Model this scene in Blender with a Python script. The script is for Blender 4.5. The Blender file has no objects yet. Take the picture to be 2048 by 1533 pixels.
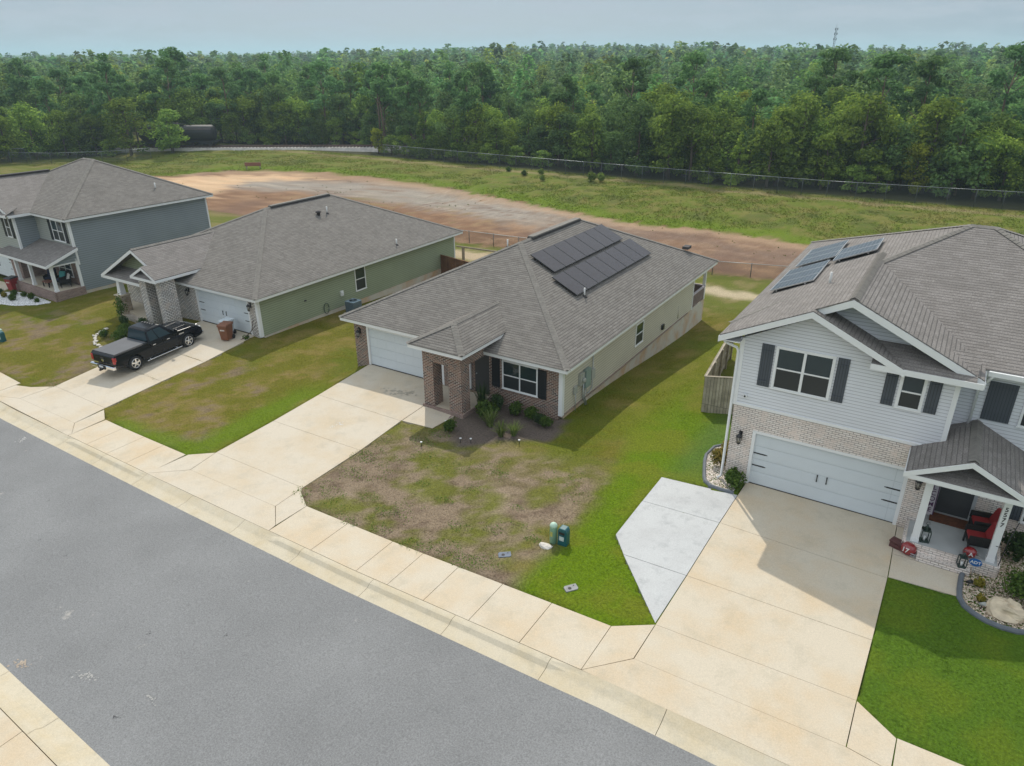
import bpy, math, random
import numpy as np
from mathutils import Vector, Matrix, Quaternion

# ---------------------------------------------------------------- camera, world, sun, exposure
sc = bpy.context.scene
COL = sc.collection
rad = math.radians
CAMZ = 14.55
yaw, pitch, roll = rad(32.2), rad(24.75), rad(0.3)
fwd = Vector((-math.sin(yaw)*math.cos(pitch), math.cos(yaw)*math.cos(pitch), -math.sin(pitch)))
rgt = Vector((math.cos(yaw), math.sin(yaw), 0))
dwn = fwd.cross(rgt)
r2 = math.cos(roll)*rgt + math.sin(roll)*dwn
d2 = -math.sin(roll)*rgt + math.cos(roll)*dwn
camd = bpy.data.cameras.new('camera'); cam = bpy.data.objects.new('camera', camd); COL.objects.link(cam)
M = Matrix(((r2.x, -d2.x, -fwd.x), (r2.y, -d2.y, -fwd.y), (r2.z, -d2.z, -fwd.z))).to_4x4()
M.translation = (0, 0, CAMZ); cam.matrix_world = M
camd.sensor_width = 36; camd.lens = 36*1428/2048; camd.clip_start = 0.1; camd.clip_end = 20000
sc.camera = cam

SUN_DIR = Vector((0.57, -0.73, -1.0)).normalized()      # the way the light travels
EL = math.asin(-SUN_DIR.z); AZ = math.atan2(-SUN_DIR.x, -SUN_DIR.y)
sund = bpy.data.lights.new('sun', 'SUN'); sund.energy = 2.25; sund.angle = rad(0.55); sund.color = (1.0, 0.93, 0.82)
sun = bpy.data.objects.new('sun', sund); COL.objects.link(sun)
sun.rotation_mode = 'QUATERNION'; sun.rotation_quaternion = SUN_DIR.to_track_quat('-Z', 'Y'); sun.location = (0, 0, 60)

w = bpy.data.worlds.new('World'); sc.world = w; w.use_nodes = True
nt = w.node_tree; nt.nodes.clear()
def nn(t, typ, **k):
    n = t.nodes.new(typ)
    for a, b in k.items(): setattr(n, a, b)
    return n
sky = nn(nt, 'ShaderNodeTexSky', sky_type='NISHITA'); sky.sun_disc = False
sky.sun_elevation = EL; sky.sun_rotation = AZ; sky.air_density = 1.0; sky.dust_density = 1.2; sky.ozone_density = 1.5
bg = nn(nt, 'ShaderNodeBackground'); bg.inputs[1].default_value = 0.105
outw = nn(nt, 'ShaderNodeOutputWorld')
tc = nn(nt, 'ShaderNodeTexCoord')
mp = nn(nt, 'ShaderNodeMapping'); mp.inputs['Scale'].default_value = (11.0, 11.0, 55.0)
nz = nn(nt, 'ShaderNodeTexNoise'); nz.inputs['Scale'].default_value = 1.1; nz.inputs['Detail'].default_value = 7; nz.inputs['Roughness'].default_value = 0.55
cr = nn(nt, 'ShaderNodeValToRGB'); cr.color_ramp.elements[0].position = 0.46; cr.color_ramp.elements[1].position = 0.60
cr.color_ramp.elements[1].color = (0.9, 0.9, 0.9, 1)
mx = nn(nt, 'ShaderNodeMixRGB'); mx.inputs[2].default_value = (3.5, 3.9, 4.3, 1)
hz = nn(nt, 'ShaderNodeMixRGB'); hz.inputs[0].default_value = 0.78; hz.inputs[2].default_value = (1.75, 2.45, 3.4, 1)
L = nt.links.new
L(tc.outputs['Generated'], mp.inputs[0]); L(mp.outputs[0], nz.inputs[0]); L(nz.outputs[0], cr.inputs[0])
L(sky.outputs[0], hz.inputs[1]); L(hz.outputs[0], mx.inputs[1]); L(cr.outputs[0], mx.inputs[0])
# broken bright cloud added overhead, out of the frame, to fill the shade
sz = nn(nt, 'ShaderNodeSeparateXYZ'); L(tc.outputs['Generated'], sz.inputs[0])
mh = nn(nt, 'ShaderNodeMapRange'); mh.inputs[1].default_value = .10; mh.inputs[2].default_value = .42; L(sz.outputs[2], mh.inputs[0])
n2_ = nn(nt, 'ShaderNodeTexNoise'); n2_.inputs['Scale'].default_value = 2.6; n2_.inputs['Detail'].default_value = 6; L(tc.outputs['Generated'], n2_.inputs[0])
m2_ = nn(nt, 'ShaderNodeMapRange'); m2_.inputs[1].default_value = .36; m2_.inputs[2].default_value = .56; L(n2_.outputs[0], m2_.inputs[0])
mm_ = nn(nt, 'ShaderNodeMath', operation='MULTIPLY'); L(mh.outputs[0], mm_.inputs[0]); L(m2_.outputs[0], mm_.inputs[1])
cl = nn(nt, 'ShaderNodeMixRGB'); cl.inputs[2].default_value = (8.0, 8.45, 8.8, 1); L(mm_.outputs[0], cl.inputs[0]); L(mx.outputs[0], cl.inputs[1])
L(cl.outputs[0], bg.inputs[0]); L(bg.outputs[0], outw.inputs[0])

sc.view_settings.view_transform = 'Standard'; sc.view_settings.look = 'None'
sc.view_settings.exposure = 0.41; sc.view_settings.gamma = 1
sc.cycles.max_bounces = 6; sc.cycles.diffuse_bounces = 3; sc.cycles.glossy_bounces = 3
sc.cycles.transmission_bounces = 4; sc.cycles.volume_bounces = 1; sc.cycles.caustics_reflective = False; sc.cycles.caustics_refractive = False

rng = np.random.default_rng(7); random.seed(7)

# ---------------------------------------------------------------- materials
MATS = {}
def newmat(name):
    m = bpy.data.materials.new(name); m.use_nodes = True
    t = m.node_tree; b = t.nodes['Principled BSDF']; MATS[name] = m
    return m, t, b
def c4(c): return (c[0], c[1], c[2], 1)
def plain(name, col, rough=0.6, var=0.12, scale=3.0, metal=0.0, bump=0.0, bscale=40.0, spec=0.5, coat=0.0, stretch=(1, 1, 1)):
    m, t, b = newmat(name); k = t.links.new
    b.inputs['Roughness'].default_value = rough; b.inputs['Metallic'].default_value = metal
    b.inputs['Specular IOR Level'].default_value = spec; b.inputs['Coat Weight'].default_value = coat; b.inputs['Coat Roughness'].default_value = 0.05
    co = nn(t, 'ShaderNodeTexCoord'); mpn = nn(t, 'ShaderNodeMapping'); mpn.inputs['Scale'].default_value = stretch
    k(co.outputs['Object'], mpn.inputs[0])
    n = nn(t, 'ShaderNodeTexNoise'); n.inputs['Scale'].default_value = scale; n.inputs['Detail'].default_value = 6; k(mpn.outputs[0], n.inputs[0])
    mr = nn(t, 'ShaderNodeMapRange'); mr.inputs[1].default_value = 0.25; mr.inputs[2].default_value = 0.75
    mr.inputs[3].default_value = 1-var; mr.inputs[4].default_value = 1+var; k(n.outputs[0], mr.inputs[0])
    mu = nn(t, 'ShaderNodeVectorMath', operation='SCALE'); mu.inputs[0].default_value = col; k(mr.outputs[0], mu.inputs['Scale'])
    k(mu.outputs[0], b.inputs['Base Color'])
    if bump:
        n2 = nn(t, 'ShaderNodeTexNoise'); n2.inputs['Scale'].default_value = bscale; n2.inputs['Detail'].default_value = 4; k(mpn.outputs[0], n2.inputs[0])
        bp = nn(t, 'ShaderNodeBump'); bp.inputs['Strength'].default_value = bump; bp.inputs['Distance'].default_value = 0.02
        k(n2.outputs[0], bp.inputs['Height']); k(bp.outputs[0], b.inputs['Normal'])
    return m
def brickmat(name, c1, c2, mortar, bw, bh, ms, rough=0.85, bump=0.3, offset=0.5, c3=None, var=0.25, vscale=0.6, freq=2, bias=0.0):
    """UV-mapped running bond: bricks, shingles, pavers"""
    m, t, b = newmat(name); k = t.links.new
    b.inputs['Roughness'].default_value = rough; b.inputs['Specular IOR Level'].default_value = 0.25
    uv = nn(t, 'ShaderNodeUVMap'); br = nn(t, 'ShaderNodeTexBrick'); br.offset = offset; br.offset_frequency = freq
    br.inputs['Color1'].default_value = c4(c1); br.inputs['Color2'].default_value = c4(c2); br.inputs['Mortar'].default_value = c4(mortar)
    br.inputs['Scale'].default_value = 1; br.inputs['Brick Width'].default_value = bw; br.inputs['Row Height'].default_value = bh
    br.inputs['Mortar Size'].default_value = ms; br.inputs['Mortar Smooth'].default_value = 0.2; br.inputs['Bias'].default_value = bias
    k(uv.outputs[0], br.inputs[0])
    n = nn(t, 'ShaderNodeTexNoise'); n.inputs['Scale'].default_value = vscale; n.inputs['Detail'].default_value = 8; n.inputs['Roughness'].default_value = 0.65; k(uv.outputs[0], n.inputs[0])
    mr = nn(t, 'ShaderNodeMapRange'); mr.inputs[1].default_value = 0.3; mr.inputs[2].default_value = 0.7; mr.inputs[3].default_value = 1-var; mr.inputs[4].default_value = 1+var
    k(n.outputs[0], mr.inputs[0])
    src = br.outputs[0]
    if c3 is not None:
        n3 = nn(t, 'ShaderNodeTexNoise'); n3.inputs['Scale'].default_value = 2.6; n3.inputs['Detail'].default_value = 5; k(uv.outputs[0], n3.inputs[0])
        r3 = nn(t, 'ShaderNodeMapRange'); r3.inputs[1].default_value = 0.48; r3.inputs[2].default_value = 0.68; r3.inputs[4].default_value = 0.75; k(n3.outputs[0], r3.inputs[0])
        x3 = nn(t, 'ShaderNodeMixRGB'); x3.inputs[2].default_value = c4(c3); k(r3.outputs[0], x3.inputs[0]); k(src, x3.inputs[1]); src = x3.outputs[0]
    mu = nn(t, 'ShaderNodeVectorMath', operation='SCALE'); k(src, mu.inputs[0]); k(mr.outputs[0], mu.inputs['Scale']); k(mu.outputs[0], b.inputs['Base Color'])
    bp = nn(t, 'ShaderNodeBump', invert=True); bp.inputs['Strength'].default_value = bump; bp.inputs['Distance'].default_value = 0.012
    k(br.outputs[1], bp.inputs['Height']); k(bp.outputs[0], b.inputs['Normal'])
    return m
def siding(name, col, row=0.115, line=0.62):
    m, t, b = newmat(name); k = t.links.new
    b.inputs['Roughness'].default_value = 0.5; b.inputs['Specular IOR Level'].default_value = 0.3
    uv = nn(t, 'ShaderNodeUVMap'); sx = nn(t, 'ShaderNodeSeparateXYZ'); k(uv.outputs[0], sx.inputs[0])
    dv = nn(t, 'ShaderNodeMath', operation='DIVIDE'); dv.inputs[1].default_value = row; k(sx.outputs[1], dv.inputs[0])
    fr = nn(t, 'ShaderNodeMath', operation='FRACT'); k(dv.outputs[0], fr.inputs[0])
    rp = nn(t, 'ShaderNodeValToRGB'); e = rp.color_ramp.elements
    e[0].position = 0.0; e[0].color = (line, line, line, 1); e[1].position = 0.2; e[1].color = (1, 1, 1, 1)  # shadow under each lap painted into the colour as a dark line
    x = rp.color_ramp.elements.new(0.13); x.color = (line*1.05, line*1.05, line*1.05, 1)
    k(fr.outputs[0], rp.inputs[0])
    n = nn(t, 'ShaderNodeTexNoise'); n.inputs['Scale'].default_value = 0.5; n.inputs['Detail'].default_value = 6; k(uv.outputs[0], n.inputs[0])
    mr = nn(t, 'ShaderNodeMapRange'); mr.inputs[1].default_value = .3; mr.inputs[2].default_value = .7; mr.inputs[3].default_value = 0.93; mr.inputs[4].default_value = 1.06; k(n.outputs[0], mr.inputs[0])
    mu = nn(t, 'ShaderNodeMixRGB', blend_type='MULTIPLY'); mu.inputs[0].default_value = 1; mu.inputs[2].default_value = c4(col); k(rp.outputs[0], mu.inputs[1])
    m2 = nn(t, 'ShaderNodeVectorMath', operation='SCALE'); k(mu.outputs[0], m2.inputs[0]); k(mr.outputs[0], m2.inputs['Scale']); k(m2.outputs[0], b.inputs['Base Color'])
    bp = nn(t, 'ShaderNodeBump', invert=True); bp.inputs['Strength'].default_value = 0.6; bp.inputs['Distance'].default_value = 0.012
    k(fr.outputs[0], bp.inputs['Height']); k(bp.outputs[0], b.inputs['Normal'])
    return m
def concrete(name, base, stain, dark, scale=0.5):
    m, t, b = newmat(name); k = t.links.new
    b.inputs['Roughness'].default_value = 0.85; b.inputs['Specular IOR Level'].default_value = 0.2
    co = nn(t, 'ShaderNodeNewGeometry')
    def noise(s, d, r=0.6):
        n = nn(t, 'ShaderNodeTexNoise'); n.inputs['Scale'].default_value = s; n.inputs['Detail'].default_value = d; n.inputs['Roughness'].default_value = r; k(co.outputs['Position'], n.inputs[0]); return n
    def rng_(n, a, b_, lo, hi):
        r = nn(t, 'ShaderNodeMapRange'); r.inputs[1].default_value = a; r.inputs[2].default_value = b_; r.inputs[3].default_value = lo; r.inputs[4].default_value = hi; k(n.outputs[0], r.inputs[0]); return r
    n1 = noise(scale, 7, .62); x1 = nn(t, 'ShaderNodeMixRGB'); x1.inputs[1].default_value = c4(base); x1.inputs[2].default_value = c4(stain)
    k(rng_(n1, .43, .66, 0, .95).outputs[0], x1.inputs[0])
    n2 = noise(scale*2.3, 9, .7); x2 = nn(t, 'ShaderNodeMixRGB'); x2.inputs[2].default_value = c4(dark); k(x1.outputs[0], x2.inputs[1]); k(rng_(n2, .52, .72, 0, .6).outputs[0], x2.inputs[0])
    n3 = noise(24, 5, .75); mu = nn(t, 'ShaderNodeVectorMath', operation='SCALE'); k(x2.outputs[0], mu.inputs[0]); k(rng_(n3, .25, .75, .85, 1.13).outputs[0], mu.inputs['Scale'])
    k(mu.outputs[0], b.inputs['Base Color'])
    bp = nn(t, 'ShaderNodeBump'); bp.inputs['Strength'].default_value = .15; bp.inputs['Distance'].default_value = .01; k(n3.outputs[0], bp.inputs['Height']); k(bp.outputs[0], b.inputs['Normal'])
    return m
def asphalt(name):
    m, t, b = newmat(name); k = t.links.new
    b.inputs['Roughness'].default_value = 0.9; b.inputs['Specular IOR Level'].default_value = 0.25
    co = nn(t, 'ShaderNodeNewGeometry')
    n1 = nn(t, 'ShaderNodeTexNoise'); n1.inputs['Scale'].default_value = .35; n1.inputs['Detail'].default_value = 8; k(co.outputs['Position'], n1.inputs[0])
    n2 = nn(t, 'ShaderNodeTexNoise'); n2.inputs['Scale'].default_value = 24; n2.inputs['Detail'].default_value = 3; n2.inputs['Roughness'].default_value = .8; k(co.outputs['Position'], n2.inputs[0])
    r1 = nn(t, 'ShaderNodeMapRange'); r1.inputs[1].default_value = .3; r1.inputs[2].default_value = .7; r1.inputs[3].default_value = .9; r1.inputs[4].default_value = 1.1; k(n1.outputs[0], r1.inputs[0])
    r2_ = nn(t, 'ShaderNodeMapRange'); r2_.inputs[1].default_value = .3; r2_.inputs[2].default_value = .7; r2_.inputs[3].default_value = .68; r2_.inputs[4].default_value = 1.32; k(n2.outputs[0], r2_.inputs[0])
    mm = nn(t, 'ShaderNodeMath', operation='MULTIPLY'); k(r1.outputs[0], mm.inputs[0]); k(r2_.outputs[0], mm.inputs[1])
    mu = nn(t, 'ShaderNodeVectorMath', operation='SCALE'); mu.inputs[0].default_value = (.205, .208, .210); k(mm.outputs[0], mu.inputs['Scale'])
    # worn scuffs
    n3 = nn(t, 'ShaderNodeTexNoise'); n3.inputs['Scale'].default_value = .9; n3.inputs['Detail'].default_value = 12; n3.inputs['Roughness'].default_value = .72; k(co.outputs['Position'], n3.inputs[0])
    r3 = nn(t, 'ShaderNodeMapRange'); r3.inputs[1].default_value = .66; r3.inputs[2].default_value = .72; r3.inputs[4].default_value = .55; k(n3.outputs[0], r3.inputs[0])
    x = nn(t, 'ShaderNodeMixRGB'); x.inputs[2].default_value = (.5, .47, .42, 1); k(r3.outputs[0], x.inputs[0]); k(mu.outputs[0], x.inputs[1]); k(x.outputs[0], b.inputs['Base Color'])
    bp = nn(t, 'ShaderNodeBump'); bp.inputs['Strength'].default_value = .35; bp.inputs['Distance'].default_value = .008; k(n2.outputs[0], bp.inputs['Height']); k(bp.outputs[0], b.inputs['Normal'])
    return m
def attrmat(name, rough=.95, fine=18, amp=.35, transl=0.0, bump=.5, upn=False):
    """colour from the point attribute Col (what grows or lies there), fine grain from noise"""
    m, t, b = newmat(name); k = t.links.new
    b.inputs['Roughness'].default_value = rough; b.inputs['Specular IOR Level'].default_value = 0.1
    a = nn(t, 'ShaderNodeAttribute', attribute_name='Col'); co = nn(t, 'ShaderNodeNewGeometry')
    n = nn(t, 'ShaderNodeTexNoise'); n.inputs['Scale'].default_value = fine; n.inputs['Detail'].default_value = 6; n.inputs['Roughness'].default_value = .75; k(co.outputs['Position'], n.inputs[0])
    r = nn(t, 'ShaderNodeMapRange'); r.inputs[1].default_value = .28; r.inputs[2].default_value = .72; r.inputs[3].default_value = 1-amp; r.inputs[4].default_value = 1+amp; k(n.outputs[0], r.inputs[0])
    mu = nn(t, 'ShaderNodeVectorMath', operation='SCALE'); k(a.outputs['Color'], mu.inputs[0]); k(r.outputs[0], mu.inputs['Scale']); k(mu.outputs[0], b.inputs['Base Color'])
    if bump:
        bp = nn(t, 'ShaderNodeBump'); bp.inputs['Strength'].default_value = bump; bp.inputs['Distance'].default_value = .04; k(n.outputs[0], bp.inputs['Height']); k(bp.outputs[0], b.inputs['Normal'])
    if upn:
        cz = nn(t, 'ShaderNodeCombineXYZ'); cz.inputs[2].default_value = 1; k(cz.outputs[0], b.inputs['Normal'])
    if transl:
        tr = nn(t, 'ShaderNodeBsdfTranslucent'); k(mu.outputs[0], tr.inputs[0]); ms = nn(t, 'ShaderNodeMixShader'); ms.inputs[0].default_value = transl
        k(b.outputs[0], ms.inputs[1]); k(tr.outputs[0], ms.inputs[2]); k(ms.outputs[0], t.nodes['Material Output'].inputs[0])
    return m
def leafmat(name, c1, c2, objvar=.25, transl=.3, attr=False, hue=None):
    """foliage: every leaf clump its own tint, every plant its own depth of colour"""
    m, t, b = newmat(name); k = t.links.new
    b.inputs['Roughness'].default_value = .8; b.inputs['Specular IOR Level'].default_value = .05
    ge = nn(t, 'ShaderNodeNewGeometry'); x = nn(t, 'ShaderNodeMixRGB'); x.inputs[1].default_value = c4(c1); x.inputs[2].default_value = c4(c2); k(ge.outputs['Random Per Island'], x.inputs[0])
    src = x.outputs[0]
    if attr:
        at = nn(t, 'ShaderNodeAttribute', attribute_name='Col'); src2 = at.outputs['Color']
        mm = nn(t, 'ShaderNodeMixRGB', blend_type='MULTIPLY'); mm.inputs[0].default_value = 1; k(src, mm.inputs[1]); k(src2, mm.inputs[2]); src = mm.outputs[0]
    else:
        oi = nn(t, 'ShaderNodeObjectInfo')
        r = nn(t, 'ShaderNodeMapRange'); r.inputs[3].default_value = 1-objvar; r.inputs[4].default_value = 1+objvar; k(oi.outputs['Random'], r.inputs[0])
        mu = nn(t, 'ShaderNodeVectorMath', operation='SCALE'); k(src, mu.inputs[0]); k(r.outputs[0], mu.inputs['Scale']); src = mu.outputs[0]
        if hue:
            ml = nn(t, 'ShaderNodeMath', operation='MULTIPLY'); ml.inputs[1].default_value = 7.31; k(oi.outputs['Random'], ml.inputs[0]); fr = nn(t, 'ShaderNodeMath', operation='FRACT'); k(ml.outputs[0], fr.inputs[0])
            hm = nn(t, 'ShaderNodeMixRGB', blend_type='MULTIPLY'); hm.inputs[2].default_value = c4(hue); k(fr.outputs[0], hm.inputs[0]); k(src, hm.inputs[1]); src = hm.outputs[0]
    k(src, b.inputs['Base Color'])
    tr = nn(t, 'ShaderNodeBsdfTranslucent'); k(src, tr.inputs[0]); ms = nn(t, 'ShaderNodeMixShader'); ms.inputs[0].default_value = transl
    k(b.outputs[0], ms.inputs[1]); k(tr.outputs[0], ms.inputs[2]); k(ms.outputs[0], t.nodes['Material Output'].inputs[0])
    return m
def plank(name, c1, c2, width=.14, stretch=8):
    return brickmat(name, c1, c2, (c1[0]*.3, c1[1]*.3, c1[2]*.3), width, 30.0, .008, rough=.9, offset=0, var=.35, vscale=1.5)

def shingle(name, c1, c2, c3, row=.145, line=.72):
    m = brickmat(name, c1, c2, c1, .32, row, .002, rough=.95, bump=.1, c3=c3, var=.09, vscale=.7, offset=.37); t = m.node_tree; k = t.links.new; b = t.nodes['Principled BSDF']
    src = b.inputs['Base Color'].links[0].from_socket; uv = nn(t, 'ShaderNodeUVMap'); sx = nn(t, 'ShaderNodeSeparateXYZ'); k(uv.outputs[0], sx.inputs[0])
    dv = nn(t, 'ShaderNodeMath', operation='DIVIDE'); dv.inputs[1].default_value = row; k(sx.outputs[1], dv.inputs[0]); fr = nn(t, 'ShaderNodeMath', operation='FRACT'); k(dv.outputs[0], fr.inputs[0])
    rp = nn(t, 'ShaderNodeValToRGB'); e = rp.color_ramp.elements; e[0].position = .0; e[0].color = (line*.88,)*3+(1,); e[1].position = .28; e[1].color = (1.04,1.04,1.04,1); x = e.new(.16); x.color = (line,)*3+(1,); k(fr.outputs[0], rp.inputs[0])  # shade at each course's butt edge painted into the colour
    mu = nn(t, 'ShaderNodeMixRGB', blend_type='MULTIPLY'); mu.inputs[0].default_value = 1; k(src, mu.inputs[1]); k(rp.outputs[0], mu.inputs[2])
    n = nn(t, 'ShaderNodeTexNoise'); n.inputs['Scale'].default_value = 22; n.inputs['Detail'].default_value = 4; k(uv.outputs[0], n.inputs[0]); mr = nn(t, 'ShaderNodeMapRange'); mr.inputs[1].default_value = .3; mr.inputs[2].default_value = .7; mr.inputs[3].default_value = .72; mr.inputs[4].default_value = 1.28; k(n.outputs[0], mr.inputs[0])
    m2 = nn(t, 'ShaderNodeVectorMath', operation='SCALE'); k(mu.outputs[0], m2.inputs[0]); k(mr.outputs[0], m2.inputs['Scale']); k(m2.outputs[0], b.inputs['Base Color'])
    hr = nn(t, 'ShaderNodeValToRGB'); e = hr.color_ramp.elements; e[0].position = 0; e[0].color = (0,0,0,1); e[1].position = 1; e[1].color = (0,0,0,1); x = e.new(.16); x.color = (1,1,1,1); k(fr.outputs[0], hr.inputs[0])
    ad = nn(t, 'ShaderNodeMath', operation='MULTIPLY_ADD'); ad.inputs[1].default_value = .5; k(n.outputs[0], ad.inputs[0]); k(hr.outputs[0], ad.inputs[2])
    bp = nn(t, 'ShaderNodeBump'); bp.inputs['Strength'].default_value = .9; bp.inputs['Distance'].default_value = .011; k(ad.outputs[0], bp.inputs['Height']); k(bp.outputs[0], b.inputs['Normal']); return m
WHITE = plain('white_trim', (.78, .79, .79), .45, .03, 2)
SHINGLE = shingle('shingle_grey_brown', (.158, .146, .133), (.203, .19, .173), None, line=.70)
SHINGLE_B = shingle('shingle_mauve', (.185, .17, .158), (.228, .211, .198), None, line=.80)
RIDGE = plain('ridge_shingle', (.20, .187, .168), .95, .2, 4, bump=.4, bscale=14)
VENTD = plain('ridge_vent_dark', (.05, .045, .045), .8, .15, 3)
BRICK_DARK = brickmat('brick_dark_mix', (.05, .032, .03), (.23, .11, .075), (.50, .455, .40), .215, .082, .012, bump=.5, c3=(.30, .20, .15), var=.2, vscale=.8)
BRICK_PALE = brickmat('brick_whitewashed', (.72, .64, .585), (.80, .745, .70), (.30, .26, .235), .215, .076, .011, bump=.5, c3=(.74, .63, .56), var=.12, vscale=.7)
BRICK_GREY = brickmat('brick_white_grey', (.62, .58, .54), (.80, .775, .74), (.11, .10, .09), .27, .10, .019, bump=.5, c3=(.58, .5, .43), var=.15, vscale=.8)
BRICK_RED = brickmat('brick_red_brown', (.20, .12, .10), (.30, .20, .17), (.33, .29, .26), .215, .076, .011, bump=.4, var=.2)
SID_BEIGE = siding('siding_beige', (.58, .545, .45), row=.14, line=.5)
SID_GREEN = siding('siding_sage', (.30, .345, .235), row=.14, line=.55)
SID_BLUE = siding('siding_pale_blue', (.70, .715, .75), line=.62)
SID_GREY = siding('siding_slate', (.25, .285, .305), row=.16, line=.55)
SID_TAUPE = siding('siding_grey_green', (.38, .40, .365), row=.16, line=.6)
CONC = concrete('concrete_tan', (.565, .505, .41), (.54, .45, .325), (.42, .38, .305))
CONC_WALK = concrete('concrete_walk', (.57, .505, .40), (.56, .45, .31), (.43, .385, .295))
CONC_KERB = concrete('concrete_kerb', (.56, .50, .385), (.53, .45, .31), (.40, .365, .28), .9)
CONC_GREY = concrete('concrete_grey', (.50, .51, .51), (.455, .46, .46), (.30, .31, .315), .8)
CONC_OLD = concrete('foundation_stained', (.56, .525, .45), (.53, .34, .19), (.43, .43, .41), .8)
ASPH = asphalt('asphalt')
SOIL = plain('joint_soil', (.20, .15, .10), .95, .3, 9)
DOORW = brickmat('garage_door_white', (.63, .68, .71), (.64, .69, .72), (.54, .59, .62), 9.0, .53, .012, rough=.4, bump=.35, var=.02, offset=0)
GLASS = plain('window_glass', (.025, .04, .042), .04, .15, .8, spec=.8)
SCREEN = plain('insect_screen', (.03, .034, .036), .35, .15, .8, spec=.4)
SHUT_BLACK = brickmat('shutter_black', (.022, .024, .026), (.025, .027, .03), (.008, .008, .009), .085, 40.0, .008, rough=.5, bump=.4, offset=0, var=.05)
SHUT_SLATE = brickmat('shutter_slate', (.075, .085, .10), (.08, .09, .105), (.04, .045, .052), .085, 40.0, .008, rough=.5, bump=.4, offset=0, var=.05)
BLACK = plain('black_metal', (.018, .018, .02), .4, .1, 4)
DOORD = plain('door_charcoal', (.05, .052, .056), .45, .08, 2)
FENCE_GREY = plank('fence_weathered', (.30, .265, .20), (.40, .355, .28))
FENCE_BROWN = plank('fence_brown', (.15, .075, .04), (.20, .105, .055))
WOOD = plain('wood_weathered', (.30, .25, .19), .9, .3, 3, stretch=(1, 1, 8))
STEEL = plain('galvanised_steel', (.42, .45, .46), .45, .1, 5, metal=.6)
PVC = plain('vent_pipe_white', (.62, .62, .6), .5, .06, 4)
LAMPGLASS = plain('lamp_glass', (.35, .33, .28), .2, .1, 5)
SOLAR = brickmat('solar_black', (.05, .046, .052), (.06, .054, .06), (.03, .028, .034), .0795, .0795, .0025, rough=.27, bump=.0, offset=0, var=.05)
SOLAR_BLUE = brickmat('solar_blue_cells', (.035, .055, .078), (.045, .066, .09), (.36, .39, .42), .16, .16, .006, rough=.3, bump=.0, offset=0, var=.06); SOLAR_BLUE.node_tree.nodes['Principled BSDF'].inputs['Specular IOR Level'].default_value = .12
ALU = plain('aluminium', (.62, .64, .66), .3, .05, 5, metal=.9)

# ---------------------------------------------------------------- mesh helpers
OFFS = {}
def autouv(me):
    nl = len(me.loops)
    if nl == 0: return
    co = np.empty(len(me.vertices)*3); me.vertices.foreach_get('co', co); co = co.reshape(-1, 3)
    vi = np.empty(nl, dtype=np.int64); me.loops.foreach_get('vertex_index', vi)
    npoly = len(me.polygons); nor = np.empty(npoly*3); me.polygons.foreach_get('normal', nor); nor = nor.reshape(-1, 3)
    tot = np.empty(npoly, dtype=np.int64); me.polygons.foreach_get('loop_total', tot)
    N = np.repeat(nor, tot, axis=0)
    T = np.stack([-N[:, 1], N[:, 0], np.zeros(nl)], 1); ln = np.linalg.norm(T, axis=1); flat = ln < .05
    T[flat] = (1, 0, 0); ln[flat] = 1; T /= ln[:, None]
    Bv = np.cross(N, T); P = co[vi]
    uv = np.stack([(P*T).sum(1), (P*Bv).sum(1)], 1)
    l = me.uv_layers.new(name='UVMap'); l.data.foreach_set('uv', uv.ravel())
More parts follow.
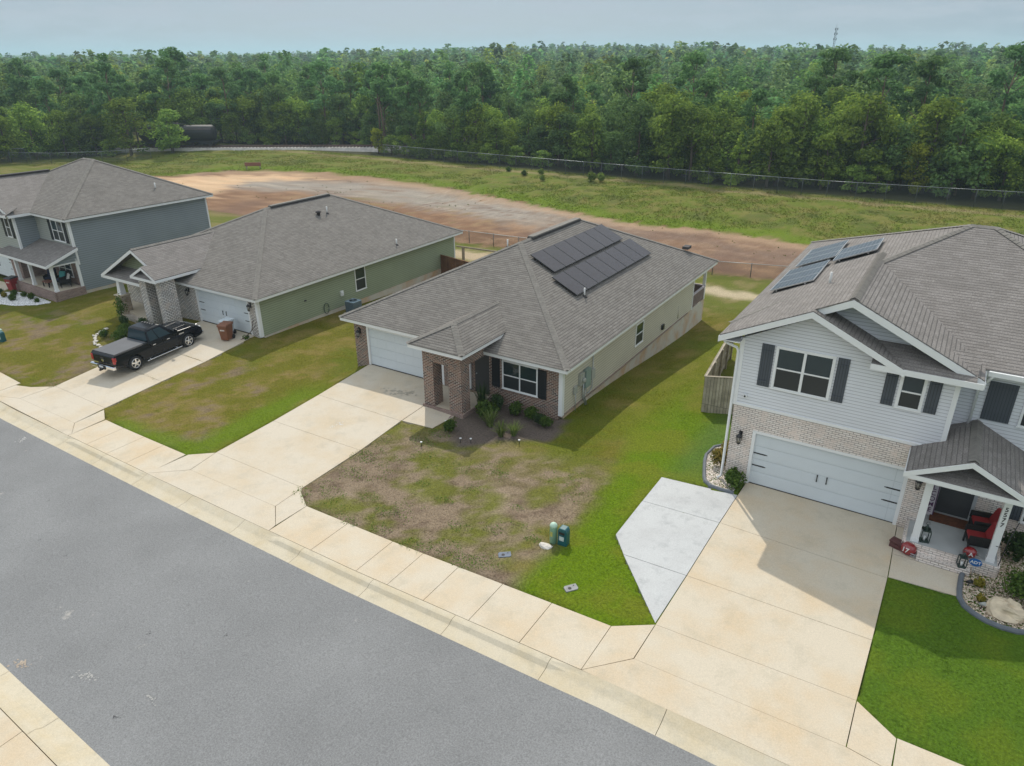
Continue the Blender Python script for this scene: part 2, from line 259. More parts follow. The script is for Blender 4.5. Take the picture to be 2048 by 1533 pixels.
class MB:
    def __init__(s): s.v = []; s.f = []; s.smooth = set()
    def add(s, pts): i = len(s.v); s.v += [tuple(p) for p in pts]; return list(range(i, i+len(pts)))
    def poly(s, pts): s.f.append(s.add(pts)); return s
    def box(s, x0, y0, z0, x1, y1, z1):
        x0, x1 = sorted((x0, x1)); y0, y1 = sorted((y0, y1)); z0, z1 = sorted((z0, z1))
        i = s.add([(x0,y0,z0),(x1,y0,z0),(x1,y1,z0),(x0,y1,z0),(x0,y0,z1),(x1,y0,z1),(x1,y1,z1),(x0,y1,z1)])
        for q in ((0,3,2,1),(4,5,6,7),(0,1,5,4),(1,2,6,5),(2,3,7,6),(3,0,4,7)): s.f.append([i[k] for k in q])
        return s
    def bar(s, a, b, wd, h, up=(0, 0, 1)):
        a = Vector(a); b = Vector(b); d = (b-a).normalized(); u = Vector(up); sx = d.cross(u)
        if sx.length < 1e-4: sx = Vector((1, 0, 0))
        sx.normalize(); uu = sx.cross(d)
        P = []
        for p in (a, b):
            for (i, j) in ((-1, -1), (1, -1), (1, 1), (-1, 1)): P.append(p + sx*(i*wd/2) + uu*(j*h/2))
        i = s.add(P)
        for q in ((3,2,1,0),(4,5,6,7),(0,1,5,4),(1,2,6,5),(2,3,7,6),(3,0,4,7)): s.f.append([i[k] for k in q])
        return s
    def tube(s, pts, rs, n=8, cap=True):
        if not hasattr(rs, '__len__'): rs = [rs]*len(pts)
        pts = [Vector(p) for p in pts]; prev = None; rings = []
        for k, p in enumerate(pts):
            d = (pts[min(k+1, len(pts)-1)] - pts[max(k-1, 0)]).normalized()
            if prev is None:
                x = d.cross(Vector((0, 0, 1)));
                if x.length < 1e-3: x = Vector((1, 0, 0))
                x.normalize()
            else:
                x = prev - d*prev.dot(d); x.normalize()
            prev = x; y = d.cross(x)
            rings.append(s.add([p + (x*math.cos(2*math.pi*j/n) + y*math.sin(2*math.pi*j/n))*rs[k] for j in range(n)]))
        for k in range(len(rings)-1):
            for j in range(n):
                s.smooth.add(len(s.f)); s.f.append([rings[k][j], rings[k][(j+1) % n], rings[k+1][(j+1) % n], rings[k+1][j]])
        if cap: s.f.append(rings[0][::-1]); s.f.append(rings[-1][:])
        return s
    def lathe(s, prof, c=(0, 0, 0), n=16, axis='z'):
        rings = []
        for (r, h) in prof:
            P = []
            for j in range(n):
                a = 2*math.pi*j/n; u, v_ = r*math.cos(a), r*math.sin(a)
                p = (u, v_, h) if axis == 'z' else ((h, u, v_) if axis == 'x' else (v_, h, u))
                P.append((p[0]+c[0], p[1]+c[1], p[2]+c[2]))
            rings.append(s.add(P))
        for k in range(len(rings)-1):
            for j in range(n):
                s.smooth.add(len(s.f)); s.f.append([rings[k][j], rings[k][(j+1) % n], rings[k+1][(j+1) % n], rings[k+1][j]])
        s.f.append(rings[0][::-1]); s.f.append(rings[-1][:])
        return s
    def prism(s, poly, z0, z1):
        a = s.add([(p[0], p[1], z0) for p in poly]); b = s.add([(p[0], p[1], z1) for p in poly]); n = len(poly)
        s.f.append(a[::-1]); s.f.append(b[:])
        for j in range(n): s.f.append([a[j], a[(j+1) % n], b[(j+1) % n], b[j]])
        return s
    def blob(s, c, r, seed=0, rough=.2, sub=2, flat=True):
        """an uneven stone-like lump"""
        rr = random.Random(seed); n1, n2 = 7*sub, 5*sub; rings = []
        ph = [(rr.uniform(0, 6.28), rr.uniform(0, 6.28), rr.randint(1, 3), rr.randint(1, 3)) for _ in range(4)]
        for k in range(1, n2):
            t = math.pi*k/n2; P = []
            for j in range(n1):
                a = 2*math.pi*j/n1
                q = 1 + rough*sum(math.sin(f1*a+p1)*math.sin(f2*t*2+p2) for p1, p2, f1, f2 in ph)/2 + rr.uniform(-.25, .25)*rough
                P.append((c[0]+r[0]*q*math.sin(t)*math.cos(a), c[1]+r[1]*q*math.sin(t)*math.sin(a), c[2]+r[2]*q*math.cos(t)))
            rings.append(s.add(P))
        top = s.add([(c[0], c[1], c[2]+r[2])])[0]; bot = s.add([(c[0], c[1], c[2]-r[2])])[0]
        for j in range(n1): s.f.append([top, rings[0][j], rings[0][(j+1) % n1]]); s.f.append([bot, rings[-1][(j+1) % n1], rings[-1][j]])
        for k in range(len(rings)-1):
            for j in range(n1): s.f.append([rings[k][j], rings[k+1][j], rings[k+1][(j+1) % n1], rings[k][(j+1) % n1]])
        return s
    def each(s, name, mat, parent):
        """boxes only: every box an object of its own"""
        for k in range(0, len(s.f), 6):
            m = MB(); m.v = s.v[k//6*8:k//6*8+8]; m.f = [[i-k//6*8 for i in f] for f in s.f[k:k+6]]; o = m.build(name, mat, parent)
        return o
    def build(s, name, mat, parent=None, loc=None, rotz=0, bevel=0, fix=True):
        """ONE mesh object. parent: verts are in the root thing's frame (OFFS = root's place). loc: own origin."""
        off = (0, 0, 0)
        if parent is not None:
            r = parent
            while r.parent: r = r.parent
            off = OFFS.get(r.name, (0, 0, 0))
        elif loc is not None and rotz == 0: off = loc
        me = bpy.data.meshes.new(name)
        me.from_pydata([(p[0]-off[0], p[1]-off[1], p[2]-off[2]) for p in s.v], [], s.f)
        if s.smooth: me.polygons.foreach_set('use_smooth', [i in s.smooth for i in range(len(s.f))])
        me.update()
        if fix:
            import bmesh
            bm = bmesh.new(); bm.from_mesh(me); bmesh.ops.recalc_face_normals(bm, faces=bm.faces[:]); bm.to_mesh(me); bm.free(); me.update()
        autouv(me); me.materials.append(mat)
        o = bpy.data.objects.new(name, me); COL.objects.link(o)
        if parent is not None: o.parent = parent
        elif loc is not None: o.location = loc; o.rotation_euler = (0, 0, rotz)
        if bevel:
            b = o.modifiers.new('edge', 'BEVEL'); b.width = bevel; b.segments = 2; b.limit_method = 'ANGLE'; b.angle_limit = rad(35)
        return o
def tag(o, label=None, cat=None, group=None, kind=None):
    if label: o['label'] = label
    if cat: o['category'] = cat
    if group: o['group'] = group
    if kind: o['kind'] = kind
    return o
def thing(name, label, cat, loc=(0, 0, 0), rotz=0, group=None, local=False):
    o = bpy.data.objects.new(name, None); o.empty_display_size = .3; COL.objects.link(o); o.location = loc; o.rotation_euler = (0, 0, rotz)
    OFFS[o.name] = (0, 0, 0) if local else tuple(loc)
    return tag(o, label, cat, group)
def copytree(o, loc, rotz=None, label=None, scale=None):
    r = o.copy(); COL.objects.link(r); r.location = loc
    if rotz is not None: r.rotation_euler = (0, 0, rotz)
    if scale is not None: r.scale = scale if hasattr(scale, '__len__') else (scale,)*3
    if label: r['label'] = label
    for ch in o.children:
        c = ch.copy(); COL.objects.link(c); c.parent = r
        for g in ch.children:
            d = g.copy(); COL.objects.link(d); d.parent = c
    return r
def npmesh(name, V, quads, mat, col=None, smooth=False, tris=False):
    """mesh from numpy arrays; col = point colours"""
    k = 3 if tris else 4
    me = bpy.data.meshes.new(name); nf = len(quads)
    me.vertices.add(len(V)); me.vertices.foreach_set('co', np.ascontiguousarray(V, dtype=np.float32).ravel())
    me.loops.add(nf*k); me.loops.foreach_set('vertex_index', np.ascontiguousarray(quads, dtype=np.int32).ravel())
    me.polygons.add(nf); me.polygons.foreach_set('loop_start', np.arange(0, nf*k, k, dtype=np.int32)); me.polygons.foreach_set('loop_total', np.full(nf, k, dtype=np.int32))
    if smooth: me.polygons.foreach_set('use_smooth', np.ones(nf, dtype=bool))
    me.update(calc_edges=True); me.materials.append(mat)
    if col is not None:
        a = me.color_attributes.new('Col', 'FLOAT_COLOR', 'POINT')
        c = np.ones((len(V), 4), dtype=np.float32); c[:, :3] = col; a.data.foreach_set('color', c.ravel())
    return me
def npobj(name, me, loc=(0, 0, 0)):
    o = bpy.data.objects.new(name, me); COL.objects.link(o); o.location = loc; return o

# ---------------------------------------------------------------- the lie of the land
SX = (-130,-80,-45,-34,-25,-14,-5,0,20); SZ = (-4.0,-3.2,-2.0,-1.52,-1.1,-.55,-.07,-.02,.1)
PX = (-130,-80,-60,-54,-48,-42,-40.3,-35.3,-34.4,-30,-26.6,-25.5,-20.4,-17.5,-13.5,-11,-8,-5.6,-4.7,1,20)
PZ = (-3.2,-2.4,-1.8,-1.75,-1.4,-1.2,-1.08,-1.08,-1.2,-1.2,-1.1,-.72,-.72,-.88,-.9,-.8,-.5,-.1,-.02,-.02,.1)
QX = (-130,-60,-34,-28,-13.7,-9,-5,8,20); QZ = (-3.2,-2.2,-1.7,-2.0,-2.2,-1.7,-1.0,-.7,-.6)
ROWY = (15.2, 26, 46, 58, 76, 86, 97, 110, 200, 500, 900, 1500)
def Gn(x, y):
    x = np.asarray(x, float); y = np.asarray(y, float)
    rows = [np.interp(x, SX, SZ), np.interp(x, PX, PZ), np.interp(x, QX, QZ)] + [np.full_like(x, v) for v in (-2.6,-2.8,-2.1,-1.9,-2.4,-3.0,-1.0,1.0,0.0)]
    out = rows[0].copy()
    for i in range(len(ROWY)-1):
        f = np.clip((y-ROWY[i])/(ROWY[i+1]-ROWY[i]), 0, 1)
        if i >= 1: f = f*f*(3-2*f)
        out = np.where(y > ROWY[i], rows[i]+f*(rows[i+1]-rows[i]), out)
    r = np.hypot(x, y); az = np.degrees(np.arctan2(-x, y))
    return out + 6*np.clip((r-330)/450, 0, 1)*np.exp(-((az-27)/15)**2)*np.where(y > 0, 1, 0)
def G(x, y): return float(Gn(np.array([x]), np.array([y]))[0])
EX = (-140,-100,-70,-50,-38.45,-28.25,-22,-14.16,-6.6,-2,10,60); EY = (34,22,16.6,14.1,13.17,12.68,12.39,12.06,11.89,11.82,11.75,11.7)
def edge(x): return float(np.interp(x, EX, EY))
def fedge(x): return edge(x)-7.35+np.interp(x, (-40, -20, -14), (.1, .05, 0))
def _h(ix, iy, s):
    n = (ix*374761393 + iy*668265263 + s*974634777) & 0x7fffffff
    n = ((n ^ (n >> 13))*1274126177) & 0x7fffffff
    return ((n ^ (n >> 16)) & 0xffff)/65535.0
def vn(x, y, s=0):
    ix = np.floor(x).astype(np.int64); iy = np.floor(y).astype(np.int64); fx = x-ix; fy = y-iy
    fx = fx*fx*(3-2*fx); fy = fy*fy*(3-2*fy)
    return (_h(ix,iy,s)*(1-fx)+_h(ix+1,iy,s)*fx)*(1-fy)+(_h(ix,iy+1,s)*(1-fx)+_h(ix+1,iy+1,s)*fx)*fy
def fbm(x, y, s=0, o=4):
    t = 0; a = .5; tt = 0
    for i in range(o): t = t+a*vn(x*2**i, y*2**i, s+i*17); tt += a; a *= .55
    return t/tt
def inpoly(x, y, P):
    x = np.asarray(x); y = np.asarray(y); r = np.zeros(x.shape, bool); j = len(P)-1
    for i in range(len(P)):
        xi, yi = P[i]; xj, yj = P[j]
        if yi != yj: r ^= ((yi > y) != (yj > y)) & (x < (xj-xi)*(y-yi)/(yj-yi)+xi)
        j = i
    return r
def sdpoly(x, y, P):
    """signed distance, positive inside"""
    x = np.asarray(x, float); y = np.asarray(y, float); d = np.full(x.shape, 1e9)
    for i in range(len(P)):
        ax, ay = P[i]; bx, by = P[(i+1) % len(P)]; dx, dy = bx-ax, by-ay; t = np.clip(((x-ax)*dx+(y-ay)*dy)/(dx*dx+dy*dy+1e-9), 0, 1)
        d = np.minimum(d, np.hypot(x-ax-t*dx, y-ay-t*dy))
    return np.where(inpoly(x, y, P), d, -d)
def ss(a, b, t): t = np.clip((t-a)/(b-a), 0, 1); return t*t*(3-2*t)
def mixc(c, k, w): return c*(1-w[:, None])+np.array(k)*w[:, None]

DIRT = [(-118,60),(-108,70),(-105.6,77.5),(-95.5,81.3),(-87.6,82.5),(-79.4,82.9),(-71.2,82.5),(-61.2,81.3),(-51.8,79.6),(-43.5,78.2),(-35.6,75.8),(-29.3,75.5),(-22.8,76.5),(-16.3,75.6),(-12.2,74.6),(-6.4,71.9),(2,68),(8,64.5),(8,62.3),(-11.7,60.6),(-17,59.6),(-37,57.6),(-43,57.5),(-78,54.5),(-100,55)]
MULCH3 = [(-18.2,23.9),(-17.7,22.6),(-16.9,21.7),(-16.2,21.5),(-15.3,22.6),(-14.05,23.4),(-13.25,24.1),(-13.4,26.2),(-17.7,26.2)]
def gcol(x, y):
    x = np.asarray(x, float).ravel(); y = np.asarray(y, float).ravel()
    n1 = fbm(x*.22, y*.22, 1); n2 = fbm(x*.9, y*.9, 5); n3 = fbm(x*2.6, y*2.6, 9, 3); n0 = fbm(x*.06, y*.06, 3)
    c = mixc(np.tile(np.array([.125,.122,.014]), (len(x), 1)), (.195,.15,.045), ss(.42,.66,n2*.6+n3*.4)); c = mixc(c, (.095,.125,.008), ss(.45,.68,n1*.6+n3*.4)*.8)
    # worn brown patches in the two lawns to the west
    wl = ss(.49,.61,n2*.5+n1*.3+n3*.2)*ss(-60,-50,x)*(1-ss(22,25,y))*(1-ss(-26.5,-25.3,x))
    c = mixc(c, (.20,.15,.095), wl*.9*ss(.25,.55,n3)); c = mixc(c, (.13,.10,.06), wl*ss(.5,.68,n3)*.6)
    # dry yard before the brown brick house
    wob = (n2-.5)*2.2+(n1-.5)*2
    dry = ss(-20.2,-19.2,x)*(1-ss(-10.3,-8.7,x+wob))*(1-ss(21.6,24.2,y+wob*.8))*ss(13,14,y)
    dc = mixc(np.tile(np.array([.235,.18,.125]), (len(x), 1)), (.165,.12,.085), ss(.45,.65,n3)); dc = mixc(dc, (.30,.235,.17), ss(.58,.75,n2)*.7)
    dc = mixc(dc, (.125,.135,.02), ss(.46,.62,n2*.35+fbm(x*.55,y*.55,31)*.4+n3*.25)*.9); dc = mixc(dc, (.145,.14,.03), ss(18.5,22.5,y)*.7*ss(.3,.6,n3))
    c = c*(1-dry[:, None])+dc*dry[:, None]
    # lush strip along the boundary and the far right lawn
    bx = np.interp(y, (14.5,16,18,20,22,25,27,31,36,41), (-9.3,-9.2,-9.1,-9.1,-9.3,-10,-10.4,-10.3,-9.9,-9.6))
    lush = ss(-.5,.5,x-bx+wob*.25)*(1-ss(27,36,y+wob)*.75)*(1-ss(.3,.5,x))
    lc = mixc(np.tile(np.array([.105,.17,.006]), (len(x), 1)), (.13,.16,.012), ss(.4,.65,n2)); lc = mixc(lc, (.085,.15,.03), ss(-8.2,-7,x)*ss(22,25,y)*.8)
    c = c*(1-lush[:, None])+lc*lush[:, None]
    rl = ss(.3,.5,x)*(1-ss(26,27,y)); c = mixc(c, (.075,.138,.012), rl)
    c = mixc(c, (.10,.15,.012), rl*ss(.45,.62,n2)*.8)
    # green fringe of the lawns beside the concrete
    fr = np.maximum(ss(1.3,.35,np.abs(y-15.35)+(n2-.5))*ss(-33,-32,x)*(1-ss(-25.6,-25.2,x)), ss(1.5,.3,np.abs(x+26.2)+(n2-.5))*(1-ss(21,25,y))*ss(15,15.6,y))
    c = mixc(c, (.105,.165,.008), fr*.85)
    c = mixc(c, (.125,.16,.01), ss(1.8,.4,np.abs(x+10.6)+wob*.3)*ss(25,27,y)*(1-ss(40,48,y))*.5)
    # plots behind the houses
    bk = ss(46,50,y); bc = mixc(np.tile(np.array([.115,.13,.022]), (len(x), 1)), (.185,.16,.06), ss(.45,.68,n2)); c = c*(1-bk[:, None])+bc*bk[:, None]
    sd = ss(-.9,.6,sdpoly(x, y, [(-19,53.2),(-12,53.3),(8,54.2),(8,56),(-12,55.3),(-19,55.2)])+(n2-.5)*1.5); c = mixc(c, (.46,.38,.26), sd*.9)
    sd = ss(-1.2,.8,sdpoly(x, y, [(-46,51),(-35,50.5),(-33,53),(-36,54.5),(-46,53.5)])+(n2-.5)*2.5); c = mixc(c, (.42,.33,.22), sd*.9)
    # graded field: brown earth, grey gravel sweep, orange sand
    sdd = sdpoly(x, y, DIRT); ws = ss(-.8,.6,sdd+(n2-.5)*3)
    e = mixc(np.tile(np.array([.205,.118,.07]), (len(x), 1)), (.28,.175,.105), ss(.42,.68,n2)); e = mixc(e, (.165,.10,.07), ss(.5,.68,n1)*.8)
    e = mixc(e, (.17,.15,.055), ss(.52,.66,n0*.6+n2*.4)*ss(-85,-60,x)*(1-ss(-50,-42,x))*.8)
    gy = np.interp(x, (-110,-95,-75,-60,-50,-38,-25,-10), (66,70,76,75.5,74,71,70,69)); gw = ss(7.5,2,np.abs(y-gy)+(n2-.5)*6)*ss(-105,-92,x)*(1-ss(-48,-25,x)*.85)
    e = mixc(e, (.30,.27,.23), gw*.9*ss(.2,.5,n3*.5+n2*.5)); e = mixc(e, (.40,.34,.27), ss(.62,.74,n3)*gw*.6)
    sw = ss(-.5,3,sdpoly(x, y, [(-112,60),(-105,72),(-99,78.5),(-90,81.5),(-82,81),(-86,77),(-92,72),(-88,66),(-84,60),(-92,58)])+(n2-.5)*7); e = mixc(e, (.60,.42,.26), sw*.92); e = mixc(e, (.50,.30,.17), sw*ss(.5,.7,n3)*.5)
    st = np.sin(y*2.1+x*.12+n1*9)*.5+.5; e = e*(1+.16*(st-.5))[:, None]
    er = ss(2.2,.3,np.abs(sdd-1.2)+(n2-.5)*2)*ss(70,72,y); e = mixc(e, (.44,.31,.20), er*.5)
    c = c*(1-ws[:, None])+e*ws[:, None]
    # bank beyond it
    bn = (1-ws)*ss(66,72,y); b2 = mixc(np.tile(np.array([.118,.15,.02]), (len(x), 1)), (.165,.158,.04), ss(.42,.66,n2)); b2 = mixc(b2, (.085,.105,.024), ss(.52,.68,fbm(x*.35,y*.35,44))*.6)
    b2 = mixc(b2, (.12,.175,.012), ss(3.2,.5,np.abs(sdd+1.2)+(n2-.5)*2)*.9); b2 = mixc(b2, (.30,.23,.13), ss(1.6,.3,np.abs(y-96.2+(n1-.5)*3))*.55)
    c = c*(1-bn[:, None])+b2*bn[:, None]
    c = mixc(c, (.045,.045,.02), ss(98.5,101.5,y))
    c = mixc(c, (.125,.10,.085), ss(-.3,.2,sdpoly(x, y, MULCH3)+(n2-.5)*.9))
    return c

# ---------------------------------------------------------------- concrete: every slab a polygon lying on the land
def slabs(polys, name, mat, up=.022, gap=.012, depth=.14):
    mb = MB()
    for P in polys:
        cx = sum(p[0] for p in P)/len(P); cy = sum(p[1] for p in P)/len(P)
        Q = []
        for (x, y) in P:
            d = math.hypot(x-cx, y-cy); k = 1-gap*1.25/max(d, .1); Q.append((cx+(x-cx)*k, cy+(y-cy)*k))
        zs = [G(x, y)+up for x, y in Q]; n = len(Q)
        t = mb.add([(x, y, z) for (x, y), z in zip(Q, zs)]); b = mb.add([(x, y, z-depth) for (x, y), z in zip(Q, zs)])
        zc = G(cx, cy)+up; c = mb.add([(cx, cy, zc)])[0]
        for j in range(n): mb.f.append([c, t[j], t[(j+1) % n]]); mb.f.append([t[j], b[j], b[(j+1) % n], t[(j+1) % n]])
    o = mb.build(name, mat, loc=(0, 0, 0)); tag(o, kind='structure'); return o
def split(P0, P1, Q0, Q1, ts):
    """quads between the two edges P0>P1 and Q0>Q1 at the fractions ts"""
    lp = lambda a, b, t: (a[0]+(b[0]-a[0])*t, a[1]+(b[1]-a[1])*t); out = []
    for a, b in zip(ts, ts[1:]): out.append([lp(P0, P1, a), lp(Q0, Q1, a), lp(Q0, Q1, b), lp(P0, P1, b)])
    return out
kb = lambda x: edge(x)+.76        # back of the kerb
D4 = [[(-4.82,15.15),(.40,15.27),(.44,17.65),(-4.78,17.6)],[(-4.78,17.6),(.44,17.65),(.47,20.65),(-4.75,20.8)],[(-4.75,20.8),(.47,20.65),(.40,23.9),(-4.68,23.9)],
      [(-4.84,13.67),(.4,13.74),(.40,15.27),(-4.82,15.15)],[(-5.87,kb(-5.9)),(1.36,kb(1.36)),(1.34,13.6),(.4,13.74),(-4.84,13.67)],
      [(-5.87,kb(-5.9)),(-4.84,13.67),(-4.82,15.15),(-5.87,14.5)],[(1.34,13.6),(1.36,14.6),(.40,15.27),(.4,13.74)]]
PAD4 = [[(-7.66,21.06),(-4.752,20.8),(-4.70,22.78),(-7.68,23.03)],[(-6.92,17.7),(-4.782,17.6),(-4.752,20.8),(-7.66,21.06),(-7.62,18.63)],[(-4.84,15.2),(-4.782,17.6),(-6.92,17.7)]]
WALK4 = [[(.47,20.72),(2.3,20.84),(2.33,22.0),(.44,22.02)],[(.44,22.02),(1.1,22.02),(1.1,22.4),(.62,22.4),(.62,23.72),(.41,23.72)]]
D3 = [[(-25.17,15.89),(-19.53,15.63),(-19.6,18.95),(-25.17,19.06)],[(-25.17,19.06),(-19.6,18.95),(-19.85,21.92),(-25.28,22.02)],[(-25.28,22.02),(-19.85,21.92),(-19.91,23.6),(-19.92,26.1),(-25.55,26.1)],
      [(-24.88,14.40),(-19.45,14.2),(-19.53,15.63),(-25.17,15.89)],[(-26.3,kb(-26.3)),(-18.4,kb(-18.4)),(-18.45,13.35),(-19.45,14.2),(-24.88,14.40)],
      [(-26.3,kb(-26.3)),(-24.88,14.40),(-25.17,15.86),(-26.15,15.2)],[(-18.45,13.35),(-18.4,14.78),(-19.32,15.36),(-19.53,15.60),(-19.45,14.2)]]
WALK3 = [[(-19.83,21.95),(-18.2,22.15),(-18.1,23.66),(-19.9,23.66)]]
D2 = [[(-39.62,16.51),(-34.34,16.24),(-34.6,19.55),(-39.9,19.75)],[(-39.9,19.75),(-34.6,19.55),(-34.7,22.3),(-40.1,22.55)],[(-40.1,22.55),(-34.7,22.3),(-34.95,24.4),(-35.2,26.35),(-40.35,26.35)],
      [(-39.84,14.80),(-34.08,14.55),(-34.34,16.24),(-39.62,16.51)],[(-42.0,kb(-42)),(-33.0,kb(-33)),(-33.0,13.84),(-34.08,14.55),(-39.84,14.80)],
      [(-33.0,13.84),(-33.1,15.5),(-34.2,16.1),(-34.08,14.55)],[(-42.0,kb(-42)),(-39.84,14.8),(-39.65,16.45),(-40.85,15.85),(-42.0,15.6)]]
def walkrow(xs, back): return [[(a, kb(a)), (b, kb(b)), (b, back(b)), (a, back(a))] for a, b in zip(xs, xs[1:])]
bk2 = lambda x: float(np.interp(x, (-33.1,-31.6,-26.1), (15.5,15.4,15.15))); bk3 = lambda x: float(np.interp(x, (-18.4,-14.3,-5.85), (14.78,14.63,14.5)))
WALKS = walkrow([-33.0,-31.3,-29.55,-27.95,-26.25], bk2)+walkrow([-18.4,-16.2,-14.05,-12.7,-11.24,-9.54,-7.8,-5.87], bk3)+walkrow([1.36,3.2,5,6.8,8.6], lambda x: 14.62)+walkrow([-62,-58,-54,-50.5,-47.5,-44.8,-42.0], lambda x: kb(x)+float(np.interp(x, (-62,-42), (1.9,1.65))))
D1 = [split((-58.3,kb(-58.3)), (-62.3,25.4), (-64.5,kb(-64.5)), (-67.6,25.4), [0, .3, .65, 1])[i] for i in range(3)]
PORCH2 = [[(-46.8,25.6),(-43.3,25.2),(-42.6,26.5),(-47.4,27.4)],[(-46.2,24.9),(-43.3,24.5),(-43.3,25.2),(-46.8,25.6)]]
ALLSLAB = D4+PAD4+WALK4+D3+WALK3+D2+WALKS+D1
slabs(D4, 'driveway', CONC_WALK); slabs(PAD4, 'parking_pad', CONC_GREY); slabs(WALK4+WALK3, 'path', CONC)
slabs(D3, 'driveway', CONC); slabs(D2, 'driveway', CONC); slabs(D1, 'driveway', CONC); slabs(WALKS, 'sidewalk', CONC_WALK)
FARW = []
fx = [-40,-36,-33,-30.2,-27.4,-24.6,-22,-19.4,-17,-14.8,-12.6,-10,-7,-4,0,6,14]
for a, b in zip(fx, fx[1:]): FARW.append([(a, fedge(a)-3.2), (b, fedge(b)-3.2), (b, fedge(b)-.765), (a, fedge(a)-.765)])
slabs(FARW, 'sidewalk', CONC_WALK)

# road: crowned sheet; kerbs: swept profile with joints, dropped at the driveways
xs = np.concatenate([np.arange(-140, -45, 4.0), np.arange(-45, 12, 1.0), np.arange(12, 61, 6.0)])
V = []; Q = []
for i, x in enumerate(xs):
    a, b = edge(x), fedge(x)
    for j in range(7):
        t = j/6; y = a+.02+(b-a-.04)*t; V.append((x, y, np.interp(x, SX, SZ)-.135+.09*(1-(2*t-1)**2)))
for i in range(len(xs)-1):
    for j in range(6): k = i*7+j; Q.append((k, k+1, k+8, k+7))
road = npobj('road', npmesh('road', np.array(V), np.array(Q)[:, ::-1], ASPH, smooth=True)); tag(road, kind='structure')
def kerbs(x0, x1, step, drops, ef, sgn, name):
    mb = MB(); x = x0
    def prof(x, dz):
        e = ef(x); S0 = float(np.interp(x, SX, SZ))
        h = 1.0
        for (a, b) in drops: h = min(h, 1-max(0, min(1, (x-a)/.7, (b-x)/.7)))
        z1 = -.088+.105*h
        return [(x, e, S0-.138), (x, e+sgn*.37, S0-.10), (x, e+sgn*.43, S0-.088), (x, e+sgn*.56, S0-.088+(z1+.088)*.82*h+.043*(1-h)), (x, e+sgn*.64, S0+(z1-.004)*h-.02*(1-h)), (x, e+sgn*.755, S0+.018), (x, e+sgn*.755, S0-.25), (x, e, S0-.25)]
    while x < x1-.01:
        xe = min(x+step, x1); g = .007; n = 6
        rings = [mb.add(prof(x+g+(xe-x-2*g)*k/n, 0)) for k in range(n+1)]
        for k in range(n):
            for j in range(8): mb.f.append([rings[k][j], rings[k+1][j], rings[k+1][(j+1) % 8], rings[k][(j+1) % 8]])
        mb.f.append(rings[0][:]); mb.f.append(rings[-1][::-1]); x = xe
    return tag(mb.build(name, CONC_KERB, loc=(0, 0, 0)), kind='structure')
kerbs(-62, 12, 3.25, [(-66,-57.5),(-42.6,-32.3),(-26.9,-17.6),(-6.6,2.1)], edge, 1, 'kerb')
kerbs(-40, 12, 2.9, [], fedge, -1, 'kerb')
def scuff(name, pts, n, s, col, zf_):
    mb = MB(); rr = random.Random(n)
    for k in range(n):
        (x0, y0), (x1, y1) = pts; t = rr.random(); x = x0+(x1-x0)*t+rr.gauss(0, s*2.2); y = y0+(y1-y0)*t+rr.gauss(0, s*1.2); z = zf_(x, y)+.006; a = rr.uniform(0, 6.28); q = s*rr.uniform(.3, 1)
        mb.poly([(x+q*math.cos(a+i*1.257)*rr.uniform(.6, 1.1), y+q*math.sin(a+i*1.257)*rr.uniform(.5, 1), z+.0003*(k % 7)) for i in range(5)])
    return tag(mb.build(name, plain('scuff_'+str(len(MATS)), col, .95, .2, 8), None, (0, 0, 0)), kind='structure')
def roadz(x, y): a, b = edge(x), fedge(x); t = (y-a-.02)/(b-a-.04); return float(np.interp(x, SX, SZ))-.135+.09*(1-(2*t-1)**2)
scuff('road_scuff', [(-17.9,5.85),(-17.2,6.05)], 34, .045, (.36,.355,.34), roadz); scuff('road_scuff', [(-15.4,6.4),(-15.0,6.35)], 26, .04, (.34,.335,.32), roadz); scuff('road_scuff', [(-34.7,12.25),(-35.0,12.75)], 34, .045, (.40,.395,.385), roadz)
scuff('road_scuff', [(-15.6,5.5),(-15.3,5.6)], 10, .03, (.09,.09,.09), roadz); scuff('road_scuff', [(-19.9,5.2),(-19.5,5.35)], 34, .05, (.40,.33,.26), roadz)
for _k in range(14): scuff('road_scuff', [(random.uniform(-40,-1), random.uniform(5.5,11.3))]*2, 5, .03, random.choice([(.1,.1,.1),(.3,.3,.29),(.13,.13,.13)]), roadz)
scuff('driveway_scuff', [(-22.2,19.9),(-22.0,20.6)], 30, .05, (.62,.60,.56), lambda x, y: G(x, y)+.022); scuff('driveway_stain', [(-22.6,24.0),(-21.2,24.4)], 70, .10, (.40,.36,.29), lambda x, y: G(x, y)+.022)

# ground: one sheet to the horizon
gx = np.concatenate([-np.geomspace(6000, 160, 26), np.arange(-158, -62, 2.0), np.arange(-62, 12, .22), np.arange(12, 40, 2.0), np.geomspace(42, 3000, 18)])
gy = np.concatenate([[-400, -100, -40, -20, -10, -5, -1], np.arange(0, 12, .8), np.arange(12, 30, .22), np.arange(30, 60, .5), np.arange(60, 104, .8), np.arange(104, 130, 3.0), np.geomspace(132, 6000, 26)])
XX, YY = np.meshgrid(gx, gy); xf, yf = XX.ravel(), YY.ravel(); zf = Gn(xf, yf)
n2 = fbm(xf*.9, yf*.9, 5); zf = zf+np.where((yf > 14.4) & (yf < 130), (n2-.5)*np.where(yf < 27, .022, .06), 0)+np.where((yf > 60) & (yf < 99), (fbm(xf*.35, yf*.35, 77)-.5)*.45, 0)
low = np.zeros(xf.shape, bool); nearm = (xf > -70) & (xf < 16) & (yf > 0) & (yf < 30)
for P in ALLSLAB+PORCH2:
    m = nearm.copy(); m[nearm] = sdpoly(xf[nearm], yf[nearm], P) > .1; low |= m
ed = np.interp(xf, EX, EY); low |= (yf < ed+.95) & (yf > ed-11.5)
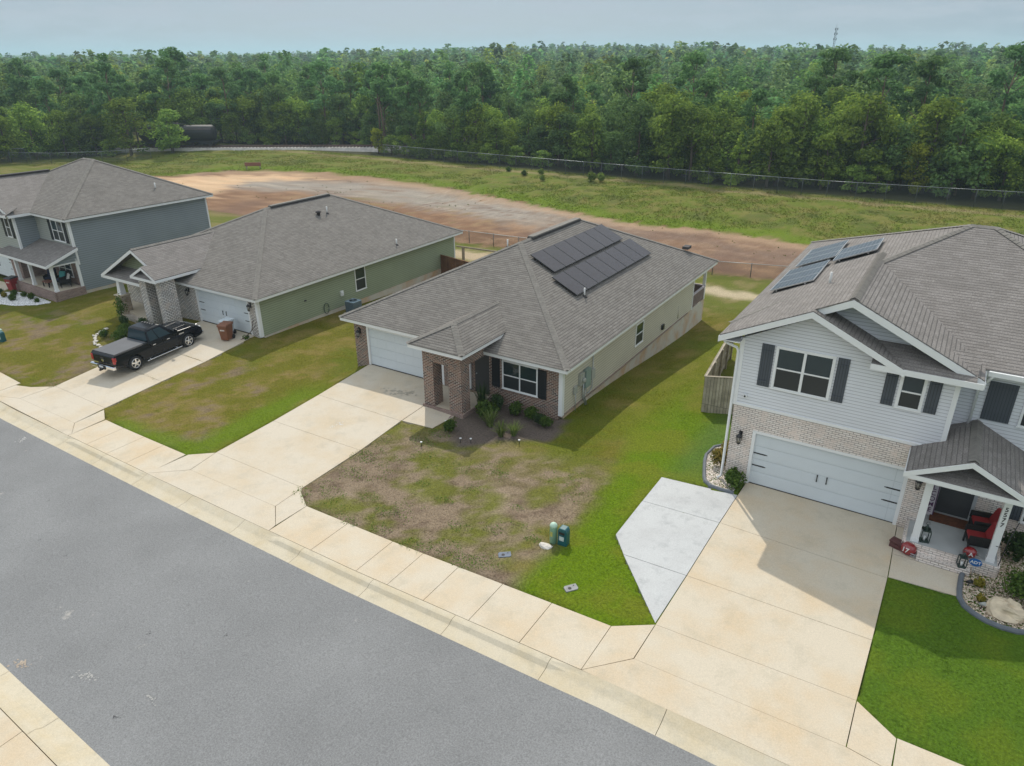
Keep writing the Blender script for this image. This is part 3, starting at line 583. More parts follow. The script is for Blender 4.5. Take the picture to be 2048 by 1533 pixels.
zf = zf-np.where(low, .30, 0)
nx, ny = len(gx), len(gy); I = np.arange(nx*ny).reshape(ny, nx)
Q = np.stack([I[:-1, :-1].ravel(), I[:-1, 1:].ravel(), I[1:, 1:].ravel(), I[1:, :-1].ravel()], 1)
GC = gcol(xf, yf); GC[low] = (.075, .055, .035)
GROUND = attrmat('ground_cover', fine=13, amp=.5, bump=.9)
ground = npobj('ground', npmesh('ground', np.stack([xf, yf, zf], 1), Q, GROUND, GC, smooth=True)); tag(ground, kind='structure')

# ---------------------------------------------------------------- house building kit
def hip(parent, x0, x1, y0, y1, ze, zr, rid, shing, fasc=.17, name='roof', soffit=True, front=True):
    """hip roof over the eave rectangle; rid = (xa, ya, xb, yb) ridge ends. Returns the roof part."""
    e = .03; xa, ya, xb, yb = rid; o = MB()
    A, B, C, D = (x0-e,y0-e,ze), (x1+e,y0-e,ze), (x1+e,y1+e,ze), (x0-e,y1+e,ze); R, S_ = (xa,ya,zr), (xb,yb,zr)
    along_y = abs(yb-ya) > abs(xb-xa)
    faces = [[A,B,R],[B,C,S_,R],[C,D,S_],[D,A,R,S_]] if along_y else [[A,B,S_,R],[B,C,S_],[C,D,R,S_],[D,A,R]]
    for f in faces: o.poly(f)
    t = .035
    for a, b in ((A,B),(B,C),(C,D),(D,A)): o.poly([(a[0],a[1],a[2]-t),(b[0],b[1],b[2]-t),b,a])
    o.poly([(p[0],p[1],ze-t) for p in (D,C,B,A)])
    roof = o.build(name, shing, parent, fix=False)
    f = MB(); z0 = ze-t-fasc; z1 = ze-t-.002; w_ = .025
    f.box(x0, y0, z0, x1, y0+w_, z1); f.box(x0, y1-w_, z0, x1, y1, z1); f.box(x0, y0+w_, z0, x0+w_, y1-w_, z1); f.box(x1-w_, y0+w_, z0, x1, y1-w_, z1)
    if soffit: f.box(x0+w_, y0+w_, z0+.02, x1-w_, y1-w_, z0+.04)
    f.build('fascia', WHITE, roof)
    lines = [(A,R),(B,R),(C,S_),(D,S_),(R,S_)] if along_y else [(A,R),(B,S_),(C,S_),(D,R),(R,S_)]
    caps(roof, lines)
    return roof
def caps(roof, lines, wdt=.15):
    c = MB()
    for a, b in lines:
        a, b = Vector(a), Vector(b); d = b-a
        if d.length < .05: continue
        L_ = d.length; d.normalize(); h = Vector((d.x, d.y, 0)); s = Vector((-h.y, h.x, 0)).normalized()
        n = max(2, int(L_/.19)); drop = -.085 if abs(d.z) < .05 else -.05
        for k in range(n):
            p = a+d*(L_*k/n); q = a+d*(L_*(k+1)/n+.02); up0 = Vector((0, 0, .045 if k % 1 == 0 else .04)); up1 = Vector((0, 0, .03))
            c.poly([p+s*wdt+Vector((0,0,drop+.045)), p+up0, q+up1, q+s*wdt+Vector((0,0,drop+.03))]); c.poly([p+up0, p-s*wdt+Vector((0,0,drop+.045)), q-s*wdt+Vector((0,0,drop+.03)), q+up1])
    c.build('ridge_cap', RIDGE, roof, fix=False)
def face(P, u, d, z, ax):
    """u along the wall, d out of it, z up: ax '-y' looks to the street, '+x' to the east, '-x' west"""
    return {'-y': (u, P-d, z), '+x': (P+d, u, z), '-x': (P-d, u, z), '+y': (u, P+d, z)}[ax]
def fbox(mb, P, ax, u0, u1, d0, d1, z0, z1):
    a = face(P, u0, d0, z0, ax); b = face(P, u1, d1, z1, ax); mb.box(*a, *b)
def window(parent, ax, P, u0, u1, z0, z1, n=1, glass=None, frame=.06):
    f = MB(); g = MB(); sc_ = MB(); w = (u1-u0)/n
    fbox(f, P, ax, u0-.05, u1+.05, 0, .035, z1, z1+.06); fbox(f, P, ax, u0-.07, u1+.07, 0, .06, z0-.05, z0)
    for k in range(n+1):
        uu = u0+w*k; a = frame if 0 < k < n else frame*.8
        fbox(f, P, ax, uu-a/2-(.02 if k == 0 else 0), uu+a/2+(.02 if k == n else 0), 0, .045, z0, z1)
    zm = (z0+z1)/2
    for k in range(n):
        a, b = u0+w*k+frame/2, u0+w*(k+1)-frame/2
        fbox(f, P, ax, a, b, 0, .038, zm-.025, zm+.025); fbox(f, P, ax, a, b, 0, .036, z0, z0+.04); fbox(f, P, ax, a, b, 0, .036, z1-.035, z1)
        g.poly([face(P, a, .016, zm+.025, ax), face(P, b, .016, zm+.025, ax), face(P, b, .016, z1-.035, ax), face(P, a, .016, z1-.035, ax)])
        sc_.poly([face(P, a, .022, z0+.04, ax), face(P, b, .022, z0+.04, ax), face(P, b, .022, zm-.025, ax), face(P, a, .022, zm-.025, ax)])
    win = f.build('window', WHITE, parent); g.build('pane', glass or GLASS, win); sc_.build('screen', SCREEN, win)
    return win
def shutter(parent, ax, P, u0, u1, z0, z1, mat):
    s = MB(); fbox(s, P, ax, u0, u1, .0, .03, z0, z1)
    for zz in (z0+.12*(z1-z0), z1-.16*(z1-z0)): fbox(s, P, ax, u0+.01, u1-.01, .03, .048, zz-.035, zz+.035)
    return s.build('shutter', mat, parent)
def lantern(parent, ax, P, u, z):
    b = MB(); fbox(b, P, ax, u-.06, u+.06, 0, .03, z+.05, z+.35)
    b.tube([face(P,u,.02,z+.30,ax), face(P,u,.12,z+.42,ax), face(P,u,.19,z+.30,ax)], .012, 6)
    c = face(P, u, .19, 0, ax)
    b.lathe([(.012,z+.33),(.03,z+.31),(.11,z+.22),(.115,z+.19),(.02,z+.18)], (c[0],c[1],0), 8)
    for k in range(6):
        a = k*math.pi/3; b.tube([(c[0]+.095*math.cos(a), c[1]+.095*math.sin(a), z+.19), (c[0]+.06*math.cos(a), c[1]+.06*math.sin(a), z-.07)], .009, 4)
    b.lathe([(.02,z-.13),(.05,z-.10),(.075,z-.07),(.03,z-.055)], (c[0],c[1],0), 8)
    l = b.build('wall_lantern', BLACK, parent); g = MB(); g.lathe([(.045,z-.055),(.075,z+.17),(.01,z+.175)], (c[0],c[1],0), 8); g.build('lamp_glass', LAMPGLASS, l)
    return l
def garage(parent, P, u0, u1, z0, z1, hinges=True):
    """sectional door facing the street, in a white frame"""
    d = MB(); n = 4; h = (z1-z0)/n
    for k in range(n):
        d.box(u0+.02, P+.085, z0+h*k+.003, u1-.02, P+.12, z0+h*(k+1)-.003)
        for j in range(8):
            a = u0+.02+(u1-u0-.04)*j/8; b = a+(u1-u0-.04)/8
            d.box(a+.06, P+.078, z0+h*k+.07, b-.06, P+.085, z0+h*(k+1)-.07)
    door = d.build('garage_door', DOORW, parent)
    s = MB(); s.box(u0+.02, P+.07, z0-.015, u1-.02, P+.115, z0+.025); s.build('seal', BLACK, door)
    if hinges:
        for (a, s_) in ((u0+.04, 1), (u1-.04, -1)):
            for zz in (z0+h*2.45, z0+h*1.5):
                hh = MB(); hh.box(a, P+.062, zz-.022, a+s_*.42, P+.078, zz+.022); hh.box(a+s_*.42, P+.064, zz-.012, a+s_*.48, P+.078, zz+.012); hh.build('hinge', BLACK, door)
        for s_ in (-1, 1):
            hh = MB(); m = (u0+u1)/2+s_*.16; hh.box(m-.015, P+.04, z0+h*1.75-.13, m+.015, P+.06, z0+h*1.75+.13); hh.box(m-.02, P+.055, z0+h*1.75+.09, m+.02, P+.078, z0+h*1.75+.14); hh.box(m-.02, P+.055, z0+h*1.75-.14, m+.02, P+.078, z0+h*1.75-.09); hh.build('handle', BLACK, door)
    f = MB(); f.box(u0-.09, P-.012, z0, u0+.02, P+.10, z1+.0); f.box(u1-.02, P-.012, z0, u1+.09, P+.10, z1); f.box(u0-.09, P-.012, z1, u1+.09, P+.10, z1+.10); f.build('door_frame', WHITE, parent)
    return door
def pipe_vent(roof, x, y, z, r=.045, h=.45):
    m = MB(); m.lathe([(.17,-.05),(.15,.0),(.075,.05),(.07,.075)], (x,y,z), 10); p = m.build('pipe_flashing', VENTD, roof)
    m = MB(); m.tube([(x,y,z-.1),(x,y,z+h)], r, 10); m.build('vent_pipe', PVC, roof)
def solar(parent, o, ux, uv, nrm, w, h, mat):
    """one module: o corner, ux across, uv up the slope"""
    m = MB(); t = .04; P = [o, o+ux*w, o+ux*w+uv*h, o+uv*h]
    i = m.add([p-nrm*t for p in P]+P)
    for q in ((3,2,1,0),(0,1,5,4),(1,2,6,5),(2,3,7,6),(3,0,4,7)): m.f.append([i[k] for k in q])
    e = .028; I = [o+ux*e+uv*e, o+ux*(w-e)+uv*e, o+ux*(w-e)+uv*(h-e), o+ux*e+uv*(h-e)]; j = m.add(I)
    for k in range(4): m.f.append([i[4+k], i[4+(k+1) % 4], j[(k+1) % 4], j[k]])
    for s_ in (.15, .8): m.bar(o+uv*(h*s_)-nrm*(t+.03)+ux*(-.02), o+uv*(h*s_)-nrm*(t+.03)+ux*(w+.02), .04, .05, nrm)
    p = m.build('solar_panel', BLACK if mat is SOLAR else ALU, parent); g = MB(); g.poly([q+nrm*.002 for q in I]); g.build('cells', mat, p, fix=False)
    return p
def tri_wall(mb, pts, th, ax=1):
    """thin triangular or polygonal wall in a y plane"""
    a = mb.add(pts); b = mb.add([(p[0], p[1]+th, p[2]) for p in pts]); n = len(pts); mb.f.append(a[:]); mb.f.append(b[::-1])
    for j in range(n): mb.f.append([a[j], b[j], b[(j+1) % n], a[(j+1) % n]])
def rake(mb, a, b, h=.19, th=.03):
    """a barge board along a-b in a y plane, hanging h below the line"""
    tri_wall(mb, [a, b, (b[0], b[1], b[2]-h), (a[0], a[1], a[2]-h)], th)
def slope(mb, pts, t=.05):
    a = mb.add(pts); b = mb.add([(p[0], p[1], p[2]-t) for p in pts]); n = len(pts); mb.f.append(a[:]); mb.f.append(b[::-1])
    for j in range(n): mb.f.append([a[j], b[j], b[(j+1) % n], a[(j+1) % n]])

# ---------------------------------------------------------------- brown brick house in the middle
R3 = thing('house', 'single storey beige house with dark brown brick front, black solar panels on its hip roof', 'house', (-20, 36, -.68)); zs = -.68
mb = MB(); mb.box(-26.35, 26.2, zs, -13.7, 43.8, 1.78); mb.box(-26.35, 43.8, zs, -18.2, 46.45, 1.78); sw = mb.build('wall', SID_BEIGE, R3)
# entry recess is cut by building the core back from it
mb = MB(); mb.box(-26.33, 26.25, -2.6, -13.72, 46.43, zs-.002); mb.build('foundation', CONC_OLD, R3)
mb = MB(); P = 26.0
mb.box(-26.37, P, -1.6, -25.47, P+.199, 1.72); mb.box(-25.47, P, 1.52, -20.45, P+.199, 1.72); mb.box(-20.45, P, -1.3, -19.85, P+.199, 1.72)
mb.box(-17.66, P, -1.4, -13.86, P+.199, 1.72); mb.box(-26.372, P+.2, -1.6, -26.34, 26.9, 1.72)
mb.each('brick_front', BRICK_DARK, R3)
mb = MB(); mb.box(-13.86, 25.985, zs, -13.66, 26.19, 1.72); mb.box(-13.75, 43.72, zs, -13.67, 43.83, 1.74); mb.each('corner_trim', WHITE, R3)
mb = MB()
for k in range(9): mb.box(-17.0+.0+k*.237, 25.96, -.1, -17.0+k*.237+.225, 26.02, -.02)
mb.box(-13.695, 43.0, zs-.03, -13.655, 26.2, zs+.04); mb.build('sill_course', BRICK_DARK, R3)
garage(R3, 26.0, -25.4, -20.5, -.69, 1.42, hinges=False)
window(R3, '-y', 26.0, -16.86, -15.0, .03, 1.44, 2); shutter(R3, '-y', 26.0, -17.5, -17.05, -.01, 1.47, SHUT_BLACK); shutter(R3, '-y', 26.0, -14.95, -14.5, -.03, 1.42, SHUT_BLACK)
window(R3, '+x', -13.7, 34.42, 35.42, -.06, 1.15, 1)
lantern(R3, '-y', 26.0, -25.95, .95)
# entry: dark recess with the door, brick lining
mb = MB(); mb.box(-19.85, 26.0-.002, zs, -19.62, 26.19, 1.72); mb.box(-19.6, 26.185, zs, -17.7, 26.198, 1.72); mb.build('entry_wall', BRICK_DARK, R3)
mb = MB(); mb.box(-18.6, 26.15, zs+.03, -17.72, 26.183, 1.42); d = mb.build('front_door', DOORD, R3); mb = MB(); mb.lathe([(.03,0),(.035,.05),(.02,.06)], (-18.5, 26.1, .35), 8, 'y'); mb.build('handle', STEEL, d)
mb = MB(); mb.box(-19.0, 26.10, zs+.1, -18.85, 26.18, 1.5); mb.build('door_trim', WHITE, R3)
# porch
pf = MB(); pf.box(-19.9, 23.75, -1.3, -17.66, 26.0, -.66); pf.build('porch_floor', CONC, R3)
mb = MB(); mb.box(-19.95, 23.66, -1.4, -17.6, 23.75, -.64); mb.box(-17.66, 23.75, -1.4, -17.60, 26.0, -.64); mb.box(-19.6, 23.28, -1.3, -18.15, 23.66, -.80); mb.build('porch_step', BRICK_RED, R3)
for (a, b) in ((-19.9, -19.3), (-18.42, -17.7)):
    mb = MB(); mb.box(a, 23.76, -.66, b, 24.42, 1.62); mb.build('column', BRICK_DARK, R3)
mb = MB(); mb.box(-19.9, 23.76, 1.62, -17.7, 24.0, 2.36); mb.box(-19.9, 24.0, 1.62, -19.55, 26.2, 2.36); mb.box(-17.95, 24.0, 1.62, -17.7, 26.1, 2.36); mb.build('porch_beam', BRICK_DARK, R3)
mb = MB(); mb.box(-19.55, 26.2, 1.6, -17.7, 27.6, 2.36); mb.box(-19.55, 24.0, 1.60, -17.95, 26.2, 1.62); mb.build('porch_ceiling', WHITE, R3)
roof3 = hip(R3, -26.95, -13.25, 25.6, 47.0, 1.9, 5.25, (-20.08, 32.8, -20.08, 39.75), SHINGLE)
# porch roof: hip running back into the big slope
mb = MB(); e = .03; pz = 2.52; m_ = .49; xl, xr, yf_ = -20.36-e, -17.28+e, 23.3-e; xm = (xl+xr)/2; zr_ = pz+(xr-xm)*m_
A, B, C, D, E_ = (xl,yf_,pz), (xr,yf_,pz), (xm,yf_+xr-xm,zr_), (xm,28.6,zr_), None
ym = 26.95
slope(mb, [A, B, C], .04); slope(mb, [B, (xr, ym, pz), D, C], .04); slope(mb, [(xl, ym, pz), A, C, D], .04)
pr = mb.build('porch_roof', SHINGLE, R3); caps(pr, [(A, C), (B, C), (C, D)])
mb = MB(); mb.box(xl+e, 23.3, pz-.21, xr-e, 23.325, pz-.043); mb.box(xl+e, 23.325, pz-.21, xl+e+.025, ym, pz-.043); mb.box(xr-e-.025, 23.325, pz-.21, xr-e, ym, pz-.043); mb.box(xl+e+.03, 23.33, pz-.19, xr-e-.03, ym, pz-.17); mb.build('fascia', WHITE, pr)
mb = MB(); mb.box(-20.26, 33.9, 5.26, -19.9, 39.6, 5.36); rv = mb.build('ridge_vent', RIDGE, roof3); mb = MB(); mb.box(-20.28, 33.88, 5.2, -19.88, 39.62, 5.29); mb.build('vent_slot', VENTD, rv)
for (x, y) in ((-15.72, 32.05), (-21.4, 33.6)): pipe_vent(roof3, x, y, 1.9+.49*min(-13.25-x, x+26.95))
mb = MB(); mb.box(-15.15, 45.1, 2.85, -14.75, 45.75, 3.02); mb.build('roof_vent', VENTD, roof3)
n_ = Vector((.49, 0, 1)).normalized(); up_ = Vector((-1, 0, .49)).normalized(); uy = Vector((0, 1, 0))
def on3(x, y): return Vector((x, y, 1.9+.49*(-13.25-x)))+n_*.17
for k in range(7): solar(R3, on3(-17.56, 32.02+k*1.245), uy, up_, n_, 1.215, 1.66, SOLAR)
for k in range(8): solar(R3, on3(-15.88, 31.4+k*1.245), uy, up_, n_, 1.215, 1.66, SOLAR)
# meter, disconnect and conduits on the east wall
mb = MB(); mb.box(-13.69, 28.1, -.05, -13.5, 28.62, .9); mb.build('electric_panel', plain('box_green', (.23, .30, .27), .5, .08, 3), R3, bevel=.02)
GREYBOX = plain('box_grey', (.38, .39, .36), .5, .08, 3)
mb = MB(); mb.box(-13.69, 27.62, .25, -13.55, 28.0, .85); mb.lathe([(.12,0),(.12,.1),(.09,.13)], (-13.55, 27.85, .5), 12, 'x'); mb.build('electric_meter', GREYBOX, R3)
mb = MB(); mb.box(-13.69, 28.82, .1, -13.56, 29.2, .62); mb.build('disconnect_box', GREYBOX, R3, bevel=.01)
mb = MB(); mb.box(-13.69, 27.1, 0, -13.6, 27.42, .38); mb.build('utility_box', GREYBOX, R3, bevel=.01)
mb = MB(); mb.tube([(-13.62,29.0,1.7),(-13.62,29.0,-.35),(-13.62,28.7,-.5),(-13.62,28.5,-.45)], .028, 6); mb.tube([(-13.62,27.25,0),(-13.62,27.25,-.95)], .02, 6); mb.tube([(-13.6,28.0,.25),(-13.6,28.0,-.5),(-13.52,28.2,-1.0)], .035, 6); mb.tube([(-13.6,28.3,-.05),(-13.6,28.15,-.5),(-13.5,28.3,-1.05)], .03, 6); mb.build('conduit', STEEL, R3)
mb = MB(); mb.box(-13.69, 38.35, -.35, -13.58, 38.62, -.05); mb.build('outlet_box', BLACK, R3); mb = MB(); mb.tube([(-13.7, 41.2, .3), (-13.68, 41.2, -.5)], .035, 6); mb.build('siding_joint', SID_BEIGE, R3)
# covered rear porch on the corner
mb = MB(); mb.box(-13.9, 46.28, zs, -13.72, 46.46, 1.74); mb.box(-13.8, 43.8, 1.55, -13.70, 46.28, 1.72); mb.build('post', WHITE, R3)
mb = MB(); mb.box(-13.82, 43.84, .22, -13.68, 46.28, .30); mb.box(-18, 46.35, .22, -13.9, 46.45, .30); rl = mb.build('railing', plain('rail_lavender', (.46, .42, .45), .7, .15, 4), R3)
mb = MB()
for k in range(19): mb.box(-13.78, 43.86+k*.128, zs+.05, -13.74, 43.86+k*.128+.112, .22)
mb.box(-17.9, 46.38, zs+.05, -13.92, 46.42, .2); mb.build('rail_boards', plain('rail_board_brown', (.20, .15, .135), .8, .25, 5), rl)

# ---------------------------------------------------------------- sage green house
R2 = thing('house', 'sage green single storey house with whitewashed brick garage front behind the black pickup', 'house', (-41, 36, -1.04)); zs = -1.04
mb = MB(); mb.box(-48.1, 26.5, zs, -34.56, 46.2, 1.42); mb.build('wall', SID_GREEN, R2)
mb = MB(); mb.box(-48.08, 26.55, -2.6, -34.58, 46.18, zs-.002); mb.build('foundation', CONC_OLD, R2)
mb = MB(); P = 26.3
mb.box(-41.2, P, -1.6, -40.32, P+.199, 1.36); mb.box(-40.32, P, 1.17, -35.36, P+.199, 1.36); mb.box(-35.36, P, -1.6, -34.72, P+.199, 1.36); mb.box(-48.08, P, -1.6, -41.2, P+.199, 1.36); mb.each('brick_front', BRICK_GREY, R2)
mb = MB(); mb.box(-34.72, 26.285, zs-.02, -34.52, 26.49, 1.38); mb.box(-34.6, 46.1, zs, -34.53, 46.23, 1.38); mb.each('corner_trim', WHITE, R2)
garage(R2, 26.3, -40.25, -35.42, -1.05, 1.08)
lantern(R2, '-y', 26.3, -41.0, .72); lantern(R2, '-y', 26.3, -35.1, .7)
window(R2, '+x', -34.56, 34.66, 35.62, -.36, 1.2, 1)
mb = MB(); mb.box(-34.55, 33.1, -.3, -34.45, 33.35, .05); mb.lathe([(.09,0),(.09,.06)], (-34.45, 33.22, -.1), 8, 'x'); mb.build('hose_box', WHITE, R2)
mb = MB()
for k in range(3): mb.tube([(-34.47-.02*k, 31.7+.22*math.cos(a), -.75+.36*math.sin(a)) for a in np.linspace(0, 6.1, 18)], .018, 5)
mb.build('garden_hose', plain('hose_green', (.10, .13, .10), .5, .1), R2)
mb = MB(); mb.box(-34.55, 29.95, .2, -34.5, 30.1, .28); mb.build('wall_vent', VENTD, R2)
roof2 = hip(R2, -48.6, -34.05, 25.85, 46.7, 1.55, 4.86, (-41.35, 33.5, -41.35, 39.7), SHINGLE)
for (x, y, h) in ((-39.5, 37.44, .5), (-34.75, 39.4, .45)): pipe_vent(roof2, x, y, 1.55+.4535*min(-34.05-x, x+48.6)-.02, .05, h)
mb = MB(); mb.lathe([(.12,0),(.12,.18),(.2,.2),(.2,.26),(.02,.34)], (-39.5, 36.6, 4.02), 10); mb.build('roof_vent', VENTD, roof2)
mb = MB(); mb.box(-41.5, 33.9, 4.86, -41.2, 39.5, 4.97); rv = mb.build('ridge_vent', RIDGE, roof2); mb = MB(); mb.box(-41.54, 33.88, 4.8, -41.16, 39.52, 4.9); mb.build('vent_slot', VENTD, rv)
# porch gable with a smaller gable on the brick stub in front
mb = MB(); s_ = .53; xR, zx = -43.37, 3.63
slope(mb, [(-40.65,23.97,2.19),(-40.65,27.4,2.19),(-43.37,30.6,3.63),(-43.37,24.42,3.63),(-41.88,24.42,2.84),(-41.88,23.97,2.84)], .05)
slope(mb, [(-43.37,24.42,3.63),(-43.37,30.6,3.63),(-47.42,28.0,1.49),(-47.42,24.42,1.49)], .05)
slope(mb, [(-41.88,23.97,2.84),(-41.88,25.35,2.84),(-43.22,25.35,2.13),(-43.22,23.97,2.13)], .05)
slope(mb, [(-47.42,24.42,1.475),(-43.1,24.42,1.475),(-43.1,25.3,1.98),(-47.0,25.3,1.98)], .04)
slope(mb, [(-43.2,23.99,2.105),(-40.68,23.99,2.15),(-41.6,24.42,2.5),(-42.2,24.42,2.5)], .03)
pr = mb.build('porch_roof', SHINGLE_B, R2); caps(pr, [((-43.37,24.42,3.63),(-43.37,30.3,3.63))])
mb = MB(); rake(mb, (-47.45,24.40,1.44),(-43.37,24.40,3.60),.2); rake(mb, (-43.37,24.40,3.60),(-41.75,24.40,2.74),.2)
rake(mb, (-43.25,23.95,2.08),(-41.88,23.95,2.80),.16); rake(mb, (-41.88,23.95,2.80),(-40.62,23.95,2.13),.16)
mb.box(-43.25, 23.96, 1.93, -40.63, 23.99, 2.09); mb.box(-40.66, 23.99, 1.98, -40.63, 27.2, 2.14); mb.box(-47.45, 24.42, 1.24, -43.2, 24.45, 1.44); mb.box(-47.45, 24.45, 1.24, -47.42, 27.5, 1.44); mb.build('fascia', WHITE, pr)
mb = MB(); mb.box(-47.3, 24.5, 1.26, -43.2, 26.4, 1.29); mb.box(-43.2, 24.0, 1.94, -40.7, 26.4, 1.97); mb.build('porch_ceiling', WHITE, R2)
mb = MB(); tri_wall(mb, [(-46.8,25.31,1.8),(-41.0,25.31,1.8),(-43.37,25.31,3.50)], .1); mb.build('gable_wall', SID_GREEN, R2)
for (a, b, y0, y1) in ((-43.2,-42.5,24.4,25.35), (-41.45,-41.0,24.4,25.45)):
    mb = MB(); mb.box(a, y0, -1.5, b, y1, 1.93); mb.build('column', BRICK_GREY, R2)
mb = MB(); mb.box(-42.5, 25.0, 1.5, -41.45, 25.3, 1.93); mb.build('porch_beam', BRICK_GREY, R2)
mb = MB(); mb.box(-46.52, 24.5, -1.5, -45.88, 25.14, .12); pier = mb.build('stone_pier', brickmat('pier_stone', (.34,.25,.17), (.52,.42,.31), (.40,.37,.33), .2, .13, .014, bump=.6, var=.35, vscale=2), R2); mb = MB(); mb.box(-46.58, 24.44, .12, -45.82, 25.2, .19); mb.build('pier_cap', CONC, pier)
mb = MB(); i = mb.add([(-46.38,24.62,.19),(-46.0,24.62,.19),(-46.0,25.0,.19),(-46.38,25.0,.19),(-46.32,24.69,1.26),(-46.06,24.69,1.26),(-46.06,24.95,1.26),(-46.32,24.95,1.26)])
for q in ((0,1,5,4),(1,2,6,5),(2,3,7,6),(3,0,4,7)): mb.f.append([i[k] for k in q])
mb.build('post', WHITE, R2)
mb = MB(); mb.prism([(-46.9,25.4),(-46.3,24.9),(-43.2,24.5),(-42.4,25.6),(-42.4,26.3),(-47.8,26.3)], -1.7, -.96); mb.build('porch_floor', CONC, R2)
mb = MB(); mb.prism([(-46.75,24.65),(-43.25,24.15),(-43.25,24.5),(-46.3,24.9)], -1.7, -1.12); mb.build('porch_step', brickmat('step_stone', (.42,.36,.3), (.5,.45,.4), (.3,.28,.25), .3, .12, .01), R2)

# ---------------------------------------------------------------- pale blue two-storey house on the right
R4 = thing('house', 'two-storey pale blue house with whitewashed brick garage, gabled front and small front porch', 'house', (0, 31, 0))
mb = MB(); mb.box(-5.52, 23.95, 3.12, 1.03, 25.0, 5.66); mb.box(-5.5, 25.0, 0, 7.7, 38.3, 5.66); mb.build('wall', SID_BLUE, R4)
mb = MB(); mb.box(-5.48, 24.1, -2.2, 7.68, 38.28, -.002); mb.build('foundation', CONC_OLD, R4)
P = 23.75
mb = MB(); mb.box(-5.52, P, 3.16, 1.03, P+.199, 5.62); tri_wall(mb, [(-5.52,P,5.62),(-1.1,P,5.62),(-3.36,P,6.72)], .1); mb.build('front_siding', SID_BLUE, R4)
mb = MB(); mb.box(-5.5, P, -.5, -4.66, P+.25, 3.06); mb.box(-4.66, P, 2.16, .31, P+.25, 3.06); mb.box(.31, P, -.5, 1.03, P+.25, 3.06); mb.box(-5.5, P+.25, -.5, -5.3, 25, 3.06); mb.box(.85, P+.25, -.3, 1.03, 24.95, 3.06); mb.box(-5.3, P+.25, 2.3, .85, 24.9, 3.06)
mb.box(1.03, 24.86, -.5, 7.72, 24.998, 2.9); mb.each('brick_front', BRICK_PALE, R4)
mb = MB(); mb.box(-5.58, P-.03, 3.07, 1.08, P+.2, 3.17); mb.box(-5.58, P-.02, 3.17, -5.42, P+.12, 5.62); mb.box(.95, P-.02, 3.17, 1.09, P+.12, 5.58); mb.each('corner_trim', WHITE, R4)
garage(R4, P, -4.62, .27, 0.0, 2.11)
window(R4, '-y', P, -4.3, -2.52, 4.02, 5.5, 2, frame=.09); window(R4, '-y', P, -.48, .16, 4.29, 5.4, 1, frame=.09)
for (a, b, z0, z1) in ((-4.83,-4.42,3.99,5.55), (-2.4,-2.04,3.99,5.55), (-.95,-.6,4.27,5.42), (.27,.62,4.28,5.42)): shutter(R4, '-y', P, a, b, z0, z1, SHUT_SLATE)
lantern(R4, '-y', P, -5.12, 1.72); lantern(R4, '-y', P, .68, 1.75)
mb = MB(); mb.lathe([(.07,0),(.07,.06),(.05,.1)], (-5.15, P-.1, 3.5), 10, 'y'); c_ = mb.build('security_camera', WHITE, R4); mb = MB(); mb.lathe([(.035,0),(.03,.03)], (-5.15, P-.125, 3.5), 8, 'y'); mb.build('lens', BLACK, c_)
mb = MB(); mb.tube([(-6.1,23.42,5.55),(-6.0,23.5,5.42),(-5.66,23.68,5.25),(-5.6,23.7,5.1),(-5.6,23.7,.05),(-5.72,23.6,-.05)], .05, 6); mb.build('downspout', WHITE, R4)
# main hip
roof4 = hip(R4, -6.2, 8.1, 24.6, 38.7, 5.75, 8.66, (.35, 31.7, 1.15, 31.7), SHINGLE_B)
mb = MB(); mb.box(1.72, 24.47, 5.57, 8.2, 24.6, 5.72); g_ = mb.build('gutter', WHITE, R4); mb = MB(); mb.tube([(1.85,24.5,5.58),(1.75,24.7,5.3),(1.6,24.9,5.1),(1.6,24.9,3.5)], .045, 6); mb.build('downspout', WHITE, R4)
# gabled wing roof, small gable and pent roof before it
mb = MB(); slope(mb, [(-6.2,23.27,5.75),(-2.28,23.55,7.62),(-2.28,30.4,7.62),(-6.2,30.4,5.75)], .05); slope(mb, [(-2.28,23.55,7.62),(1.62,23.55,5.75),(1.62,28,5.75),(-2.28,30.4,7.62)], .05)
slope(mb, [(-6.2,23.27,5.752),(-3.35,23.27,7.11),(-3.35,23.58,7.112),(-6.2,23.58,5.754)], .045)
slope(mb, [(-3.35,23.27,7.11),(-.5,23.27,5.75),(-.5,24.45,5.75),(-3.35,24.45,7.11)], .05)
slope(mb, [(-1.42,23.29,5.73),(1.42,23.29,5.73),(1.42,24.42,6.24),(-1.42,24.42,6.24)], .05)
gr = mb.build('gable_roof', SHINGLE_B, R4); caps(gr, [((-2.28,23.55,7.62),(-2.28,30.2,7.62))])
mb = MB(); rake(mb, (-6.23,23.25,5.70),(-3.35,23.25,7.07),.21); rake(mb, (-3.35,23.25,7.07),(-.45,23.25,5.69),.21)
rake(mb, (-3.4,23.52,7.03),(-2.28,23.52,7.57),.23); rake(mb, (-2.28,23.52,7.57),(1.66,23.52,5.69),.23)
mb.box(-1.42, 23.262, 5.54, 1.62, 23.287, 5.725); mb.box(-6.23, 23.28, 5.52, -6.2, 30, 5.70); mb.box(1.62, 23.55, 5.5, 1.65, 24.6, 5.69)
mb.build('fascia', WHITE, gr)
mb = MB(); mb.box(-6.2, 23.3, 5.55, -5.5, 24.0, 5.58); mb.box(-1.38, 23.3, 5.56, 1.6, 23.75, 5.6); mb.build('soffit', WHITE, R4)
mb = MB(); tri_wall(mb, [(-3.6,24.3,5.9),(1.25,24.3,5.8),(-2.28,24.3,7.5)], .1); mb.build('gable_wall', SID_BLUE, R4)
# small vents
pipe_vent(roof4, -3.52, 27.02, 6.93, .045, .5)
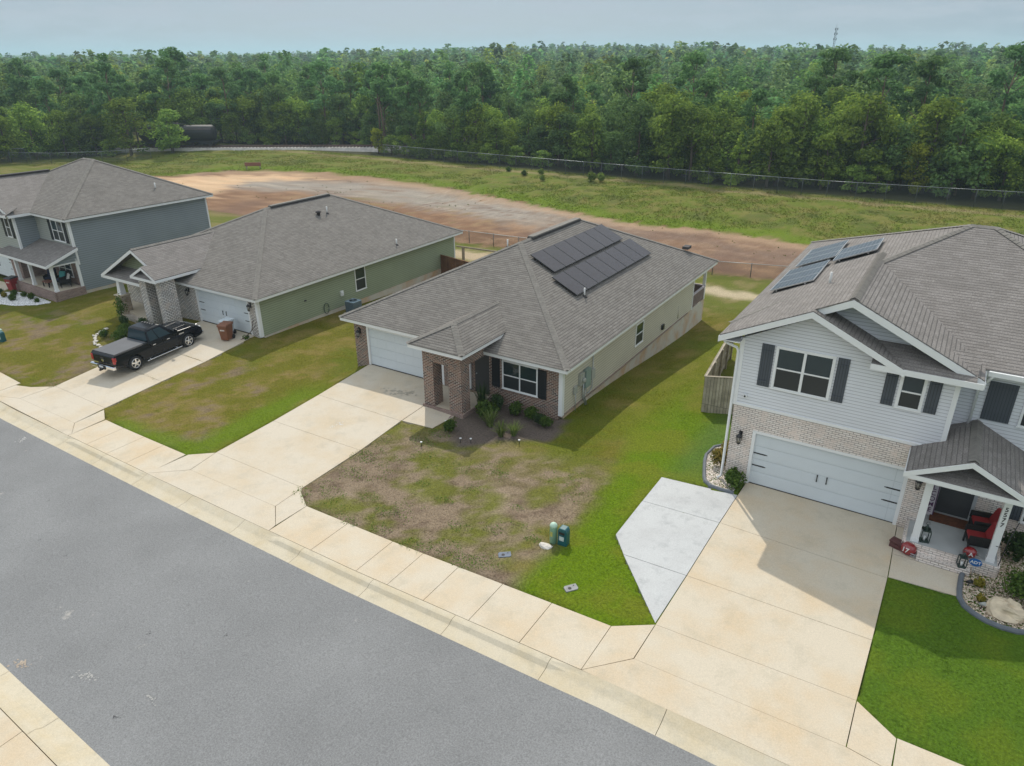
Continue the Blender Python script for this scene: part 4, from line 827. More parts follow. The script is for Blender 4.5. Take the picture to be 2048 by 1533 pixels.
# solar modules on the west slope
def on4(x, y): return Vector((x, y, 5.75+.445*(x+6.2)))
n4 = Vector((-.445, 0, 1)).normalized(); u4 = Vector((1, 0, .445)).normalized()
for (x, y0, n) in ((-5.58, 31.9, 3), (-4.02, 30.95, 2), (-5.68, 28.0, 3)):
    for k in range(n): solar(R4, on4(x, y0+k*1.13)+n4*.16, uy, u4, n4, 1.1, 1.66, SOLAR_BLUE)
# right part: second storey shutters, window, porch
mb = MB(); mb.box(1.86, 24.96, 3.95, 2.62, 24.998, 5.25)
for zz in (4.15, 5.05): mb.box(1.88, 24.94, zz-.04, 2.6, 24.96, zz+.04)
mb.build('shutter', SHUT_SLATE, R4)
window(R4, '-y', 25.0, 2.9, 4.4, 3.95, 5.25, 2); window(R4, '-y', 24.86, 3.75, 4.9, .75, 2.05, 1)
shutter(R4, '-y', 24.86, 3.35, 3.68, .75, 2.05, SHUT_SLATE)
FLZ = .36
mb = MB(); mb.box(.72, 22.42, -.4, 3.2, 24.86, FLZ); mb.build('porch_floor', plain('porch_floor_grey', (.42,.44,.45), .7, .1, 2), R4)
mb = MB(); mb.box(.68, 22.32, -.4, 3.24, 22.42, FLZ+.015); mb.box(3.2, 22.42, -.4, 3.28, 24.86, FLZ+.015); mb.box(.62, 22.42, -.4, .72, 23.74, FLZ+.015); mb.box(1.1, 22.02, -.4, 2.55, 22.32, .17); mb.build('porch_step', BRICK_PALE, R4)
for (x, y) in ((.95, 22.62), (3.0, 22.68)):
    mb = MB(); mb.box(x-.1, y-.1, FLZ, x+.1, y+.1, 2.78); mb.box(x-.115, y-.115, FLZ, x+.115, y+.115, FLZ+.12); po = mb.build('post', WHITE, R4)
mb = MB(); mb.box(1.36, 24.78, FLZ, 2.34, 24.85, 2.42); dr = mb.build('front_door', DOORD, R4)
mb = MB(); mb.box(1.26, 24.77, FLZ, 1.36, 24.858, 2.5); mb.box(2.34, 24.77, FLZ, 2.44, 24.858, 2.5); mb.box(1.36, 24.77, 2.42, 2.34, 24.858, 2.5); mb.build('door_frame', plain('frame_grey', (.4,.42,.44), .5, .04), R4)
mb = MB(); mb.lathe([(.03,0),(.035,.05),(.02,.06)], (2.24, 24.72, 1.36), 8, 'y'); mb.build('handle', STEEL, dr)
mb = MB(); slope(mb, [(.22,21.98,3.04),(1.83,21.98,3.86),(1.83,25,3.86),(.22,23.75,3.04)], .05); slope(mb, [(.22,23.75,3.04),(1.83,25,3.86),(1.03,25.0,3.45),(1.03,23.75,3.45)], .04); slope(mb, [(1.83,21.98,3.86),(3.44,21.98,3.04),(3.44,25,3.04),(1.83,25,3.86)], .05)
slope(mb, [(.3,22.0,2.985),(3.36,22.0,2.985),(2.75,22.72,3.32),(.9,22.72,3.32)], .04)
pr = mb.build('porch_roof', SHINGLE_B, R4); caps(pr, [((1.83,21.98,3.86),(1.83,25,3.86))])
mb = MB(); rake(mb, (.18,21.95,3.0),(1.83,21.95,3.82),.17); rake(mb, (1.83,21.95,3.82),(3.48,21.95,3.0),.17)
mb.box(.5, 22.5, 2.70, 3.2, 22.75, 2.86); mb.box(.3, 21.965, 2.82, 3.36, 21.99, 2.97); mb.box(3.44, 22, 2.86, 3.47, 24.9, 3.0); mb.box(.19, 22, 2.86, .22, 23.7, 3.0); mb.box(.42, 23.66, 3.0, 1.0, 23.748, 3.1); mb.build('fascia', WHITE, pr)
mb = MB(); mb.box(.3, 22.0, 2.83, 3.4, 24.86, 2.86); mb.build('porch_ceiling', WHITE, R4)
mb = MB(); tri_wall(mb, [(.9,22.74,3.2),(2.76,22.74,3.2),(1.83,22.74,3.78)], .06); mb.build('gable_wall', SID_BLUE, R4)
def letters(txt, loc, size, mat, parent=None, rotx=math.pi/2, rotz=0, name='lettering', ext=.004, line=1.0, roty=0):
    cu = bpy.data.curves.new(name, 'FONT'); cu.body = txt; cu.size = size; cu.align_x = 'CENTER'; cu.align_y = 'CENTER'; cu.extrude = ext; cu.space_line = line; cu.offset = size*.012
    t = bpy.data.objects.new('tmp_text', cu); COL.objects.link(t); bpy.context.view_layer.update()
    dg = bpy.context.evaluated_depsgraph_get(); me = bpy.data.meshes.new_from_object(t.evaluated_get(dg)); bpy.data.objects.remove(t); bpy.data.curves.remove(cu)
    me.materials.clear(); me.materials.append(mat); o = bpy.data.objects.new(name, me); COL.objects.link(o); o.rotation_euler = (rotx, roty, rotz)
    if parent is not None:
        r = parent
        while r.parent: r = r.parent
        of = OFFS.get(r.name, (0, 0, 0)); o.parent = parent; loc = (loc[0]-of[0], loc[1]-of[1], loc[2]-of[2])
    o.location = loc; return o
letters('5\n5\n7\n7', (3.0, 22.575, 2.0), .2, BLACK, po, name='house_number', line=.9)

# ---------------------------------------------------------------- slate two-storey house far left (built in its own frame: u along the front, v back)
R1 = thing('house', 'slate grey two-storey house with furnished corner porch at the far end of the row', 'house', (-54.88, 26.82, -1.52), rad(-1.85), local=True)
mb = MB(); mb.box(-13.4, 0, 0, 0, 11.34, 5.3); mb.build('wall', SID_GREY, R1)
mb = MB(); mb.box(-4.95, -.02, 2.0, -.02, -.002, 5.3); mb.box(-13.4, -1.5, 2.4, -5.0, -.0, 5.3); mb.build('front_siding', SID_TAUPE, R1)
mb = MB(); mb.box(-4.98, -1.48, 2.0, -4.94, 0, 5.28); mb.build('side_siding', SID_GREY, R1)
mb = MB(); mb.box(-13.38, .02, -1.2, -.02, 11.32, -.002); mb.build('foundation', CONC_OLD, R1)
mb = MB(); mb.box(-13.4, -1.5, -.6, -12.6, -.0, 2.4); mb.box(-12.6, -1.5, 2.15, -7.5, -.0, 2.4); mb.box(-7.5, -1.5, -.6, -5.9, 0, 2.4); mb.box(-5.9, -.02, -.3, -.02, -.002, 2.0); mb.box(-.5, -.10, -.3, -.02, -.02, 1.9); mb.each('brick_front', BRICK_RED, R1)
garage(R1, -1.5, -12.5, -7.6, -.02, 2.12)
mb = MB(); mb.box(-.1, -.06, 2.0, .06, .1, 5.3); mb.box(-5.08, -1.56, 2.4, -4.92, -1.4, 5.3); mb.box(-.05, 11.24, 0, .04, 11.36, 5.3); mb.box(-4.94, -.08, 2.9, -.02, -.02, 2.98); mb.box(-8, -1.55, 2.4, -4.98, -1.5, 2.5); mb.each('corner_trim', WHITE, R1)
window(R1, '-y', -.02, -2.55, -.95, 3.55, 5.05, 2); shutter(R1, '-y', -.02, -3.05, -2.65, 3.5, 5.1, SHUT_BLACK); shutter(R1, '-y', -.02, -.85, -.45, 3.5, 5.1, SHUT_BLACK)
window(R1, '-y', -1.5, -6.5, -5.85, 3.6, 5.05, 1); shutter(R1, '-y', -1.5, -7.0, -6.62, 3.55, 5.1, SHUT_BLACK); shutter(R1, '-y', -1.5, -5.72, -5.34, 3.55, 5.1, SHUT_BLACK)
lantern(R1, '-y', -1.5, -7.1, 1.8)
roof1 = hip(R1, -13.9, .45, -.45, 11.79, 5.45, 8.52, (-7.1, 5.67, -5.6, 5.67), SHINGLE)
mb = MB(); slope(mb, [(-9.3,-1.95,7.6),(-4.45,-1.95,5.45),(-4.45,2.5,5.45),(-9.3,3.95,7.6)], .05); slope(mb, [(-13.9,-1.95,5.45),(-9.3,-1.95,7.6),(-9.3,3.95,7.6),(-13.9,2.5,5.45)], .05)
slope(mb, [(-9,-2.15,5.46),(-4.5,-2.15,5.46),(-4.5,-1.2,5.9),(-9,-1.2,5.9)], .04)
gr = mb.build('gable_roof', SHINGLE_B, R1); caps(gr, [((-9.3,-1.95,7.6),(-9.3,3.8,7.6))])
mb = MB(); rake(mb, (-9.3,-1.98,7.56),(-4.40,-1.98,5.40),.2); rake(mb, (-13.95,-1.98,5.40),(-9.3,-1.98,7.56),.2); mb.box(-9, -2.18, 5.27, -4.45, -2.155, 5.44); mb.box(-4.45, -1.95, 5.24, -4.42, -.4, 5.42); mb.build('fascia', WHITE, gr)
pipe_vent(roof1, -1.3, 7.9, 6.25, .05, .5)
mb = MB(); mb.box(-9.5, -1.2, 7.6, -9.1, 3.8, 7.7); mb.build('ridge_vent', VENTD, gr)
# porch
PZ_ = .36
mb = MB(); mb.box(-5.9, -2.05, -.5, 0, -.1, PZ_); mb.build('porch_floor', CONC, R1)
mb = MB(); mb.box(-5.95, -2.2, -.6, .06, -2.05, PZ_+.02); mb.box(0, -2.05, -.6, .12, 0, PZ_+.02); mb.box(-6.9, -2.35, -.5, -5.5, -2.2, .16); mb.box(-6.7, -2.3, -.5, -5.95, -.6, PZ_-.03); mb.build('porch_step', BRICK_RED, R1)
for u in (-5.65, -3.45, -.13): mb = MB(); mb.box(u-.1, -2.0, PZ_, u+.1, -1.8, 2.32); mb.box(u-.13, -2.03, PZ_, u+.13, -1.77, PZ_+.15); mb.build('post', WHITE, R1)
mb = MB(); mb.box(-.08, -.2, PZ_, .06, -.02, 2.5); mb.box(-.03, -2.0, 2.2, .05, -.1, 2.3); mb.box(-5.8, -2.02, 2.28, .06, -1.8, 2.4); mb.build('porch_beam', WHITE, R1)
mb = MB(); slope(mb, [(-7.6,-2.45,2.48),(.42,-2.45,2.48),(.42,0,3.36),(-4.95,0,3.36),(-4.95,-1.5,2.82),(-7.0,-1.52,2.82)], .05); pr = mb.build('porch_roof', SHINGLE_B, R1)
mb = MB(); mb.box(-7.6, -2.48, 2.28, .44, -2.452, 2.46); rk = [(.44,-2.48,2.46),(.44,.0,3.34),(.44,.0,3.14),(.44,-2.48,2.27)]; a = mb.add(rk); b = mb.add([(p[0]+.03,p[1],p[2]) for p in rk]); mb.f += [a, b[::-1]]+[[a[j],b[j],b[(j+1)%4],a[(j+1)%4]] for j in range(4)]; mb.build('fascia', WHITE, pr)
mb = MB(); i = [(.0,-1.95,2.3),(.0,-.02,2.3),(.0,-.02,3.2),(.0,-1.95,2.55)]; a = mb.add(i); b = mb.add([(p[0]+.06,p[1],p[2]) for p in i]); mb.f += [a, b[::-1]]+[[a[j],b[j],b[(j+1)%4],a[(j+1)%4]] for j in range(4)]; mb.build('side_panel', SID_GREY, R1)
mb = MB(); mb.box(-5.8, -2.0, 2.26, 0, -.02, 2.28); mb.build('porch_ceiling', WHITE, R1)
mb = MB(); mb.box(-4.9, -.09, PZ_, -3.9, -.03, 2.1); mb.build('front_door', DOORD, R1)
window(R1, '-y', -.02, -3.1, -1.2, .85, 1.95, 2)
mb = MB(); mb.box(.0, 7.6, .35, .14, 7.95, .9); mb.tube([(.08,7.75,.35),(.08,7.75,-.2),(.25,7.6,-.5)], .035, 6); mb.build('utility_box', GREYBOX, R1)

# ---------------------------------------------------------------- black pickup
PAINT = plain('truck_black', (.006, .008, .012), .16, .05, 2, coat=.22, spec=.2); CHROME = plain('chrome', (.82, .83, .85), .12, .05, 3, metal=1.0); RUBBER = plain('tyre_rubber', (.022, .022, .023), .85, .15, 8)
TGLASS = plain('truck_glass', (.018, .045, .06), .05, .05, 1, spec=.6); REDL = plain('tail_red', (.42, .015, .02), .2, .1, 5, coat=.6); CLEAR = plain('headlight_clear', (.62, .64, .66), .1, .1, 5); TON = plain('tonneau_grey', (.085, .09, .10), .55, .12, 2, bump=.1)
tx, ty = -38.25, 21.45
T = thing('pickup_truck', 'black crew cab pickup parked on the driveway before the sage house, grey bed cover', 'pickup truck', (tx, ty, G(tx, ty)+.03), rad(5.2), local=True)
T.rotation_euler = (rad(1.3), 0, rad(5.2))
def arch(cy, r, n=9): return [(cy+r*math.cos(a), .40+r*math.sin(a)) for a in np.linspace(0, math.pi, n)]
prof = [(-2.86,.66),(-2.92,1.14),(-2.84,1.24),(-.72,1.25),(-.70,1.20),(1.05,1.17),(1.25,1.22),(2.2,1.17),(2.72,1.06),(2.90,.86),(2.92,.56),(2.70,.44)]+arch(1.85,.50)+[(1.30,.38),(-1.2,.38)]+arch(-1.75,.50)+[(-2.4,.52)]
body = MB(); W_ = .99
for zz in (0,):
    Lq = [(-W_+ (.05 if z > 1.0 else 0), y, z) for y, z in prof]; Rq = [(-p[0], p[1], p[2]) for p in Lq]
    # shoulders bulge out at half height
    a = body.add(Lq); b = body.add(Rq); n = len(prof); body.f.append(a[::-1]); body.f.append(b[:])
    for j in range(n): body.f.append([a[j], b[j], b[(j+1) % n], a[(j+1) % n]])
bo = body.build('body', PAINT, T, bevel=.05)
cabm = MB(); B0 = [(-.93,-.70,1.18),(.93,-.70,1.18),(.93,1.22,1.18),(-.93,1.22,1.18)]; B1 = [(-.74,-.58,1.84),(.74,-.58,1.84),(.72,.46,1.87),(-.72,.46,1.87)]; B2 = [(-.60,-.44,1.925),(.60,-.44,1.925),(.58,.30,1.94),(-.58,.30,1.94)]
rr_ = [cabm.add(q) for q in (B0, B1, B2)]
for u in range(2):
    for j in range(4): cabm.f.append([rr_[u][j], rr_[u][(j+1) % 4], rr_[u+1][(j+1) % 4], rr_[u+1][j]])
cabm.f.append(rr_[2]); cb = cabm.build('cab', PAINT, T, bevel=.06)
def onq(A, B, C, D, s, t, n): p = A*(1-s)*(1-t)+B*s*(1-t)+C*s*t+D*(1-s)*t; return p+n*.012
def glass(nm, q, rect, mat=TGLASS):
    A, B, C, D = [Vector(p) for p in q]; n = (B-A).cross(D-A).normalized(); m = MB(); s0, s1, t0, t1 = rect if len(rect) == 4 else (0,1,0,1)
    P_ = [onq(A,B,C,D,s0,t0,n), onq(A,B,C,D,s1,t0,n), onq(A,B,C,D,s1,t1,n), onq(A,B,C,D,s0,t1,n)]; i = m.add(P_+[p-n*.03 for p in P_]); m.f.append(i[:4]); m.f.append(i[4:][::-1])
    for j in range(4): m.f.append([i[j], i[4+j], i[4+(j+1) % 4], i[(j+1) % 4]])
    return m.build(nm, mat, T)
glass('rear_window', [B0[0], B0[1], B1[1], B1[0]], (.06,.94,.12,.92)); glass('windshield', [B0[2], B0[3], B1[3], B1[2]], (.05,.95,.1,.95))
for q, sg in (([B0[1], B0[2], B1[2], B1[1]], 1), ([B0[3], B0[0], B1[0], B1[3]], -1)):
    rs = ((.05,.36,.1,.9), (.39,.80,.1,.9)) if sg == 1 else ((.2,.61,.1,.9), (.64,.95,.1,.9))
    for r_ in rs: glass('side_window', q, r_)
mb = MB(); mb.box(-.86, -2.80, 1.24, .86, -.78, 1.285); tc_ = mb.build('bed_cover', TON, T, bevel=.015); mb = MB(); mb.box(-.90, -2.84, 1.235, -.865, -.74, 1.27); mb.box(.865, -2.84, 1.235, .90, -.74, 1.27); mb.build('bed_rail', BLACK, T)
mb = MB(); mb.box(-.78, -2.945, .72, .78, -2.905, 1.16); tg = mb.build('tailgate', PAINT, T, bevel=.02); mb = MB(); mb.box(-.14, -2.965, .98, .14, -2.945, 1.06); mb.build('gate_handle', BLACK, tg)
mb = MB(); mb.lathe([(.085,0),(.085,.015)], (0, -2.967, .88), 12, 'y'); mb.build('badge', CHROME, tg)
for s in (-1, 1):
    mb = MB(); mb.box(s*.80, -2.955, .78, s*.965, -2.80, 1.13); mb.build('tail_light', REDL, T, bevel=.02)
    mb = MB(); mb.box(s*.62, 2.66, .78, s*.93, 2.90, .98); mb.build('headlight', CLEAR, T, bevel=.03)
    mb = MB(); mb.box(s*1.02, -1.15, .30, s*1.16, 1.22, .35); mb.box(s*.9, -.9, .33, s*1.04, -.84, .38); mb.box(s*.9, .9, .33, s*1.04, .96, .38); mb.build('running_board', CHROME, T, bevel=.02)
    for y in (-.42, .52): mb = MB(); mb.box(s*.985, y-.1, 1.0, s*1.012, y+.1, 1.04); mb.build('door_handle', CHROME, T, bevel=.008)
    for y in (-.62, .22, 1.1): mb = MB(); mb.box(s*.972, y-.006, .48, s*.9925, y+.006, 1.15); mb.build('door_gap', RUBBER, bo)
    mb = MB(); mb.box(s*.98, 1.0, 1.22, s*1.18, 1.10, 1.44); mb.bar((s*.9,1.05,1.2),(s*1.05,1.05,1.28), .05, .05); mb.build('side_mirror', PAINT, T, bevel=.03)
    mb = MB(); mb.box(s*.985, 1.28, .98, s*1.0, 1.62, 1.05); mb.build('badge', CHROME, T)
    mb = MB(); 
    for y in (-1.75, 1.85):
        w_ = MB(); c = (s*.84, y, .40); w_.lathe([(.26,-.14),(.385,-.14),(.41,-.10),(.41,.10),(.385,.14),(.26,.14)], c, 24, 'x'); wh = w_.build('wheel', RUBBER, T)
        r_ = MB(); xo = s*.84+s*.135; r_.lathe([(.275,-.01),(.275,.012),(.245,.012),(.245,-.01)], (xo, y, .40), 20, 'x')
        for k in range(5):
            a = 2*math.pi*k/5+.3; u = Vector((0, math.cos(a), math.sin(a))); p0 = Vector((xo, y, .40)); r_.bar(p0+u*.04, p0+u*.25, .028, .085, Vector((0,-u.z,u.y)))
        r_.lathe([(.07,-.012),(.07,.02),(.04,.03)] if s == 1 else [(.04,-.03),(.07,-.02),(.07,.012)], (xo, y, .40), 12, 'x'); r_.build('rim', CHROME, wh)
        h = MB(); h.lathe([(.26,-.004),(.26,.004)], (s*.84+s*.06, y, .40), 16, 'x'); h.build('brake', BLACK, wh)
mb = MB(); mb.box(-.97, -3.10, .46, .97, -2.92, .66); bm_ = mb.build('rear_bumper', CHROME, T, bevel=.04); mb = MB(); mb.box(-.30, -3.13, .44, .30, -3.09, .67); mb.build('bumper_step', BLACK, bm_)
mb = MB(); mb.box(-.16, -3.14, .52, .16, -3.13, .64); mb.build('license_plate', plain('plate_pale', (.55,.58,.62), .4, .1), T); mb = MB(); mb.box(-.05, -3.28, .38, .05, -3.0, .44); mb.lathe([(.04,.44),(.045,.49),(.02,.53)], (0,-3.22,0), 8); mb.build('tow_hitch', BLACK, T)
mb = MB(); mb.box(-.98, 2.86, .42, .98, 3.02, .66); mb.build('front_bumper', CHROME, T, bevel=.04); mb = MB(); mb.box(-.56, 2.86, .70, .56, 2.95, 1.02); mb.build('grille', CHROME, T, bevel=.03)
mb = MB()
for x in (-.42, -.21, 0, .21, .42): mb.lathe([(.05,1.945),(.045,1.975),(.02,1.99)], (x, .16, 0), 8)
mb.build('roof_light', plain('amber_dim', (.25,.24,.22), .4, .1), T)
mb = MB(); mb.box(-.45, 1.35, 1.205, -.36, 2.2, 1.222); mb.box(.36, 1.35, 1.205, .45, 2.2, 1.222); mb.build('hood_scoop', plain('hood_grey', (.02,.022,.025), .35, .05), T, bevel=.008)
mb = MB(); mb.box(-.85, -2.7, .42, .85, 2.7, .6); mb.build('chassis', BLACK, T)

# ---------------------------------------------------------------- bins, boxes, pedestals
def bin_(name, label, loc, rz, col, lidcol, grp=None, k=1.0):
    b = thing(name, label, 'trash bin', loc, rz, grp, local=True); m1 = plain('bin_'+name+str(len(MATS)), col, .55, .1, 3, bump=.05); m2 = plain('lid_'+str(len(MATS)), lidcol, .5, .1, 3)
    m = MB(); r0, r1 = (.23*k,.26*k), (.30*k,.35*k); i = m.add([(-r0[0],-r0[1],.04),(r0[0],-r0[1],.04),(r0[0],r0[1],.04),(-r0[0],r0[1],.04),(-r1[0],-r1[1],.96*k),(r1[0],-r1[1],.96*k),(r1[0],r1[1],.96*k),(-r1[0],r1[1],.96*k)])
    for q in ((3,2,1,0),(4,5,6,7),(0,1,5,4),(1,2,6,5),(2,3,7,6),(3,0,4,7)): m.f.append([i[j] for j in q])
    m.box(-r1[0]-.02, -r1[1]-.02, .90*k, r1[0]+.02, r1[1]+.02, .96*k); m.build('body', m1, b, bevel=.025)
    m = MB(); i = m.add([(-.34*k,-.39*k,.965*k),(.34*k,-.39*k,.965*k),(.34*k,.39*k,.965*k),(-.34*k,.39*k,.965*k),(-.30*k,-.33*k,1.04*k),(.30*k,-.33*k,1.04*k),(.30*k,.36*k,1.07*k),(-.30*k,.36*k,1.07*k)])
    for q in ((3,2,1,0),(4,5,6,7),(0,1,5,4),(1,2,6,5),(2,3,7,6),(3,0,4,7)): m.f.append([i[j] for j in q])
    m.build('lid', m2, b, bevel=.02)
    m = MB(); m.tube([(-.26*k,.40*k,.98*k),(-.26*k,.46*k,1.0*k),(.26*k,.46*k,1.0*k),(.26*k,.40*k,.98*k)], .018, 6); m.build('handle', m2, b)
    for s in (-1, 1):
        m = MB(); m.lathe([(.03,-.03),(.13*k,-.03),(.13*k,.03),(.03,.03)], (s*.26*k, .30*k, .13*k), 12, 'x'); m.build('wheel', RUBBER, b)
    m = MB(); m.box(-.14*k, -r1[1]-.0, .66*k, .14*k, -r1[1]+.08, .74*k); m.build('sticker', plain('sticker_pale', (.6,.55,.5), .5, .3, 9), b)
    return b
bin_('trash_bin', 'brown wheeled trash bin before the sage house garage door', (-36.15, 25.05, G(-36.15,25.05)+.025), rad(18), (.20,.075,.035), (.21,.085,.045))
bin_('trash_bin', 'pale grey trash bin standing behind the brown bin', (-36.75, 25.62, G(-36.7,25.6)+.025), rad(6), (.52,.57,.62), (.60,.66,.70), k=.94)
bin_('trash_bin', 'dark red trash bin with black lid beside the slate house porch', (-60.9, 24.55, G(-60.9,24.55)+.06), rad(15), (.26,.02,.018), (.025,.025,.028))
def pedestal(loc, label, k=1.0):
    p = thing('utility_pedestal', label, 'utility pedestal', loc, 0, None, local=True)
    m = MB(); m.lathe([(.125,-.1),(.125,.62*k),(.118,.66*k)], (0,0,0), 16); m.build('tube', plain('pedestal_green', (.21,.37,.26), .5, .08, 3), p)
    m = MB(); m.lathe([(.13,.655*k),(.13,.70*k),(.105,.76*k),(.055,.80*k),(.01,.81*k)], (0,0,0), 16); m.build('dome_cap', plain('pedestal_cap', (.45,.62,.50), .5, .06, 3), p)
    m = MB(); m.box(-.05, -.131, .32*k, .03, -.120, .50*k); m.build('sticker', plain('sticker_yellow', (.45,.42,.10), .6, .2, 9), p); return p
def cabinet(loc, label, rz=0):
    p = thing('utility_cabinet', label, 'utility box', loc, rz, None, local=True); tm = plain('cabinet_teal', (.012,.10,.115), .4, .08, 3)
    m = MB(); P_ = [(-.17,-.1),(.17,-.1),(.17,.55),(.12,.66),(-.12,.66),(-.17,.55)]; a = m.add([(x,-.14,z) for x, z in P_]); b = m.add([(x,.14,z) for x, z in P_]); m.f.append(a[:]); m.f.append(b[::-1])
    for j in range(6): m.f.append([a[j], b[j], b[(j+1) % 6], a[(j+1) % 6]])
    m.build('body', tm, p, bevel=.03); m = MB(); m.box(-.09, -.152, .20, .08, -.142, .36); m.build('sticker', plain('sticker_white', (.55,.62,.62), .5, .25, 14), p)
    m = MB(); m.box(-.10, -.150, .44, .10, -.142, .53); m.build('label_plate', BLACK, p); return p
pedestal((-9.26, 17.25, G(-9.26,17.25)), 'pale green domed pedestal on the lawn beside the teal box')
cabinet((-8.93, 17.36, G(-8.93,17.36)), 'small teal utility box on the lawn beside the pale green pedestal')
pedestal((-50.6, 18.9, G(-50.6,18.9)), 'pale utility pedestal at the far lawn edge near the slate house', .9); cabinet((-50.15, 18.72, G(-50.15,18.72)), 'dark teal utility box at the far lawn edge near the slate house', .2)
def meterbox(loc, rz, label, col):
    p = thing('water_meter_box', label, 'meter cover', loc, rz, None, local=True)
    m = MB(); m.prism([(-.21,-.13),(.16,-.13),(.21,-.08),(.21,.13),(-.16,.13),(-.21,.08)], -.1, .03); m.build('cover', plain('meter_'+str(len(MATS)), col, .8, .2, 6), p, bevel=.01)
    m = MB(); m.lathe([(.055,.025),(.055,.036)], (-.05,-.02,0), 14); m.build('hatch', VENTD, p); m = MB(); m.lathe([(.02,.025),(.02,.036)], (.11,.06,0), 8); m.build('bolt', VENTD, p)
meterbox((-10.3, 15.85, G(-10.3,15.85)+.005), rad(38), 'blue grey water meter cover in the dry lawn near the sidewalk', (.15,.175,.22)); meterbox((-7.62, 15.4, G(-7.62,15.4)+.005), rad(52), 'light grey water meter cover in the green lawn near the sidewalk', (.27,.27,.27))
STONE = plain('stone_pale', (.62,.58,.52), .9, .2, 6, bump=.5, bscale=12)
mb = MB(); mb.blob((0,0,.02), (.24,.15,.08), 5, .15); tag(mb.build('stone', STONE, None, (0,0,0)), 'flat pale stone lying in front of the pale green pedestal', 'stone').location = (-9.38, 16.92, G(-9.38,16.92))
mb = MB(); mb.blob((0,0,.1), (.50,.36,.30), 11, .22, 3); tag(mb.build('boulder', plain('boulder_tan', (.60,.50,.36), .9, .25, 4, bump=.6, bscale=9), None, (0,0,0)), 'pale tan boulder in the pebble bed beside the pale blue house porch', 'boulder').location = (3.5, 20.72, G(3.5,20.72)+.02)
mb = MB(); mb.lathe([(.29,-.1),(.29,.012)], (0,0,0), 18); tag(mb.build('manhole_cover', plain('cast_iron', (.07,.07,.07), .7, .2, 9), None, (0,0,0)), 'round dark manhole cover set in the far sidewalk', 'manhole cover').location = (-46.0, 15.2, G(-46,15.2)+.03)
# air conditioner beside the sage house
A_ = thing('air_conditioner', 'blue grey outdoor air conditioner beside the sage green side wall', 'air conditioner', (-33.5, 33.2, G(-33.5,33.2)), 0, None, local=True)
mb = MB(); mb.box(-.5,-.5,-.2,.5,.5,.06); mb.build('pad', CONC, A_); ACM = plain('ac_blue_grey', (.12,.16,.19), .5, .1, 3)
mb = MB(); mb.box(-.38,-.38,.06,.38,.38,.86)
for k in range(14): mb.box(-.395,-.395,.1+k*.053,.395,.395,.125+k*.053)
mb.build('body', ACM, A_); mb = MB(); mb.box(-.40,-.40,.86,.40,.40,.90); tp = mb.build('top', plain('ac_top', (.25,.34,.40), .45, .06), A_, bevel=.02); mb = MB(); mb.lathe([(.28,.90),(.28,.93),(.25,.93),(.25,.90)], (0,0,0), 20); mb.lathe([(.1,.9),(.1,.94)], (0,0,0), 12); mb.build('fan_guard', ACM, tp)
# timber fences
def board_fence(label, pts, h, mat, rail_in=1, post=.1, group=None, step=2.3, zoff=0):
    """pts: corner points; boards between them, rails and posts on the inner side"""
    f = thing('wooden_fence', label, 'fence', (pts[0][0], pts[0][1], G(*pts[0])), 0, group)
    for (a, b) in zip(pts, pts[1:]):
        L_ = math.dist(a, b); n = max(1, int(L_/.145)); d = ((b[0]-a[0])/L_, (b[1]-a[1])/L_); nr = (-d[1]*rail_in, d[0]*rail_in); m = MB()
        for k in range(n):
            t0, t1 = L_*k/n+.004, L_*(k+1)/n-.004; p = (a[0]+d[0]*t0, a[1]+d[1]*t0); q = (a[0]+d[0]*t1, a[1]+d[1]*t1); z = G((p[0]+q[0])/2, (p[1]+q[1])/2)+random.uniform(-.012,.012)
            i = m.add([(p[0],p[1],z-.1),(q[0],q[1],z-.1),(q[0],q[1],z+h-.03),(q[0]-d[0]*.03,q[1]-d[1]*.03,z+h),(p[0]+d[0]*.03,p[1]+d[1]*.03,z+h),(p[0],p[1],z+h-.03)]); j = m.add([(m.v[k_][0]+nr[0]*.018, m.v[k_][1]+nr[1]*.018, m.v[k_][2]) for k_ in i])
            m.f.append(i[:]); m.f.append(j[::-1])
            for e in range(6): m.f.append([i[e], j[e], j[(e+1) % 6], i[(e+1) % 6]])
        m.build('boards', mat, f)
        m = MB()
        for hh in (.25, h*.55, h-.15):
            m.bar((a[0]+nr[0]*.04,a[1]+nr[1]*.04,G(*a)+hh),(b[0]+nr[0]*.04,b[1]+nr[1]*.04,G(*b)+hh), .04, .09)
        m.build('rails', mat, f)
        for k in range(int(L_/step)+2):
            t = min(L_-.05, k*step+.05); x, y = a[0]+d[0]*t+nr[0]*.10, a[1]+d[1]*t+nr[1]*.10; m = MB(); m.box(x-post/2,y-post/2,G(x,y)-.2,x+post/2,y+post/2,G(x,y)+h+.0); m.build('post', mat, f)
        m = MB(); m.bar((a[0]+nr[0]*.02,a[1]+nr[1]*.02,G(*a)+h+.025),(b[0]+nr[0]*.02,b[1]+nr[1]*.02,G(*b)+h+.025), .12, .035); m.build('top_cap', mat, f)
    return f
board_fence('weathered grey board fence beside the pale blue house', [(-5.55,29.9),(-8.35,29.75),(-9.6,38.6)], 1.78, FENCE_GREY, -1)
board_fence('brown board fence between the sage house and the beige house', [(-34.5,44.2),(-29.5,43.7)], 1.75, FENCE_BROWN, 1)
board_fence('brown board fence between the slate house and the sage house', [(-55.2,40.6),(-49.0,40.2)], 1.75, FENCE_BROWN, 1)
rf = thing('rail_fence', 'low weathered timber rail on two posts behind the sage house', 'rail', (-34.5, 50.0, G(-34.5,50)), 0)
mb = MB(); mb.bar((-36.6,49.2,G(-36.6,49.2)+1.35),(-31.9,50.4,G(-31.9,50.4)+1.2), .09, .12); mb.build('rail', WOOD, rf)
